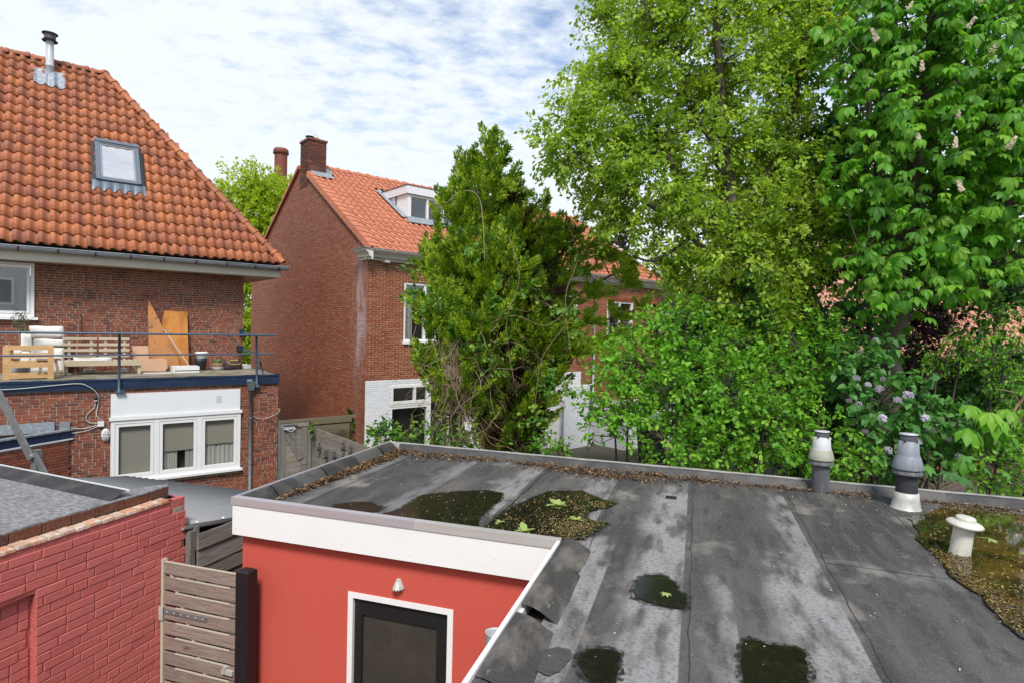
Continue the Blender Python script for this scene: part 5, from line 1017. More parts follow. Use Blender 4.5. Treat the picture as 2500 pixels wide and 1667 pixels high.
part('body', MB().add([(8.35, -3.3, 0), (8.9, -3.3, 0), (8.9, -3.9, 0), (8.35, -3.9, 0), (8.25, -3.2, 1.45), (9.05, -3.2, 1.45), (9.05, -4.0, 1.45), (8.25, -4.0, 1.45)], [(0, 1, 5, 4), (1, 2, 6, 5), (2, 3, 7, 6), (3, 0, 4, 7), (0, 3, 2, 1)]), M['plastic_black'], wb)
part('lid', MB().add([(8.2, -3.15, 1.46), (9.1, -3.15, 1.46), (9.1, -4.05, 1.46), (8.2, -4.05, 1.46), (8.3, -3.25, 1.54), (9.0, -3.25, 1.54), (9.0, -3.95, 1.54), (8.3, -3.95, 1.54)], [(4, 5, 6, 7), (0, 1, 5, 4), (1, 2, 6, 5), (2, 3, 7, 6), (3, 0, 4, 7)]), M['bin_green'], wb)
# next house along, set back: white-framed windows and slate
NH = thing('set_back_house', 'EE', (15.5, 1.5, 0), 'set-back house with white window frames glimpsed through the leaves', 'house')
part('wall', MB().box(15.5, 23.0, 1.5, 1.7, 0, 5.2).box(15.5, 15.7, 1.7, 7, 0, 5.2), M['brick_dark'], NH)
part('roof', MB().add([(15.3, 1.2, 5.2), (23.2, 1.2, 5.2), (23.2, 4.5, 7.6), (15.3, 4.5, 7.6), (23.2, 7.6, 5.2), (15.3, 7.6, 5.2)], [(0, 1, 2, 3), (3, 2, 4, 5)]), M['tile_under'], NH)
part('fascia_board', MB().box(15.3, 23.2, 1.17, 1.2, 5.05, 5.3), M['white_paint'], NH)
for x in (16.2, 18.6, 20.6): window(NH, x, x + 1.5, 3.2, 4.9, 1.45, (x + 0.75,), 0.09, 'glass_dark', False, False)
# far right house with clay tile roof
FH = thing('far_tiled_house', 'WW', (18, 19, 0), 'house with a faded pinkish clay tile roof behind the chestnut tree', 'house')
part('wall', MB().box(11, 26, 19.2, 19.4, 0, 3.6).box(11, 11.2, 19.4, 26, 0, 3.6), M['brick_dark'], FH)
fr_ = part('roof', MB().add([(10.8, 18.9, 3.6), (26.2, 18.9, 3.6), (26.2, 23.4, 8.0), (10.8, 23.4, 8.0), (26.2, 27.5, 3.6), (10.8, 27.5, 3.6)], [(0, 1, 2, 3), (3, 2, 4, 5)]), M['tile_under'], FH)
M['tile_pink'] = mat('roof_tile_pinkish', [(0.50, 0.24, 0.15), (0.56, 0.28, 0.18), (0.44, 0.2, 0.12)], 0.6)
tiling(fr_, (10.8, 18.85, 3.6), 'x', math.atan2(4.4, 4.5), 0.25, 0.36, 61, 17, lambda x, y, s: True, M['tile_pink'], 200)
# low orange roof seen between the trees
# rusty flue behind the left tree
rf = thing('rusty_flue', 'WW', (-15.1, 38.1, 0), 'tall rust-brown metal flue pipe with a collar behind the yellow-green tree', 'flue')
part('pipe', MB().lathe([(0.39, 0), (0.39, 15.07)], (-15.1, 38.1), 24), M['rust'], rf, smooth=True)
part('collar', MB().lathe([(0.40, 15.07), (0.48, 15.1), (0.46, 15.35), (0.40, 15.43), (0.0, 15.46)], (-15.1, 38.1), 24), M['rust'], rf, smooth=True)
# light rendered house behind the camera, mirrored in the upper left window
RH = thing('rendered_house', 'CD', (0, -12, 0), 'light grey rendered house mirrored in the left upper window', 'house')
part('wall', MB().box(-12, 10, -12.3, -12, 0, 8.0), M['render_grey'], RH)
for x in (-9.5, -6.5, -3.5, -0.5, 2.5, 5.5):
    for z in (1.0, 5.0): part('window', frame_rect(x, x + 1.8, z, z + 1.6, 0.12, -11.99, -11.9).box(x + 0.84, x + 0.96, -11.99, -11.9, z + 0.12, z + 1.48), M['white_paint'], RH); part('pane', MB().box(x + 0.12, x + 1.68, -11.985, -11.98, z + 0.12, z + 1.48), M['anthracite'], RH)

# ================================================================== ALLEY: WOODEN DOOR, FENCES, LANTERNS
AD = thing('alley_door', 'CD', (4.5, 14.95, 0), 'weathered grey ledged wooden door with a diagonal brace, beside the brick corner', 'door')
part('frame_post', MB().box(4.44, 4.49, 14.90, 14.98, 0, 1.93), M['pipe_green'], AD)
part('door_stile', MB().box(4.50, 4.63, 14.915, 14.95, 0.02, 1.74), M['wood_grey_v'], AD); part('door_stile', MB().box(5.02, 5.16, 14.915, 14.95, 0.02, 1.72), M['wood_grey_v'], AD)
z = 0.05
while z < 1.6: part('door_board', MB().box(4.635, 5.015, 14.93, 14.955, z, z + 0.128, random.random()), M['wood_grey'], AD); z += 0.137
part('brace', MB().beam((4.68, 14.91, 1.55), (5.00, 14.91, 0.92), 0.02, 0.14, up=(1, 0, 0)), M['wood_grey_v'], AD)
part('brace', MB().beam((4.66, 14.91, 0.62), (5.0, 14.91, 0.1), 0.02, 0.14, up=(1, 0, 0)), M['wood_grey_v'], AD)
part('lintel', MB().box(4.49, 6.42, 14.90, 14.97, 1.86, 1.93), M['wood_moss'], AD); part('rail', MB().box(4.49, 5.19, 14.91, 14.96, 1.745, 1.855), M['wood_grey'], AD)
part('post', MB().box(5.17, 5.26, 14.91, 14.98, 0, 1.74), M['wood_grey_v'], AD)
cl = part('door_closer', MB().box(4.57, 4.83, 14.86, 14.905, 1.70, 1.765), M['pipe_grey'], AD)
part('closer_arm', MB().beam((4.62, 14.85, 1.70), (4.72, 14.74, 1.66), 0.015, 0.012), M['pipe_grey'], cl); part('closer_arm', MB().beam((4.72, 14.74, 1.66), (4.86, 14.86, 1.72), 0.015, 0.012), M['pipe_grey'], cl)
part('top_ledge', MB().box(4.56, 4.88, 14.84, 14.905, 1.80, 1.83), M['wood_grey'], AD); part('hinge_plate', MB().box(5.04, 5.14, 14.90, 14.914, 0.78, 0.88), M['zinc'], AD)
BF2 = thing('mossy_board_fence', 'CD', (5.4, 15.3, 0), 'greenish mossy board fence with a post beyond the alley door', 'fence')
for k in range(10): part('board', MB().box(5.45, 6.45, 15.33, 15.35, 0.1 + k * 0.16, 0.1 + k * 0.16 + 0.15, random.random()), M['wood_moss'], BF2)
part('post', MB().box(6.18, 6.27, 15.28, 15.328, 0, 1.55), M['wood_moss'], BF2); part('top_rail', MB().box(5.4, 6.5, 15.30, 15.36, 1.70, 1.80), M['wood_moss'], BF2)
LF = thing('lantern_fence', 'EE', (-1.78, -0.65, 0), 'weathered grey plank fence hung with small black lanterns', 'fence')
zt = 1.70
for k in range(12):
    mb = MB().box(-1.795, -1.772, -5.2, -0.62, zt - 0.142, zt - 0.004, random.random()); part('plank', mb, M['wood_grey'], LF); zt -= 0.143
part('post', MB().box(-1.77, -1.70, -0.62, -0.55, 0, 1.72), M['wood_grey_v'], LF)
def lantern(y, z, lab):
    t = thing('lantern', 'EE', (-1.83, y, z), lab, 'lantern', 'black lanterns on the plank fence')
    X = -1.86
    part('base', MB().lathe([(0, z), (0.045, z), (0.045, z + 0.025), (0.03, z + 0.03)], (X, y), 12), M['plastic_black'], t)
    part('globe', MB().lathe([(0.032, z + 0.03), (0.045, z + 0.07), (0.04, z + 0.12), (0.028, z + 0.145)], (X, y), 12), M['glass_dark'], t, smooth=True)
    part('wire', MB().tube([(X, y - 0.05, z + 0.02), (X, y - 0.055, z + 0.1), (X, y - 0.03, z + 0.17), (X, y + 0.03, z + 0.17), (X, y + 0.055, z + 0.1), (X, y + 0.05, z + 0.02)], 0.006, 5), M['plastic_black'], t)
    part('cap', MB().lathe([(0.03, z + 0.145), (0.034, z + 0.155), (0.015, z + 0.18), (0.0, z + 0.2)], (X, y), 12), M['plastic_black'], t)
    part('hook', MB().beam((X, y, z + 0.19), (-1.795, y, z + 0.23), 0.006, 0.006), M['plastic_black'], t)
for y, z, lab in ((-0.90, 1.40, 'black lantern hanging highest, by the alley door post'), (-1.22, 1.20, 'black lantern in the upper row, second from the alley door'), (-1.64, 1.08, 'lower left black lantern on the plank fence'), (-2.10, 1.15, 'lower right black lantern on the plank fence'), (-2.57, 1.43, 'black lantern right of centre, high under the top plank'), (-2.95, 1.40, 'rightmost black lantern on the plank fence')): lantern(y, z, lab)

# ================================================================== THINGS ON THE TERRACE (CD frame)
D = 3.082
g = thing('wooden_armchair_frame', 'CD', (-0.35, 15.35, D), 'golden wooden armchair frame without cushions, by the railing', 'armchair')
for y in (15.32, 16.0):
    for x in (-0.68, 0.02): part('leg', MB().box(x - 0.05, x + 0.05, y, y + 0.05, D, 3.74), M['wood_teak'], g)
    part('arm_rest', MB().box(-0.63, -0.03, y, y + 0.05, 3.67, 3.735), M['wood_teak'], g); part('rail', MB().box(-0.63, -0.03, y, y + 0.05, 3.52, 3.58), M['wood_teak'], g)
    part('rail', MB().box(-0.63, -0.03, y, y + 0.05, 3.32, 3.42), M['wood_teak'], g); part('rail', MB().box(-0.63, -0.03, y, y + 0.05, 3.11, 3.17), M['wood_teak'], g)
part('side_rail', MB().box(0.00, 0.045, 15.37, 16.0, 3.70, 3.735), M['wood_teak'], g); part('side_rail', MB().box(-0.70, -0.66, 15.37, 16.0, 3.70, 3.735), M['wood_teak'], g)
g = thing('low_stool', 'CD', (0, 15.9, D), 'small worn wooden stool with splayed legs behind the armchair frame', 'stool')
part('seat', MB().box(-0.22, 0.20, 15.78, 16.05, 3.43, 3.465), M['wood_old'], g)
for x, dx in ((-0.12, -0.06), (0.10, 0.06)):
    for y, dy in ((15.82, -0.03), (16.0, 0.03)): part('leg', MB().beam((x, y, 3.43), (x + dx, y + dy, D), 0.055, 0.04), M['wood_old'], g)
def cushion(x0, x1, y0, y1, z0, z1, bul=0.02, tilt=0.0):
    mb = MB(); n = 6
    for s_ in (0, 1):
        for j in range(n + 1):
            for i in range(n + 1):
                u, v = i / n, j / n; e_ = (math.sin(math.pi * u) * math.sin(math.pi * v)) ** 0.4
                yy = (y0 - bul * e_) if s_ == 0 else (y1 + bul * e_)
                zz = z0 + (z1 - z0) * v; xx = x0 + (x1 - x0) * u
                k = 0.012 * (math.sin(6 * u + 3 * s_) + math.sin(5 * v)); mb.v.append((xx + (zz - z0) * tilt, yy + (zz - z0) * 0.1 + k * 0.3, zz + k * (v > 0.5)))
    S = (n + 1) ** 2
    for s_ in (0, 1):
        for j in range(n):
            for i in range(n): a = s_ * S + j * (n + 1) + i; f = (a, a + 1, a + n + 2, a + n + 1); mb.f.append(f if s_ == 0 else f[::-1]); mb.t.append(0)
    rim = [i for i in range(n + 1)] + [j * (n + 1) + n for j in range(1, n + 1)] + [n * (n + 1) + i for i in range(n - 1, -1, -1)] + [j * (n + 1) for j in range(n - 1, 0, -1)]
    for a, b_ in zip(rim, rim[1:] + rim[:1]): mb.f.append((a, a + S, b_ + S, b_)); mb.t.append(0)
    return mb
CG = 'off-white lounge cushions stacked by the wall'
solo('lounge_cushion', cushion(-0.33, 0.27, 16.75, 16.95, 3.085, 3.68), M['cloth_white'], 'CD', 'off-white block cushion standing at the front of the stack', 'cushion', CG, smooth=True)
solo('lounge_cushion', cushion(-0.28, 0.29, 16.78, 16.93, 3.69, 3.86, 0.03), M['cloth_white'], 'CD', 'flat off-white cushion in the middle of the stack', 'cushion', CG, smooth=True)
solo('lounge_cushion', cushion(-0.33, 0.27, 16.78, 16.98, 3.87, 4.14, 0.05, -0.12), M['cloth_white'], 'CD', 'plump off-white cushion topmost on the stack', 'cushion', CG, smooth=True)
solo('lounge_cushion', cushion(-0.53, -0.34, 16.85, 17.05, 3.085, 3.62), M['cloth_white'], 'CD', 'narrow off-white cushion standing behind at the left', 'cushion', CG, smooth=True)
solo('lounge_cushion', cushion(-0.50, -0.30, 16.85, 17.05, 3.63, 3.96), M['cloth_white'], 'CD', 'off-white cushion on the narrow one, behind the topmost', 'cushion', CG, smooth=True)
g = thing('pallet_bench', 'CD', (0.9, 16.4, D), 'long pale wooden bench with slatted backs made of two panels', 'bench')
for x0, x1 in ((0.22, 0.86), (0.90, 1.50)):
    for z in (3.83, 3.70, 3.57, 3.44): part('back_slat', MB().box(x0, x1, 16.72, 16.745, z, z + 0.06), M['wood_pale'], g)
    for x in (x0 + 0.10, x1 - 0.13): part('back_post', MB().box(x, x + 0.055, 16.747, 16.785, 3.35, 3.89), M['wood_pale'], g)
x = 0.27
while x < 1.64: part('seat_slat', MB().box(x, x + 0.07, 16.13, 16.70, 3.36, 3.385), M['wood_pale'], g); x += 0.098
part('front_rail', MB().box(0.25, 1.68, 16.08, 16.125, 3.28, 3.385), M['wood_pale'], g)
for x in (0.25, 1.61):
    for y in (16.08, 16.66): part('leg', MB().box(x, x + 0.065, y + 0.046, y + 0.10, D, 3.36), M['wood_pale'], g)
solo('seat_cushion', cushion(0.42, 1.12, 16.2, 16.6, 3.39, 3.455, 0.0), M['cloth_white'], 'CD', 'thin off-white cushion lying on the pallet bench seat', 'cushion', smooth=True)
bt = solo('broom_stick', MB().tube([(0.46, 16.95, 3.09), (0.56, 17.26, 4.46)], 0.016, 8), M['wood_old'], 'CD', 'thin wooden broom stick leaning on the wall behind the bench', 'stick', smooth=True)
g = thing('potted_olive', 'CD', (-0.50, 16.45, D), 'young olive tree on a thin stem in a round grey pot, far left', 'potted tree')
part('pot', MB().lathe([(0.09, D), (0.15, D + 0.06), (0.175, D + 0.17), (0.165, D + 0.28), (0.15, D + 0.28), (0.14, D + 0.22), (0.0, D + 0.22)], (-0.50, 16.45), 24), M['pot_grey'], g, smooth=True)
part('stem', MB().tube([(-0.50, 16.45, 3.3), (-0.51, 16.45, 3.8), (-0.50, 16.45, 4.15)], 0.012, 6), M['bark_dead'], g)
OLIVE = g
solo('plant_wrap', cushion(-0.60, -0.47, 16.25, 16.3, 3.45, 3.66, 0.02), M['plastic_white'], 'CD', 'crumpled white plastic sheet leaning beside the grey pot', 'plastic sheet')
def board(name, pts, y0, th, lean, m, label, zbase=D):
    """upright board leaning back on the wall: pts are (x, z), leaning by lean metres per metre"""
    mb = MB(); n = len(pts); mb.v = [(x, y0 + (z - zbase) * lean, z) for x, z in pts] + [(x, y0 + th + (z - zbase) * lean, z) for x, z in pts]
    mb.f = [tuple(range(n)), tuple(range(2 * n - 1, n - 1, -1))] + [(i, n + i, n + (i + 1) % n, (i + 1) % n) for i in range(n)]; mb.t = [0] * len(mb.f)
    return solo(name, mb, m, 'CD', label, 'board', 'wooden boards leaning on the terrace wall')
board('plywood_board', [(2.25, D), (2.82, D), (2.80, 4.555), (2.29, 4.565), (2.235, 4.28)], 17.02, 0.018, 0.14, M['ply'], 'tall rectangular orange varnished board with a small hole')
board('plywood_board', [(1.93, D), (2.62, D), (2.55, 3.45), (2.32, 3.95), (1.955, 4.80), (1.925, 4.80)], 16.93, 0.018, 0.17, M['ply_b'], 'pointed triangular varnished board with black burn marks')
board('plywood_board', [(1.60, 3.15), (1.93, 3.15), (1.92, 3.69), (1.58, 3.69)], 16.88, 0.014, 0.2, M['ply_pink'], 'bare pinkish board with a crack, right behind the bench')
board('plywood_board', [(1.55, D + 0.01), (1.57, 3.30), (1.72, 3.36), (2.20, 3.40), (2.29, 3.36), (2.31, 3.15), (2.25, D), (2.10, D)], 16.78, 0.016, 0.12, M['ply_pink'], 'low bare plywood sheet with rounded corner and scratches')
solo('metal_strip', MB().beam((2.24, 16.88, 4.1), (2.74, 16.5, 3.22), 0.012, 0.02), M['pipe_grey'], 'CD', 'thin pale metal strip running down across the triangular board', 'metal strip')
g = thing('white_crate', 'CD', (2.6, 16.2, D), 'low white wooden crate with a dark slot, on the terrace deck', 'crate')
part('box', MB().box(2.33, 2.88, 16.0, 16.42, D + 0.065, D + 0.15).box(2.33, 2.88, 16.0, 16.42, D, D + 0.04), M['white_paint'], g); part('side_board', MB().box(2.325, 2.36, 15.99, 16.43, D, D + 0.152), M['white_paint'], g); part('slot', MB().box(2.37, 2.86, 16.02, 16.40, D + 0.041, D + 0.064), M['interior'], g)
solo('white_plank', MB().box(1.72, 2.30, 15.98, 16.08, D, D + 0.015), M['white_paint'], 'CD', 'thin white plank lying on the deck left of the crate', 'plank')
g = thing('bucket_stack', 'CD', (3.07, 16.85, D), 'white bucket stacked askew in a larger black bucket', 'bucket')
part('black_bucket', MB().lathe([(0.11, D), (0.145, D + 0.2), (0.16, D + 0.30), (0.15, D + 0.30), (0.1, D + 0.05)], (3.05, 16.85), 24), M['plastic_black'], g, smooth=True)
part('white_bucket', MB().lathe([(0.115, D + 0.20), (0.135, D + 0.40), (0.155, D + 0.41), (0.155, D + 0.45), (0.14, D + 0.46), (0.13, D + 0.42), (0.0, D + 0.40)], (3.08, 16.85), 24), M['plastic_white'], g, smooth=True)
g = thing('pot_stack', 'CD', (3.45, 16.8, D), 'green pot on a wicker basket on a low grey bowl', 'pots')
part('bowl', MB().lathe([(0.1, D), (0.15, D + 0.07), (0.14, D + 0.075), (0.0, D + 0.05)], (3.45, 16.8), 20), M['pot_grey'], g, smooth=True)
part('basket', MB().lathe([(0.115, D + 0.06), (0.135, D + 0.12), (0.125, D + 0.17), (0.0, D + 0.17)], (3.45, 16.8), 20), M['wicker'], g, smooth=True)
part('pot', MB().lathe([(0.085, D + 0.165), (0.10, D + 0.24), (0.105, D + 0.26), (0.09, D + 0.26), (0.0, D + 0.2)], (3.45, 16.8), 20), M['pot_green'], g, smooth=True)
g = thing('soil_bag', 'CD', (3.8, 16.8, D), 'slumped dark brown potting soil bag with yellow print, by the wall corner', 'bag')
part('sack', cushion(3.60, 4.02, 16.72, 16.86, D + 0.005, D + 0.24, 0.05), M['bag_brown'], g, smooth=True)
part('print_band', MB().tube(curve_pts([(3.68, 16.665, D + 0.22), (3.70, 16.655, D + 0.15), (3.80, 16.65, D + 0.135), (3.92, 16.655, D + 0.14), (3.97, 16.665, D + 0.16)]), 0.007, 5), M['bag_yellow'], g); part('print_band', MB().box(3.72, 3.92, 16.715, 16.725, D + 0.235, D + 0.255), M['bag_yellow'], g)
part('knot', MB().box(3.96, 4.0, 16.78, 16.84, D + 0.22, D + 0.28), M['bag_brown'], g)
solo('step_block', MB().box(4.05, 4.30, 16.9, 17.25, D, D + 0.10), M['paving'], 'CD', 'small pale concrete block at the terrace wall corner', 'block')
for x, lab in ((0.62, 'rough grey stone under the bench, left one'), (1.28, 'rough pale stone slab under the bench, right one')):
    solo('stone', MB().box(x, x + 0.22, 16.8, 17.0, D, D + 0.08), M['paving'], 'CD', lab, 'stone')

# ================================================================== VEGETATION
def poly_mesh(name, verts, nleaf, faces_tpl, vper, tints, m):
    """verts (nleaf*vper,3); faces_tpl list of tuples in one leaf (all the same length)"""
    me = bpy.data.meshes.new(name); k = len(faces_tpl[0]); nf = len(faces_tpl)
    me.vertices.add(len(verts)); me.vertices.foreach_set('co', np.ascontiguousarray(verts, np.float32).ravel())
    tpl = np.array(faces_tpl); idx = (tpl[None] + (np.arange(nleaf) * vper)[:, None, None]).reshape(-1)
    me.loops.add(len(idx)); me.loops.foreach_set('vertex_index', idx.astype(np.int32))
    me.polygons.add(nleaf * nf); me.polygons.foreach_set('loop_start', (np.arange(nleaf * nf) * k).astype(np.int32)); me.polygons.foreach_set('loop_total', np.full(nleaf * nf, k, np.int32))
    a = me.attributes.new('tint', 'FLOAT', 'FACE'); a.data.foreach_set('value', np.repeat(tints, nf).astype(np.float32))
    me.materials.append(m); me.update(calc_edges=True); return me
def unit(v): return v / np.maximum(np.linalg.norm(v, axis=-1, keepdims=True), 1e-9)
SHAPES = {   # outline in (along, across) of half a leaf, and fold
    'oval': [(0.0, 0.0), (0.30, 0.26), (0.72, 0.24), (1.0, 0.0)],
    'heart': [(0.05, 0.0), (0.12, 0.36), (0.60, 0.28), (1.0, 0.0)],
    'blade': [(0.0, 0.02), (0.3, 0.08), (0.7, 0.07), (1.0, 0.0)],
}
def leaves(name, P_, D_, Nn, size, m, shape='oval', tint=None, fold=0.25, curl=0.12):
    """P_ base points, D_ direction of the leaf, Nn face normal; all (n,3) in world coordinates"""
    n = len(P_); D_ = unit(D_); S_ = unit(np.cross(D_, Nn)); U = np.cross(S_, D_)
    sz = size if isinstance(size, np.ndarray) else np.full(n, size); sz = sz[:, None]
    o = SHAPES[shape]; pts = []
    (a0, w0), (a1, w1), (a2, w2), (a3, w3) = o
    c = curl * rng.normal(0.6, 0.6, (n, 1))
    f = lambda a, w_: P_ + D_ * (a * sz) + S_ * (w_ * sz) + U * ((abs(w_) * fold - a * a * c) * sz)
    pts = np.stack([f(a0, 0), f(a1, w1), f(a2, w2), f(a3, 0), f(a2, -w2), f(a1, -w1)], 1).reshape(-1, 3)
    if tint is None: tint = rng.random(n)
    return poly_mesh(name, pts, n, [(0, 1, 2, 3), (0, 3, 4, 5)], 6, tint, m)
def cluster_points(blobs, dens, shell=0.45, squash=1.0, seed=0):
    """twig ends spread through the blobs, denser at the surface; returns centre, outward direction, blob id"""
    C_, O_, B_ = [], [], []
    for i, (x, y, z, r) in enumerate(blobs):
        n = max(4, int(dens * r * r)); d = unit(rng.normal(size=(n, 3)))
        rad = r * (1 - shell * rng.random((n, 1)) ** 1.3) * (1 + 0.12 * rng.normal(size=(n, 1)))
        C_.append(np.array([x, y, z]) + d * rad * np.array([1, 1, squash])); O_.append(d); B_.append(np.full(n, i))
    return np.concatenate(C_), np.concatenate(O_), np.concatenate(B_)
def inside_other(C_, B_, blobs, f=0.72):
    k = np.ones(len(C_), bool)
    for i, (x, y, z, r) in enumerate(blobs):
        dd = np.linalg.norm(C_ - np.array([x, y, z]), axis=1); k &= ~((dd < f * r) & (B_ != i) & (rng.random(len(C_)) < 0.7))
    return k
def foliage(parent, name, blobs, m, dens, per, size, twig, shape='oval', droop=0.25, up=0.7, shell=0.45, flat=0.5, tvar=0.25, kind=None, skyhole=0.0):
    C_, O_, B_ = cluster_points(blobs, dens, shell); keep = inside_other(C_, B_, blobs)
    if skyhole:
        g = np.sin(C_[:, 0] * 3.1 + 1) * np.sin(C_[:, 2] * 3.7 + 2) * np.sin(C_[:, 1] * 2.9); keep &= (g > -skyhole) | (rng.random(len(C_)) < 0.3)
    C_, O_ = C_[keep], O_[keep]; n = len(C_)
    tw = unit(O_ + rng.normal(size=(n, 3)) * 0.45 + np.array([0, 0, 0.25 - droop]))
    base = C_ - tw * twig * 0.5
    t = rng.random((n, per, 1)); 
    P_ = base[:, None] + tw[:, None] * (t * twig) + rng.normal(size=(n, per, 3)) * twig * 0.10
    side = unit(np.cross(tw[:, None], rng.normal(size=(n, per, 3))))
    D_ = unit(side * (1.1 - 0.5 * t) + tw[:, None] * (0.4 + 0.6 * t) + np.array([0, 0, -droop]))
    Nn = unit(rng.normal(size=(n, per, 3)) * flat + np.array([0, 0, up]) + O_[:, None] * 0.35)
    tint = np.clip(rng.random((n, 1)) * 0.62 + rng.random((n, per)) * tvar + 0.02, 0.01, 0.97)
    sz = size * (0.65 + 0.6 * rng.random(n * per))
    me = leaves(name, P_.reshape(-1, 3), D_.reshape(-1, 3), Nn.reshape(-1, 3), sz, m, shape, tint.reshape(-1))
    o = bpy.data.objects.new(name, me); sc.collection.objects.link(o)
    # stored in world coordinates: bring into the parent's space
    if parent is not None: o.parent = parent; o.matrix_local = parent.matrix_world.inverted() if parent.parent is None else Matrix.Identity(4)
    if kind: o['kind'] = kind
    return o, C_, base
def limbs(parent, paths, twigs_from=None, m=None, name='trunk', rr=(0.012, 0.004), maxn=700, seg=5):
    """paths: list of ([points], [radii]) ; twigs_from: (targets) each linked to the nearest path point"""
    iw = parent.matrix_world.inverted(); nodes = []
    for i, (pts, rad) in enumerate(paths):
        q = curve_pts(pts, 6) if len(pts) > 2 else [Vector(p) for p in pts]; r_ = [rad[0] + (rad[1] - rad[0]) * k / (len(q) - 1) for k in range(len(q))]
        q = [p + Vector((random.gauss(0, r_[k] * 0.35), random.gauss(0, r_[k] * 0.35), 0)) if 0 < k < len(q) - 1 else p for k, p in enumerate(q)]
        mb = MB().tube([iw @ p for p in q], r_, 8 if rad[0] > 0.05 else 6); part(name if i == 0 else 'limb', mb, m or M['bark'], parent, smooth=True, raw=True); nodes += q
    if twigs_from is not None:
        T = twigs_from; 
        if len(T) > maxn: T = T[rng.choice(len(T), maxn, replace=False)]
        nd = np.array([tuple(p) for p in nodes]); mb = MB()
        for p in T:
            dd = np.linalg.norm(nd - p, axis=1) + np.maximum(nd[:, 2] - p[2], 0) * 0.8; q = nd[dd.argmin()]
            if dd.min() > 2.6: continue
            mid = q * 0.5 + p * 0.5 + rng.normal(size=3) * 0.07; mb.tube([iw @ Vector(q), iw @ Vector(mid), iw @ Vector(p)], [rr[0], (rr[0] + rr[1]) / 2, rr[1]], 3, cap=False)
        part('twigs', mb, m or M['bark'], parent, kind='stuff', raw=True)
def plant(name, loc, label, cat, group=None): return thing(name, 'WW', loc, label, cat, group)

# --- tall light-leaved tree
BROAD = [(2.44,10.13,9.68,1.32),(1.6,9.9,8.61,1.02),(1.02,9.68,7.47,0.8),(2.0,10.08,7.52,1.18),(3.26,10.4,8.5,1.43),(4.39,10.41,9.1,1.29),(4.09,10.07,7.36,1.32),(2.87,9.86,6.59,1.23),(1.79,9.85,6.3,0.72),(5.04,10.63,9.86,1.09),(3.37,9.63,5.5,1.0),(2.75,9.83,5.5,0.68),(4.38,9.84,5.81,1.09),(3.11,10.67,11.5,1.9),(5.3,10.97,11.6,1.65),(5.26,9.84,6.11,0.61),(3.99,9.61,4.64,0.73),(1.59,9.56,6.83,0.66),(0.64,9.37,7.24,0.36),(0.75,9.5,6.95,0.3),(1.15,9.6,8.2,0.35),(1.45,9.8,9.55,0.4)]
t = plant('tall_broadleaf_tree', (4.0, 9.7, 0), 'tall light yellow-green tree with small leaves filling the upper middle', 'tree')
_, C_, bs = foliage(t, 'crown', BROAD, M['leaf_broad'], 185, 27, 0.082, 0.42, 'oval', 0.30, 0.7, 0.85, 0.75, tvar=0.3, skyhole=0.3)
limbs(t, [([(4.05, 9.7, 0), (3.95, 9.62, 3.1), (3.9, 9.66, 4.7), (3.7, 9.84, 6.1), (3.45, 10.0, 8.0), (3.3, 10.2, 10.5)], (0.19, 0.05)), ([(3.8, 9.7, 5.2), (3.1, 9.8, 6.4), (2.5, 9.95, 7.3), (1.9, 9.9, 8.6)], (0.09, 0.02)), ([(3.85, 9.7, 5.0), (2.9, 9.7, 5.9), (1.9, 9.7, 6.6), (0.8, 9.5, 7.2)], (0.08, 0.012)),
          ([(3.7, 9.85, 6.2), (4.4, 10.0, 7.4), (5.0, 10.3, 9.2)], (0.09, 0.02)), ([(3.6, 9.9, 6.8), (2.9, 10.1, 8.4), (2.4, 10.1, 10.0)], (0.07, 0.02)), ([(3.85, 9.75, 5.3), (4.6, 9.9, 6.0), (5.2, 9.9, 6.5)], (0.05, 0.012)), ([(2.5, 9.95, 7.3), (1.6, 9.8, 7.4), (1.0, 9.6, 7.7)], (0.04, 0.01)), ([(2.9, 9.8, 5.9), (2.3, 9.8, 5.5), (1.8, 9.8, 5.7)], (0.04, 0.01))], C_, maxn=2200)
# ivy on its trunk
t = plant('trunk_ivy', (3.85, 9.4, 2.5), 'dark ivy column climbing the trunk of the tall light tree', 'ivy')
foliage(t, 'ivy_leaves', [(3.80,9.42,5.15,0.22),(3.84,9.40,4.7,0.24),(3.83,9.4,4.25,0.24),(3.80,9.4,3.79,0.27),(3.86,9.4,3.28,0.3),(3.9,9.4,2.8,0.3)], M['leaf_dark'], 420, 6, 0.11, 0.14, 'heart', 0.5, 0.2, 0.3, 0.6)

# --- horse chestnut: each leaf is five to seven leaflets
def chestnut_leaf(nl=7, seed=0):
    r = random.Random(seed); vs, fs = [], []
    for k in range(nl):
        a = (k - (nl - 1) / 2) * R(36 if nl > 5 else 42); L_ = (0.22 - 0.030 * abs(k - (nl - 1) / 2)) * r.uniform(0.9, 1.1)
        d = Vector((math.cos(a), math.sin(a), 0)); s_ = Vector((-math.sin(a), math.cos(a), 0)); dr = r.uniform(0.55, 0.95)
        def P(al, w_): return d * (al * L_) * (1 - 0.25 * al * dr) + s_ * (w_ * L_) + Vector((0, 0, abs(w_) * L_ * 0.45 - al * al * L_ * dr))
        b = len(vs); vs += [P(0, 0), P(0.45, 0.13), P(0.76, 0.235), P(1.0, 0.02), P(0.76, -0.235), P(0.45, -0.13), P(0.5, 0), P(0.8, 0)]
        fs += [(b, b + 1, b + 2, b + 6), (b + 6, b + 2, b + 3, b + 7), (b, b + 6, b + 4, b + 5), (b + 6, b + 7, b + 3, b + 4)]
    return [tuple(v) for v in vs], fs
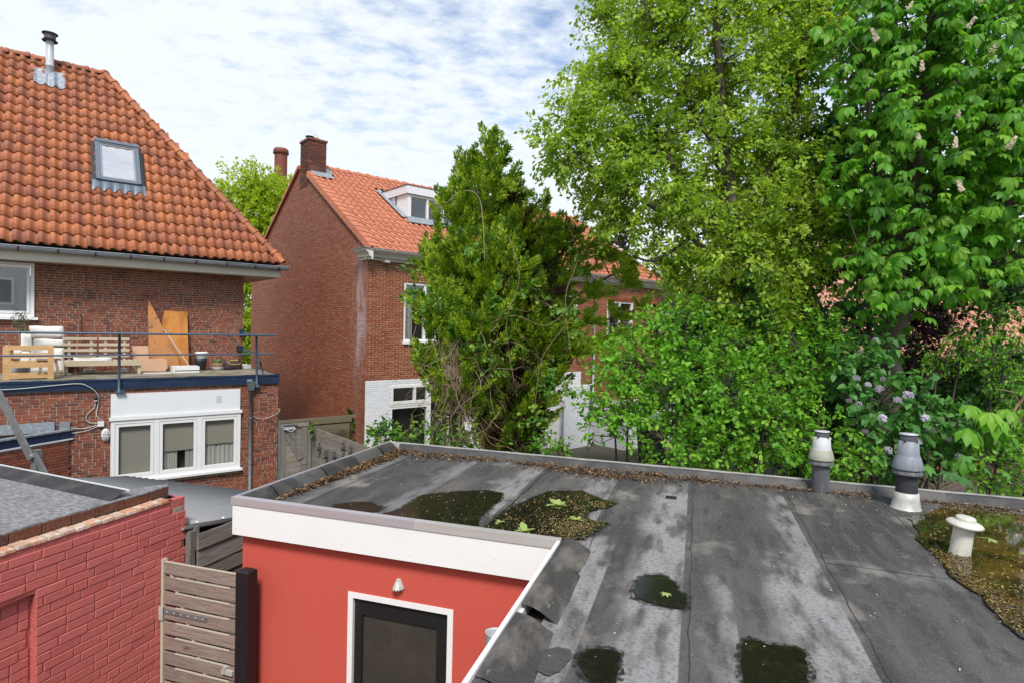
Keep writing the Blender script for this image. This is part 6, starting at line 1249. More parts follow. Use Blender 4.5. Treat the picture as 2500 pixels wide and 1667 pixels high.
CHEST = [(5.51,9.11,8.85,1.12),(6.49,8.91,9.03,1.22),(7.07,8.69,8.1,1.07),(5.73,8.88,7.54,1.1),(6.84,8.86,6.96,1.16),(5.57,9.05,6.48,0.94),(6.38,8.83,5.72,0.92),(5.66,8.82,5.16,0.62),(7.39,9.04,6.02,0.94),(7.74,9.07,7.35,0.94),(6.57,9.66,10.9,1.52),(8.1,9.34,10.29,1.47),(5.25,8.83,5.45,0.4)]
def scatter_compound(t, blobs, dens, nparts, m, scale=1.0, shell=0.4):
    C_, O_, B_ = cluster_points(blobs, dens, shell); k = inside_other(C_, B_, blobs); C_, O_ = C_[k], O_[k]
    d = np.linalg.norm(C_ - np.array([0, 0, CAMZ]), axis=1); vis = np.array([1 if proj_ok(Vector(c)) else 50 for c in C_]); order = np.argsort(d * vis); C_, O_ = C_[order], O_[order]
    meshes = []
    for s in range(6):
        vs, fs = chestnut_leaf(7 if s % 3 else 5, s); me = bpy.data.meshes.new('leaf'); me.from_pydata(vs, [], fs); me.materials.append(m); me.shade_smooth(); meshes.append((me, vs, fs))
    iw = t.matrix_world.inverted(); rest = MB()
    for i, (c, o_) in enumerate(zip(C_, O_)):
        yaw = math.atan2(o_[1], o_[0]) + random.gauss(0, 0.7)
        tocam = math.atan2(-c[1], -c[0]); 
        if random.random() < 0.45: yaw = tocam + random.gauss(0, 0.8)
        mt = Matrix.Translation(iw @ Vector(c)) @ Matrix.Rotation(yaw, 4, 'Z') @ Matrix.Rotation(random.gauss(0.35, 0.35), 4, 'Y') @ Matrix.Rotation(random.gauss(0, 0.3), 4, 'X') @ Matrix.Scale(scale * random.uniform(0.75, 1.2), 4)
        me, vs, fs = meshes[i % 6]
        if i < nparts:
            o = bpy.data.objects.new('leaf', me); sc.collection.objects.link(o); o.parent = t; o.matrix_local = mt
        else: rest.add([mt @ Vector(v) for v in vs], fs, random.random() * 0.95 + 0.01)
    if rest.v: part('crown', rest, m, t, kind='stuff', raw=True, smooth=True)
    return C_
t = plant('horse_chestnut', (6.1, 9.3, 0), 'horse chestnut with large fan leaves and cream flower candles, upper right', 'tree')
C_ = scatter_compound(t, CHEST, 260, 290, M['leaf_chestnut'], 0.82, 0.85)
limbs(t, [([(6.0, 9.6, 0), (6.0, 9.45, 3.0), (6.05, 9.3, 5.1), (6.3, 9.3, 7.0), (6.5, 9.4, 9.5)], (0.24, 0.07)), ([(6.05, 9.3, 5.0), (6.7, 9.2, 5.9), (7.5, 9.1, 6.3)], (0.10, 0.03)), ([(6.1, 9.3, 5.5), (5.6, 9.2, 6.8), (5.3, 9.1, 8.2)], (0.10, 0.03)), ([(6.2, 9.3, 6.3), (7.0, 9.1, 7.4), (7.8, 9.0, 8.2)], (0.09, 0.02)),
          ([(6.05, 9.3, 4.9), (5.5, 9.0, 5.2), (5.2, 8.8, 5.5)], (0.05, 0.02)), ([(6.3, 9.3, 6.6), (6.0, 9.2, 8.0), (5.7, 9.2, 9.6)], (0.07, 0.02)), ([(6.4, 9.3, 7.4), (7.2, 9.2, 9.2)], (0.06, 0.02)), ([(6.5, 9.25, 5.6), (7.2, 9.0, 5.5), (8.0, 8.9, 5.7)], (0.06, 0.02))], C_, maxn=700, rr=(0.014, 0.007))
# flower candles
cdm = MB(); 
for k in range(46):
    z = 0.2 * k / 46; r_ = 0.042 * (1 - k / 55) * random.uniform(0.4, 1.2); z += random.uniform(-0.012, 0.012); a = k * 2.4; x, y = r_ * math.cos(a), r_ * math.sin(a); s_ = 0.014
    cdm.add([(x - s_, y, z - s_), (x + s_, y - s_, z), (x + s_, y, z + s_), (x - s_, y + s_, z + s_)], [(0, 1, 2, 3)], random.random() * 0.9 + 0.01)
cme = cdm.mesh('flower_candle'); cme.materials.append(M['flower_white'])
for (x, y, z) in ((5.42,8.35,8.9),(5.62,8.3,8.05),(6.25,8.1,8.9),(6.3,7.95,8.15),(7.1,7.8,8.6),(6.0,8.1,7.3),(5.55,8.2,7.0),(6.75,7.9,7.1),(7.35,7.9,6.9),(7.5,7.95,6.75),(6.1,8.1,6.35),(6.6,8.0,6.9),(5.1,8.5,8.55),(7.75,8.1,7.7),(6.0,8.0,8.5),(5.9,8.0,6.9),(6.9,7.9,7.9)):
    o = bpy.data.objects.new('flower_candle', cme); sc.collection.objects.link(o); o.parent = t; o.matrix_local = t.matrix_world.inverted() @ Matrix.Translation((x, y, z)) @ Matrix.Rotation(random.gauss(0, 0.3), 4, 'X') @ Matrix.Rotation(random.gauss(0, 0.3), 4, 'Y') @ Matrix.Scale(random.uniform(0.6, 1.05), 4)

# --- shrubs behind the roof edge
PRIVET = [(1.78,8.79,3.78,0.62),(1.48,8.38,3.22,0.5),(2.35,8.58,3.45,0.72),(3.03,8.48,3.42,0.71),(2.16,8.27,2.84,0.52),(2.86,8.27,2.8,0.55),(3.54,8.27,2.99,0.63),(3.99,8.79,3.65,0.67),(4.19,8.17,2.85,0.51),(4.65,8.16,2.64,0.43)]
def shrub(name, blobs, m, label, cat, dens, per, size, twig, shape='oval', base=None, stems=7, **kw):
    bx_ = sum(b_[0] for b_ in blobs) / len(blobs) if base is None else base[0]; by_ = sum(b_[1] for b_ in blobs) / len(blobs) + 0.1 if base is None else base[1]
    t = plant(name, (bx_, by_, 0), label, cat)
    _, C_, bs = foliage(t, 'foliage', blobs, m, dens, per, size, twig, shape, **kw)
    pth = [([(bx_ + random.uniform(-.3, .3), by_ + 0.2, 0), ((bx_ + b_[0]) / 2, by_ + 0.15, b_[2] * 0.5), (b_[0], b_[1], b_[2])], (0.035, 0.01)) for b_ in blobs[:stems]]
    limbs(t, pth, C_, m=M['bark'], name='stem', maxn=260, rr=(0.008, 0.004)); return t
shrub('fresh_green_shrub', PRIVET[:2] + [(2.25,9.2,4.35,0.42)], M['leaf_privet'], 'fresh green shrub leftmost behind the far roof edge, beside the wheelie bin', 'shrub', 300, 12, 0.082, 0.24, shell=0.6)
shrub('fresh_green_shrub', PRIVET[2:6] + [(2.68,9.2,4.35,0.57),(3.39,9.2,4.05,0.57)], M['leaf_privet'], 'broad fresh green shrub in the middle behind the far roof edge', 'shrub', 280, 12, 0.082, 0.24, shell=0.6)
shrub('fresh_green_shrub', PRIVET[6:] + [(4.54,9.2,4.07,0.6),(5.0,9.3,4.3,0.45)], M['leaf_privet'], 'fresh green shrub directly behind the two flue terminals', 'shrub', 280, 12, 0.08, 0.24, shell=0.6)
t = shrub('lilac_bush', [(5.08,8.79,3.86,0.5),(5.33,8.48,3.41,0.57),(5.93,8.48,3.25,0.55),(5.39,8.27,2.81,0.5),(5.5,9.0,4.2,0.34),(6.42,8.57,3.01,0.42)], M['leaf_lilac'], 'lilac bush with heart-shaped leaves and pale purple flower heads', 'shrub', 190, 9, 0.12, 0.25, 'heart', shell=0.6, droop=0.5)
fm_ = MB()
for k in range(70):
    a = rng.normal(size=3); a = a / np.linalg.norm(a) * np.array([0.075, 0.05, 0.055]) * rng.random() ** 0.4; s_ = 0.011
    fm_.add([(a[0] - s_, a[1], a[2] - s_), (a[0] + s_, a[1] - s_, a[2]), (a[0] + s_, a[1], a[2] + s_), (a[0] - s_, a[1] + s_, a[2] + s_)], [(0, 1, 2, 3)], random.random() * 0.9 + 0.01)
fme = fm_.mesh('flower_head'); fme.materials.append(M['flower_lilac'])
for (u_, z_) in ((5.0, 4.12), (4.95, 3.75), (5.12, 3.66), (5.28, 3.60), (5.33, 3.74), (5.55, 3.45), (5.7, 3.52), (4.85, 3.42), (5.0, 3.38), (5.35, 3.18), (5.1, 2.98), (5.95, 3.2), (6.05, 3.02), (5.85, 2.86), (5.45, 2.72), (5.65, 2.6), (5.75, 2.75), (6.3, 2.9), (5.2, 4.3), (6.45, 2.66)):
    o = bpy.data.objects.new('flower_head', fme); sc.collection.objects.link(o); o.parent = t; o.matrix_local = t.matrix_world.inverted() @ Matrix.Translation((u_ * 0.93, 7.85, CAMZ + (z_ - CAMZ) * 0.93)) @ Matrix.Rotation(random.uniform(0, 6), 4, 'Z') @ Matrix.Rotation(random.gauss(0, 0.5), 4, 'X') @ Matrix.Scale(random.uniform(0.55, 1.0), 4)
shrub('wispy_shrub', [(7.1,9.3,4.19,0.48),(6.72,9.29,3.99,0.36)], M['leaf_privet'], 'wispy small-leaved hanging shrub under the chestnut, left of the dead branch', 'shrub', 230, 11, 0.055, 0.32, shell=0.8, droop=0.7)
shrub('wispy_shrub', [(7.67,9.19,3.95,0.5),(7.61,9.31,4.72,0.36),(7.9,8.98,3.4,0.4)], M['leaf_privet'], 'wispy small-leaved shrub at the right edge, behind the dead branch', 'shrub', 220, 11, 0.055, 0.32, shell=0.8, droop=0.6)
shrub('low_green_shrub', [(6.51,7.86,2.64,0.42),(6.96,7.86,2.43,0.44),(7.29,8.47,2.99,0.38)], M['leaf_privet'], 'low bright green shrub behind the roof edge, lower right', 'shrub', 300, 11, 0.075, 0.22, shell=0.6)
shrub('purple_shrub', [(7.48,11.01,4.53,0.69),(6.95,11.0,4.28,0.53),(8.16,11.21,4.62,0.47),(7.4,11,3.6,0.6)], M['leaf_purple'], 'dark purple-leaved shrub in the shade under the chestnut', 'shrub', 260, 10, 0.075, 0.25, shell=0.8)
t = plant('leafy_tree', (8.0, 12.3, 0), 'deep green leafy tree filling the gaps behind the horse chestnut', 'tree')
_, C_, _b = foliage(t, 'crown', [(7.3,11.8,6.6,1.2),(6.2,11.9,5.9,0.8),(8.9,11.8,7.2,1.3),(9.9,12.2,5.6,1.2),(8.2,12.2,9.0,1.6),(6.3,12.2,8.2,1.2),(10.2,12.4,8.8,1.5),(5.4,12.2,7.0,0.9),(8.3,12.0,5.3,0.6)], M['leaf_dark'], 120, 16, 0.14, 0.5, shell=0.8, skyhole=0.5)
limbs(t, [([(8.0, 12.4, 0), (7.9, 12.3, 5.0), (8.0, 12.2, 9.0)], (0.2, 0.05)), ([(7.9, 12.3, 4.6), (9.0, 12.2, 6.0), (10, 12.2, 7.4)], (0.1, 0.03)), ([(7.9, 12.3, 4.8), (6.8, 12.1, 6.0), (5.8, 12.1, 7.0)], (0.1, 0.03))], C_, maxn=400, rr=(0.014, 0.006))
# dark thicket further back, and distant tree crowns
BACK = [(5.19,15.02,4.6,1.25),(6.77,15.0,3.8,1.5),(8.35,14.98,3.3,1.5),(9.9,13.97,2.9,1.46),(11.6,13.96,2.67,1.46),(4.04,14.48,3.2,1.0),(9.0,15.3,4.9,1.0),(6.2,10.4,2.4,0.8),(7.3,10.5,2.5,0.9),(8.5,10.7,2.7,0.9),(8.2,10.5,3.7,0.6),(5.4,10.3,2.2,0.7),(9.3,11,3.5,0.9),(4.72,13.46,2.4,1.2),(6.8,12.97,2.5,1.26),(8.63,12.95,2.03,1.0),(5.6,12.6,4.2,0.9)]
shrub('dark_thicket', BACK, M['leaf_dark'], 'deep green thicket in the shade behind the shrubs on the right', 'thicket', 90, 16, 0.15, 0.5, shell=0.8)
for i, (x, y, z, r_, lab) in enumerate(((8.9,26.12,8.5,3.0,'distant yellow-green tree showing through the tall tree, left one'),(14.4,28.17,10.5,4.2,'distant yellow-green tree behind the horse chestnut, middle one'),(21.5,31,9.0,4.0,'distant yellow-green tree behind the chestnut, furthest right'),(13.0,24.5,5.0,2.3,'small distant tree low behind the lilac bush'))):
    t = plant('distant_tree', (x, y, 0), lab, 'tree', 'distant trees behind the right-hand foliage')
    bl_ = [(x, y, z, r_ * 0.8), (x - r_ * 0.6, y, z - r_ * 0.3, r_ * 0.5), (x + r_ * 0.6, y, z - r_ * 0.2, r_ * 0.55), (x + r_ * 0.1, y, z + r_ * 0.5, r_ * 0.5), (x, y, z - r_ * 0.8, r_ * 0.5)]
    _, C_, _b = foliage(t, 'crown', bl_, M['leaf_yellow'], 28, 12, 0.2, 0.8, shell=0.6)
    limbs(t, [([(x, y, 0), (x, y, z * 0.6), (x, y, z)], (0.25, 0.06))], C_, maxn=120, rr=(0.03, 0.01))
t = plant('yellow_green_tree', (-14.8, 34.1, 0), 'bright yellow-green spring tree between the two houses', 'tree')
YEL = [(-15.07,34.18,11.4,2.0),(-13.3,34.19,11.5,1.3),(-16.1,34.14,10.11,1.42),(-14.32,34.13,9.67,2.1),(-15.43,34.07,6.81,1.65),(-15.36,34.0,3.98,1.65),(-15.19,33.95,1.9,1.65),(-13.2,35.16,10.4,1.9),(-15.2,34,12.2,0.8),(-12.6,34.5,11.9,0.9)]
_, C_, _b = foliage(t, 'crown', YEL, M['leaf_yellow'], 170, 14, 0.17, 0.6, shell=0.8, skyhole=0.5)
limbs(t, [([(-14.8, 34.3, 0), (-14.8, 34.3, 7), (-14.6, 34.2, 12)], (0.3, 0.08)), ([(-14.8, 34.3, 7), (-13.5, 34.3, 9.5), (-13, 34.3, 11.6)], (0.12, 0.04)), ([(-14.8, 34.3, 7.5), (-15.8, 34.3, 9.5)], (0.1, 0.04))], C_, maxn=300, rr=(0.03, 0.012))

# --- leaning cypress with feathery upright sprays
CON = [(-0.45,10.87,7.35,0.24),(-0.82,10.87,7.1,0.24),(-0.51,10.86,6.74,0.5),(-1.02,10.75,6.41,0.38),(0.03,11.05,6.18,0.5),(-1.06,10.63,5.5,0.55),(-0.4,10.82,5.24,0.82),(0.45,11.03,5.58,0.42),(-1.29,10.51,4.61,0.47),(-0.59,10.6,4.19,0.81),(0.3,10.9,4.36,0.66),(-1.38,10.49,3.73,0.33),(-0.86,10.48,3.38,0.58),(0.1,10.68,3.16,0.68),(-0.11,10.66,2.41,0.56),(0.61,10.79,3.61,0.45)]
ARMS = [(0.55,11.05,6.25,0.2),(0.75,11.1,6.0,0.2),(1.05,11.2,6.25,0.16),(1.3,11.25,6.5,0.12),(1.1,11.2,5.8,0.22),(1.45,11.2,5.95,0.16),(1.7,11.2,5.75,0.2),(2.1,11.3,5.6,0.18),(0.9,11.1,5.3,0.25),(0.85,11,4.9,0.25),(1.35,11.1,5.45,0.16),(1.05,10.8,4.5,0.16),(1.42,10.81,4.55,0.17),(1.94,10.81,4.62,0.15),(2.39,10.81,4.78,0.12),(1.2,10.79,3.95,0.22),(1.6,10.8,4.05,0.2),(2.03,10.8,4.2,0.18),(1.5,10.85,5.05,0.2),(2.1,11.0,5.3,0.2),(0.9,10.8,4.15,0.25)]
def sprays(parent, name, blobs, m, dens, per, ln, alen, upw, shell, lean=0.15):
    C_, O_, B_ = cluster_points(blobs, dens, shell); k = inside_other(C_, B_, blobs, 0.6); C_, O_ = C_[k], O_[k]; n = len(C_)
    ax = unit(O_ * np.array([1, 1, 0.4]) + np.array([lean, 0, upw]) + rng.normal(size=(n, 3)) * 0.22)
    A = alen * (0.6 + 0.7 * rng.random((n, 1, 1))); t = rng.random((n, per, 1)) ** 0.8
    sd_ = unit(np.cross(ax[:, None], rng.normal(size=(n, per, 3))))
    flat = unit(np.cross(ax, rng.normal(size=(n, 3))))[:, None]; sd_ = unit(sd_ * 0.6 + flat * np.where(rng.random((n, per, 1)) < 0.5, -1, 1))
    env = np.sin(np.pi * np.clip(t * 0.85 + 0.12, 0, 1)) ** 0.8
    P_ = C_[:, None] + ax[:, None] * (t - 0.35) * A + sd_ * env * A * 0.17 * rng.random((n, per, 1)) + rng.normal(size=(n, per, 3)) * 0.008
    D_ = unit(ax[:, None] * (0.8 + 0.6 * t) + sd_ * 0.75 + rng.normal(size=(n, per, 3)) * 0.18)
    Nn = unit(np.cross(ax[:, None], sd_) + rng.normal(size=(n, per, 3)) * 0.5)
    tint = np.clip(rng.random((n, 1)) * 0.30 + t[..., 0] * 0.45 + rng.random((n, per)) * 0.15 + 0.02, 0.01, 0.97)
    sz = ln * (0.7 + 0.5 * rng.random(n * per))
    me = leaves(name, P_.reshape(-1, 3), D_.reshape(-1, 3), Nn.reshape(-1, 3), sz, m, 'blade', tint.reshape(-1), 0.1, 0.1)
    o = bpy.data.objects.new(name, me); sc.collection.objects.link(o); o.parent = parent; o.matrix_local = parent.matrix_world.inverted(); return o, C_
SHAPES['blade'] = [(0.0, 0.02), (0.3, 0.13), (0.7, 0.12), (1.0, 0.0)]
t = plant('leaning_cypress', (-0.15, 10.8, 0), 'dense leaning cypress with upright feathery sprays and a bare dark core', 'tree')
_, C_ = sprays(t, 'crown', CON + [(-0.47,10.87,7.62,0.12),(-0.5,10.87,7.8,0.06),(-0.85,10.87,7.33,0.1),(-1.05,10.8,6.85,0.1),(-0.15,10.9,7.0,0.12),(0.1,11.0,6.75,0.1),(0.55,11,6.65,0.1),(1.3,11.2,6.8,0.09),(-1.35,10.6,6.0,0.12),(0.75,11.0,6.05,0.2)], M['leaf_conifer'], 330, 150, 0.075, 0.40, 1.1, 0.6)
_, C2 = sprays(t, 'side_sprays', ARMS, M['leaf_conifer'], 360, 120, 0.07, 0.34, 0.45, 0.85, 0.7)
_, C3 = sprays(t, 'dry_sprays', [(-0.1,10.5,3.6,0.62),(0.25,10.55,3.0,0.6),(-0.5,10.5,2.9,0.45),(-0.2,10.9,4.2,0.7),(0.25,10.9,5.0,0.6),(-0.1,10.9,6.6,0.22),(0.05,10.95,6.2,0.25),(0.2,11.0,5.8,0.25),(0.1,10.5,2.3,0.5)], M['leaf_conifer_brown'], 200, 90, 0.08, 0.34, 0.2, 0.95)
limbs(t, [([(-0.1, 10.85, 0), (-0.15, 10.85, 2.2), (-0.15, 10.9, 4.2), (-0.3, 10.9, 6.0), (-0.48, 10.88, 7.5)], (0.13, 0.02)), ([(-0.1, 10.85, 2.3), (0.3, 10.9, 3.6), (0.6, 11.0, 5.0), (1.2, 11.2, 6.4)], (0.08, 0.02)), ([(0.0, 10.85, 2.8), (0.9, 10.8, 3.75), (1.6, 10.8, 4.0), (2.1, 10.8, 4.25)], (0.05, 0.012)), ([(0.1, 10.85, 3.4), (0.9, 10.8, 4.3), (1.6, 10.8, 4.5), (2.45, 10.8, 4.8)], (0.045, 0.01)),
          ([(0.2, 10.9, 3.6), (0.9, 11, 4.7), (1.7, 11.1, 5.3), (2.3, 11.3, 5.6)], (0.045, 0.01)), ([(-0.15, 10.85, 2.5), (-0.6, 10.6, 3.4), (-1.0, 10.5, 4.6)], (0.05, 0.015)), ([(0.3, 10.95, 4.2), (0.8, 11.1, 5.3), (1.35, 11.2, 6.5)], (0.04, 0.01)), ([(0.2, 10.95, 4.6), (0.45, 11.05, 5.6), (0.6, 11.1, 6.5)], (0.035, 0.01)), ([(-0.15, 10.88, 4.4), (0.05, 11, 5.6), (0.1, 11, 6.6)], (0.04, 0.01))], np.concatenate([C_[::6], C2[::4]]), m=M['bark'], maxn=420, rr=(0.01, 0.005))
# tangle of bare climber stems and its leaves over the cypress
v = plant('climber', (-0.7, 10.1, 1.0), 'climber with bare tangled stems and small bright leaves over the cypress', 'climber')
mb = MB(); iw = v.matrix_world.inverted()
for k in range(75):
    x0, z0 = rng.normal(-0.75, 0.4), rng.uniform(2.6, 4.4); p = Vector((x0, 10.08 + rng.normal(0, 0.1), z0)); q = [p]; d = Vector((rng.normal(0, 0.5), rng.normal(0, 0.1), rng.normal(-0.5, 0.7))).normalized()
    for s in range(9):
        d = (d + Vector((rng.normal(0, 0.4), rng.normal(0, 0.12), rng.normal(-0.12, 0.35)))).normalized(); p = p + d * 0.13; q.append(p)
    mb.tube([iw @ c for c in q], [0.006, 0.006, 0.005, 0.005, 0.005, 0.004, 0.004, 0.003, 0.003, 0.003], 4, random.random() * 0.9 + 0.01, cap=False)
for k in range(70):
    x0 = rng.normal(-0.95, 0.16); z0 = rng.uniform(3.7, 4.2); L_ = rng.uniform(0.5, 1.1); mb.tube([iw @ Vector(c) for c in [(x0, 10.0, z0), (x0 + 0.05 + rng.normal(0, .04), 9.95, z0 - L_ * 0.5), (x0 - 0.05 + rng.normal(0, 0.12), 10.0, z0 - L_)]], [0.006, 0.005, 0.004], 4, random.random() * 0.9 + 0.01, cap=False)
for (a, b_, c, d) in (((0.9, 10.3, 6.2), (1.1, 10.2, 5.6), (0.9, 10.1, 4.9), (1.0, 10.1, 4.0)), ((-1.2, 10.2, 6.45), (-0.9, 10.3, 6.7), (-0.6, 10.2, 6.5), (-0.5, 10.1, 5.5)), ((-0.1, 10.1, 5.9), (0.1, 10.05, 5.2), (-0.1, 10.0, 4.4), (0.1, 10.0, 3.2)), ((0.3, 10.2, 4.9), (0.9, 10.1, 4.5), (0.5, 10.0, 3.8), (0.4, 10.0, 2.6)), ((-0.6, 10.0, 4.3), (0.0, 9.95, 4.55), (0.6, 10, 4.4), (1.1, 10.1, 4.9))):
    mb.tube([iw @ p for p in curve_pts([a, b_, c, d], 8)], 0.006, 5, random.random() * 0.9 + 0.01, cap=False)
part('stems', mb, M['bark_dead'], v, kind='stuff', raw=True)
foliage(v, 'vine_leaves', [(-0.55,10.05,4.0,0.42),(-0.3,10.0,3.7,0.35),(-0.95,10.1,4.35,0.3),(0.35,10.25,5.0,0.32),(0.9,10.3,4.7,0.35),(-0.65,10.1,5.6,0.25),(1.0,10.2,5.5,0.3),(0.7,9.9,3.4,0.4),(0.4,9.9,2.9,0.3),(-1.5,10.1,5.0,0.25),(-1.55,10.1,4.6,0.22),(1.1,10.2,4.2,0.3),(-0.2,10.0,4.7,0.3),(-1.75,10.1,5.25,0.12)], M['leaf_vine'], 120, 7, 0.085, 0.26, 'heart', shell=0.9, droop=0.4)
v = shrub('undergrowth_bush', [(-1.32,10.26,2.5,0.39),(-1.75,10.26,2.38,0.27),(-0.81,10.16,2.4,0.28),(-1.06,10.46,2.75,0.26),(-1.3,10.3,1.9,0.5)], M['leaf_vine'], 'straggly light green bush at the foot of the cypress, left side', 'bush', 260, 8, 0.075, 0.25, shell=0.8)
shrub('undergrowth_bush', [(0.46,9.96,2.35,0.31),(0.9,9.46,2.40,0.24),(0.3,9.9,2.0,0.4)], M['leaf_privet'], 'low green bush behind the roof edge, right of the cypress foot', 'bush', 260, 8, 0.08, 0.22, shell=0.8)
shrub('rounded_ivy_bush', [(-2.64,12.45,2.01,0.36),(-2.4,12.4,1.7,0.4)], M['leaf_vine'], 'small rounded leafy bush in front of the whitewashed wall by the roof corner', 'bush', 420, 9, 0.09, 0.15, 'heart', shell=0.5)
v = thing('gable_ivy', 'EE', (-0.05, 0.75, 0), 'narrow column of ivy growing up the brick gable corner', 'ivy')
gm = v.matrix_world; bl_ = []
for k in range(16):
    p = fmat('EE') @ Vector((-0.08, 0.70 + 0.03 * math.sin(k), 0.15 + k * 0.115)); bl_.append((p.x, p.y, p.z, 0.17 - 0.007 * k))
foliage(v, 'ivy_leaves', bl_, M['leaf_dark'], 520, 5, 0.075, 0.08, 'heart', 0.6, 0.15, 0.4, 0.5)
v = thing('ivy_sprig', 'CD', (5.28, 14.85, 1.4), 'small bright ivy sprig on top of the alley door post', 'ivy')
p = fmat('CD') @ Vector((5.28, 14.84, 1.72)); p2 = fmat('CD') @ Vector((5.34, 14.84, 1.55))
foliage(v, 'ivy_leaves', [(p.x, p.y, p.z, 0.11), (p2.x, p2.y, p2.z, 0.12)], M['leaf_vine'], 900, 5, 0.07, 0.08, 'heart', 0.6, 0.2, 0.6, 0.5)
# olive foliage
p = fmat('CD') @ Vector((-0.50, 16.45, 4.22))
foliage(OLIVE, 'crown', [(p.x, p.y, p.z, 0.15), (p.x, p.y, p.z + 0.17, 0.11), (p.x + 0.02, p.y, p.z - 0.15, 0.1)], mat('olive_leaves', [(0.09, 0.11, 0.05), (0.13, 0.15, 0.08), (0.06, 0.08, 0.035)], 0.6), 1500, 6, 0.05, 0.12, 'blade', 0.1, 0.4, 0.9, 0.8)
# dead branch at the right edge
v = plant('dead_branch', (7.2, 8.6, 0), 'pale forked dead branch standing out at the right edge', 'branch')
limbs(v, [([(7.5, 8.7, 0), (7.45, 8.6, 2.4), (7.3, 8.45, 3.45)], (0.04, 0.022)), ([(7.3, 8.45, 3.45), (7.0, 8.3, 3.15), (6.75, 8.2, 2.95)], (0.02, 0.008)), ([(7.3, 8.45, 3.4), (7.45, 8.4, 3.75), (7.75, 8.4, 3.9)], (0.02, 0.01)), ([(7.3, 8.45, 3.45), (7.15, 8.4, 3.6), (6.85, 8.3, 3.65)], (0.014, 0.006)), ([(7.35, 8.45, 3.5), (7.6, 8.4, 3.5), (7.9, 8.4, 3.7)], (0.016, 0.008)), ([(7.2, 8.4, 3.3), (7.0, 8.3, 3.35)], (0.009, 0.005)), ([(7.1, 8.35, 3.2), (7.1, 8.3, 3.0)], (0.009, 0.004))], m=M['bark_dead'], name='stem')
# chestnut sapling in front of the thicket and maple sapling behind the curb
v = plant('chestnut_sapling', (6.5, 8.0, 0), 'chestnut sapling with big fresh fan leaves, right of the lilac', 'sapling')
iw = v.matrix_world.inverted(); vs, fs = chestnut_leaf(7, 3)
me = bpy.data.meshes.new('leaf'); me.from_pydata(vs, [], fs); me.materials.append(M['leaf_chestnut']); me.shade_smooth()
pts_ = []
for (x, y, z, s_) in ((6.15, 7.9, 3.15, 1.5), (6.45, 7.85, 3.30, 1.4), (6.6, 7.9, 3.12, 1.6), (6.35, 7.8, 3.38, 1.2), (6.1, 7.9, 2.75, 1.3), (6.25, 8.0, 3.45, 1.2), (6.75, 8.0, 3.4, 1.2)):
    o = bpy.data.objects.new('leaf', me); sc.collection.objects.link(o); o.parent = v; pts_.append((x, y, z))
    o.matrix_local = iw @ Matrix.Translation((x, y, z)) @ Matrix.Rotation(R(-110) + random.gauss(0, 0.3), 4, 'Z') @ Matrix.Rotation(0.35, 4, 'Y') @ Matrix.Scale(s_, 4)
limbs(v, [([(6.5, 8.1, 0), (6.5, 8.1, 2.4), (6.4, 7.95, 3.1)], (0.02, 0.01))] + [([(6.4, 8.0, 2.9), p] , (0.008, 0.004)) for p in pts_], m=M['bark_dead'], name='stem')
def maple_leaf():
    o_ = []
    for k in range(11):
        a = R(-125) + R(250) * k / 10; r_ = (1.0 if k % 2 == 0 else 0.55) * (1 - 0.25 * abs(k - 5) / 5); o_.append((r_ * math.cos(a), r_ * math.sin(a), -0.25 * r_ * r_))
    return [(0, 0, 0.0)] + o_, [(0, k, k + 1) for k in range(1, 11)]
vs, fs = maple_leaf(); mle = bpy.data.meshes.new('leaf'); mle.from_pydata(vs, [], fs); mle.materials.append(M['leaf_lilac'])
v = plant('maple_sapling', (5.4, 7.7, 0), 'maple sapling with wide lobed leaves just behind the curb, right of the tall flue', 'sapling')
iw = v.matrix_world.inverted(); pts_ = []
for (x, y, z, s_) in ((5.05, 7.5, 2.78, 0.13), (5.3, 7.45, 2.72, 0.17), (5.15, 7.5, 2.95, 0.12), (5.45, 7.5, 2.9, 0.13), (5.55, 7.4, 2.66, 0.16), (5.7, 7.4, 2.6, 0.17), (4.95, 7.5, 2.9, 0.12), (5.85, 7.5, 2.85, 0.12), (6.1, 7.5, 2.7, 0.14), (5.0, 7.45, 3.05, 0.09), (6.35, 7.5, 2.65, 0.12)):
    o = bpy.data.objects.new('leaf', mle); sc.collection.objects.link(o); o.parent = v; pts_.append((x, y, z))
    o.matrix_local = iw @ Matrix.Translation((x, y, z)) @ Matrix.Rotation(R(-90) + random.gauss(0, 0.6), 4, 'Z') @ Matrix.Rotation(random.gauss(0.45, 0.15), 4, 'Y') @ Matrix.Scale(s_, 4)
limbs(v, [([(5.4, 7.75, 0), (5.4, 7.75, 2.3)], (0.012, 0.008))] + [([(5.4, 7.75, 2.2), p], (0.006, 0.003)) for p in pts_], m=M['bark_dead'], name='stem')

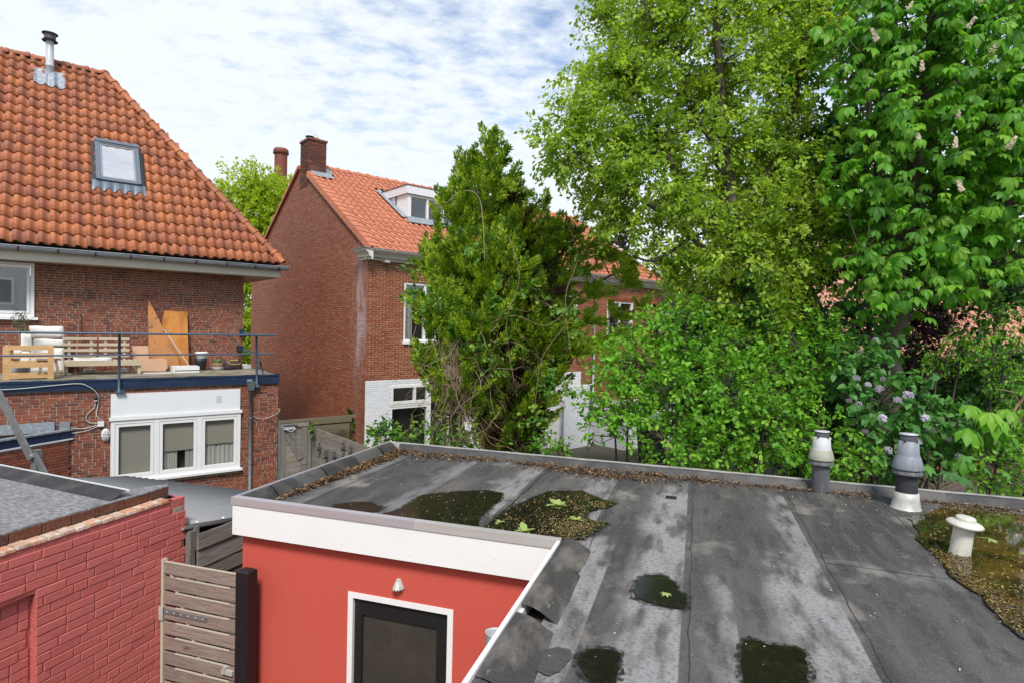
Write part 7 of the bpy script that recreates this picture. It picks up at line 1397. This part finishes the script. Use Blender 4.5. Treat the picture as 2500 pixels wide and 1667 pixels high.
# ================================================================== LITTER ON THE FLAT ROOF (AB frame)
def scatter(name, pts, size, m, label, cat, z=2.612, lift=0.03):
    n = len(pts); Pn = np.array([(x, y, z + rng.random() * lift) for x, y in pts]); fm3 = np.array(fmat('AB'))[:3, :3]; P_ = Pn @ fm3.T
    D_ = unit(rng.normal(size=(n, 3)) * np.array([1, 1, 0.35])); Nn = unit(rng.normal(size=(n, 3)) * 0.35 + np.array([0, 0, 1]))
    me = leaves(name, P_, D_, Nn, size * (0.5 + rng.random(n)), m, 'oval', None, 0.3, 0.3)
    o = bpy.data.objects.new(name, me); sc.collection.objects.link(o); o['kind'] = 'stuff'; o['label'] = label; o['category'] = cat; return o
pts_ = []
for k in range(4200):      # along the far curb
    x = rng.uniform(-3.9, 1.9); 
    dens = 0.5 + 0.5 * math.sin(x * 2.7 + 1) * math.sin(x * 6.1) if x > -2.8 else 1.0
    if x > 0.2: dens *= 0.35
    wdt = 0.05 + 0.085 * (0.5 + 0.5 * math.sin(x * 3.3)) * (1.3 if x < -1.2 else 1.0)
    if rng.random() < dens + 0.25: pts_.append((x, 7.31 - abs(rng.normal(0, wdt))))
for k in range(700): pts_.append((rng.normal(-0.9, 0.35), 7.12 - abs(rng.normal(0, 0.13))))
scatter('leaf_litter', pts_, 0.028, M['litter'], 'brown leaf litter drifted along the far curb', 'leaf litter', lift=0.035)
pts_ = []
for k in range(2300):
    y = 4.85 + 2.5 * rng.random() ** 0.7; pts_.append((-3.90 + abs(rng.normal(0, 0.045 + 0.05 * (y - 4.8) / 2.5)), y))
scatter('leaf_litter', pts_, 0.032, M['litter'], 'brown leaf litter drifted along the left curb', 'leaf litter', lift=0.03)
def inpoly(x, y, poly):
    c = False
    for i in range(len(poly)):
        (x0, y0), (x1, y1) = poly[i], poly[i - 1]
        if (y0 > y) != (y1 > y) and x < (x1 - x0) * (y - y0) / (y1 - y0) + x0: c = not c
    return c
pts_ = []
for _try in range(30000):
    x, y = rng.uniform(-1.7, -0.7), rng.uniform(4.68, 6.25)
    wgt = 0.55 * math.exp(-((x + 0.95) / 0.2) ** 2 - ((y - 5.05) / 0.28) ** 2) + 0.25 * math.exp(-((x + 0.95) / 0.3) ** 2 - ((y - 5.75) / 0.22) ** 2) * (math.sin(x * 23) * math.sin(y * 17) > -0.2) + 0.035 * (1 + math.sin(x * 14 + 1) * math.sin(y * 11))
    if inpoly(x, y, P3) and rng.random() < wgt: pts_.append((x, y))
M['litter_yellow'] = mat('yellow_leaf_litter', [(0.22, 0.16, 0.045), (0.10, 0.08, 0.02), (0.34, 0.26, 0.10), (0.045, 0.035, 0.012), (0.16, 0.10, 0.03), (0.06, 0.045, 0.015)], 0.85)
scatter('leaf_litter', pts_, 0.017, M['litter_yellow'], 'yellow litter heaped in the weedy puddle', 'leaf litter', z=2.616, lift=0.012)
pts_ = []
while len(pts_) < 6500:
    x, y = rng.uniform(1.85, 4.2), rng.uniform(3.2, 7.2)
    if not inpoly(x, y, P7): continue
    d_ = min(abs(x - (1.86 + max(0, 4.1 - y) * 0.75)), 1.0) if y < 5.6 else 0.6
    wgt = math.exp(-(d_ / 0.16) ** 2) + 0.35 * math.exp(-((y - 4.5) / 0.6) ** 2 - ((x - 2.4) / 0.5) ** 2) + 0.05 + 0.4 * (y > 6.9)
    if rng.random() < wgt: pts_.append((x, y))
scatter('leaf_litter', pts_, 0.018, M['litter_yellow'], 'yellow litter along the shore of the amber puddle', 'leaf litter', z=2.620, lift=0.008)
pts_ = [(rng.uniform(2.3, 5.2), 7.30 - abs(rng.normal(0, 0.07))) for k in range(900)]
scatter('leaf_litter', pts_, 0.028, M['litter'], 'brown and mossy litter behind the amber puddle', 'leaf litter', lift=0.02)
pts_ = [(rng.uniform(-3.8, 4.5), rng.uniform(1.5, 7.3)) for k in range(1100)]; pts_ = [p for p in pts_ if p[1] > 4.6 or p[0] > -0.8]
pts_ += [(rng.uniform(-2.6, -0.8), rng.uniform(4.8, 6.1)) for k in range(260)] + [(rng.uniform(1.9, 4.2), rng.uniform(4.0, 7.2)) for k in range(420)] + [(rng.uniform(1.0, 3.5), rng.uniform(6.6, 7.3)) for k in range(260)]
scatter('fallen_petals', pts_, 0.010, M['petal'], 'pale petals and specks scattered over the flat roof', 'petals', z=2.618, lift=0.003)
# weeds and larger fallen leaves
def weed(x, y, s_, lab, n=16):
    q = fmat('AB') @ Vector((x, y, 2.615)); v = plant('weed', (q.x, q.y, q.z), lab, 'weed', 'weeds in the puddle')
    a = rng.uniform(0, 6.28, n); P_ = np.tile(np.array(q), (n, 1)); D_ = np.stack([np.cos(a), np.sin(a), rng.uniform(0.1, 0.7, n)], 1)
    me = leaves('weed_leaves', P_ - np.array(q), D_, np.tile(np.array([0, 0, 1.0]), (n, 1)), s_ * (0.6 + 0.6 * rng.random(n)), M['leaf_float'], 'oval')
    o = bpy.data.objects.new('leaves', me); sc.collection.objects.link(o); o.parent = v
weed(-1.25, 5.62, 0.11, 'bright green weed at the back of the littered puddle', 30); weed(-0.98, 5.25, 0.08, 'small yellow-green weed by the right side of the littered puddle'); weed(-1.35, 4.80, 0.10, 'pale green weed nearest the front trim in the littered puddle'); weed(-1.62, 4.95, 0.06, 'tiny weed at the left corner of the littered puddle', 10)
mle2 = bpy.data.meshes.new('floating_leaf'); mle2.from_pydata(vs, [], fs); mle2.materials.append(M['leaf_float'])
for (x, y, s_, m_, lab) in ((2.62, 5.02, 0.115, None, 'large lobed yellow-green leaf floating on the amber puddle'), (2.50, 4.88, 0.085, M['petal'], 'pale upturned leaf beside the large floating leaf'), (2.45, 6.05, 0.10, None, 'pale green leaf right behind the vent cap'), (2.62, 5.75, 0.09, None, 'narrow pale leaf right of the vent pipe'), (-0.14, 3.98, 0.05, None, 'single green leaf in the small round puddle'), (3.0, 6.4, 0.06, None, 'small green leaf at the back of the amber puddle')):
    me = mle2
    if m_ is not None: me = mle2.copy(); me.materials.clear(); me.materials.append(m_)
    o = bpy.data.objects.new('floating_leaf', me); sc.collection.objects.link(o); o.matrix_world = fmat('AB') @ Matrix.Translation((x, y, 2.635)) @ Matrix.Rotation(random.uniform(0, 6), 4, 'Z') @ Matrix.Scale(s_, 4); tag(o, lab, 'leaf')
o = solo('brown_leaf', MB().add([(2.04, 3.86, 2.614), (2.09, 3.83, 2.625), (2.11, 3.78, 2.616), (2.06, 3.80, 2.614)], [(0, 1, 2, 3)]), M['tile_new'], 'AB', 'single orange-brown leaf lying on the dry roofing at the right', 'leaf')
print('script seconds', time.time() - T0)
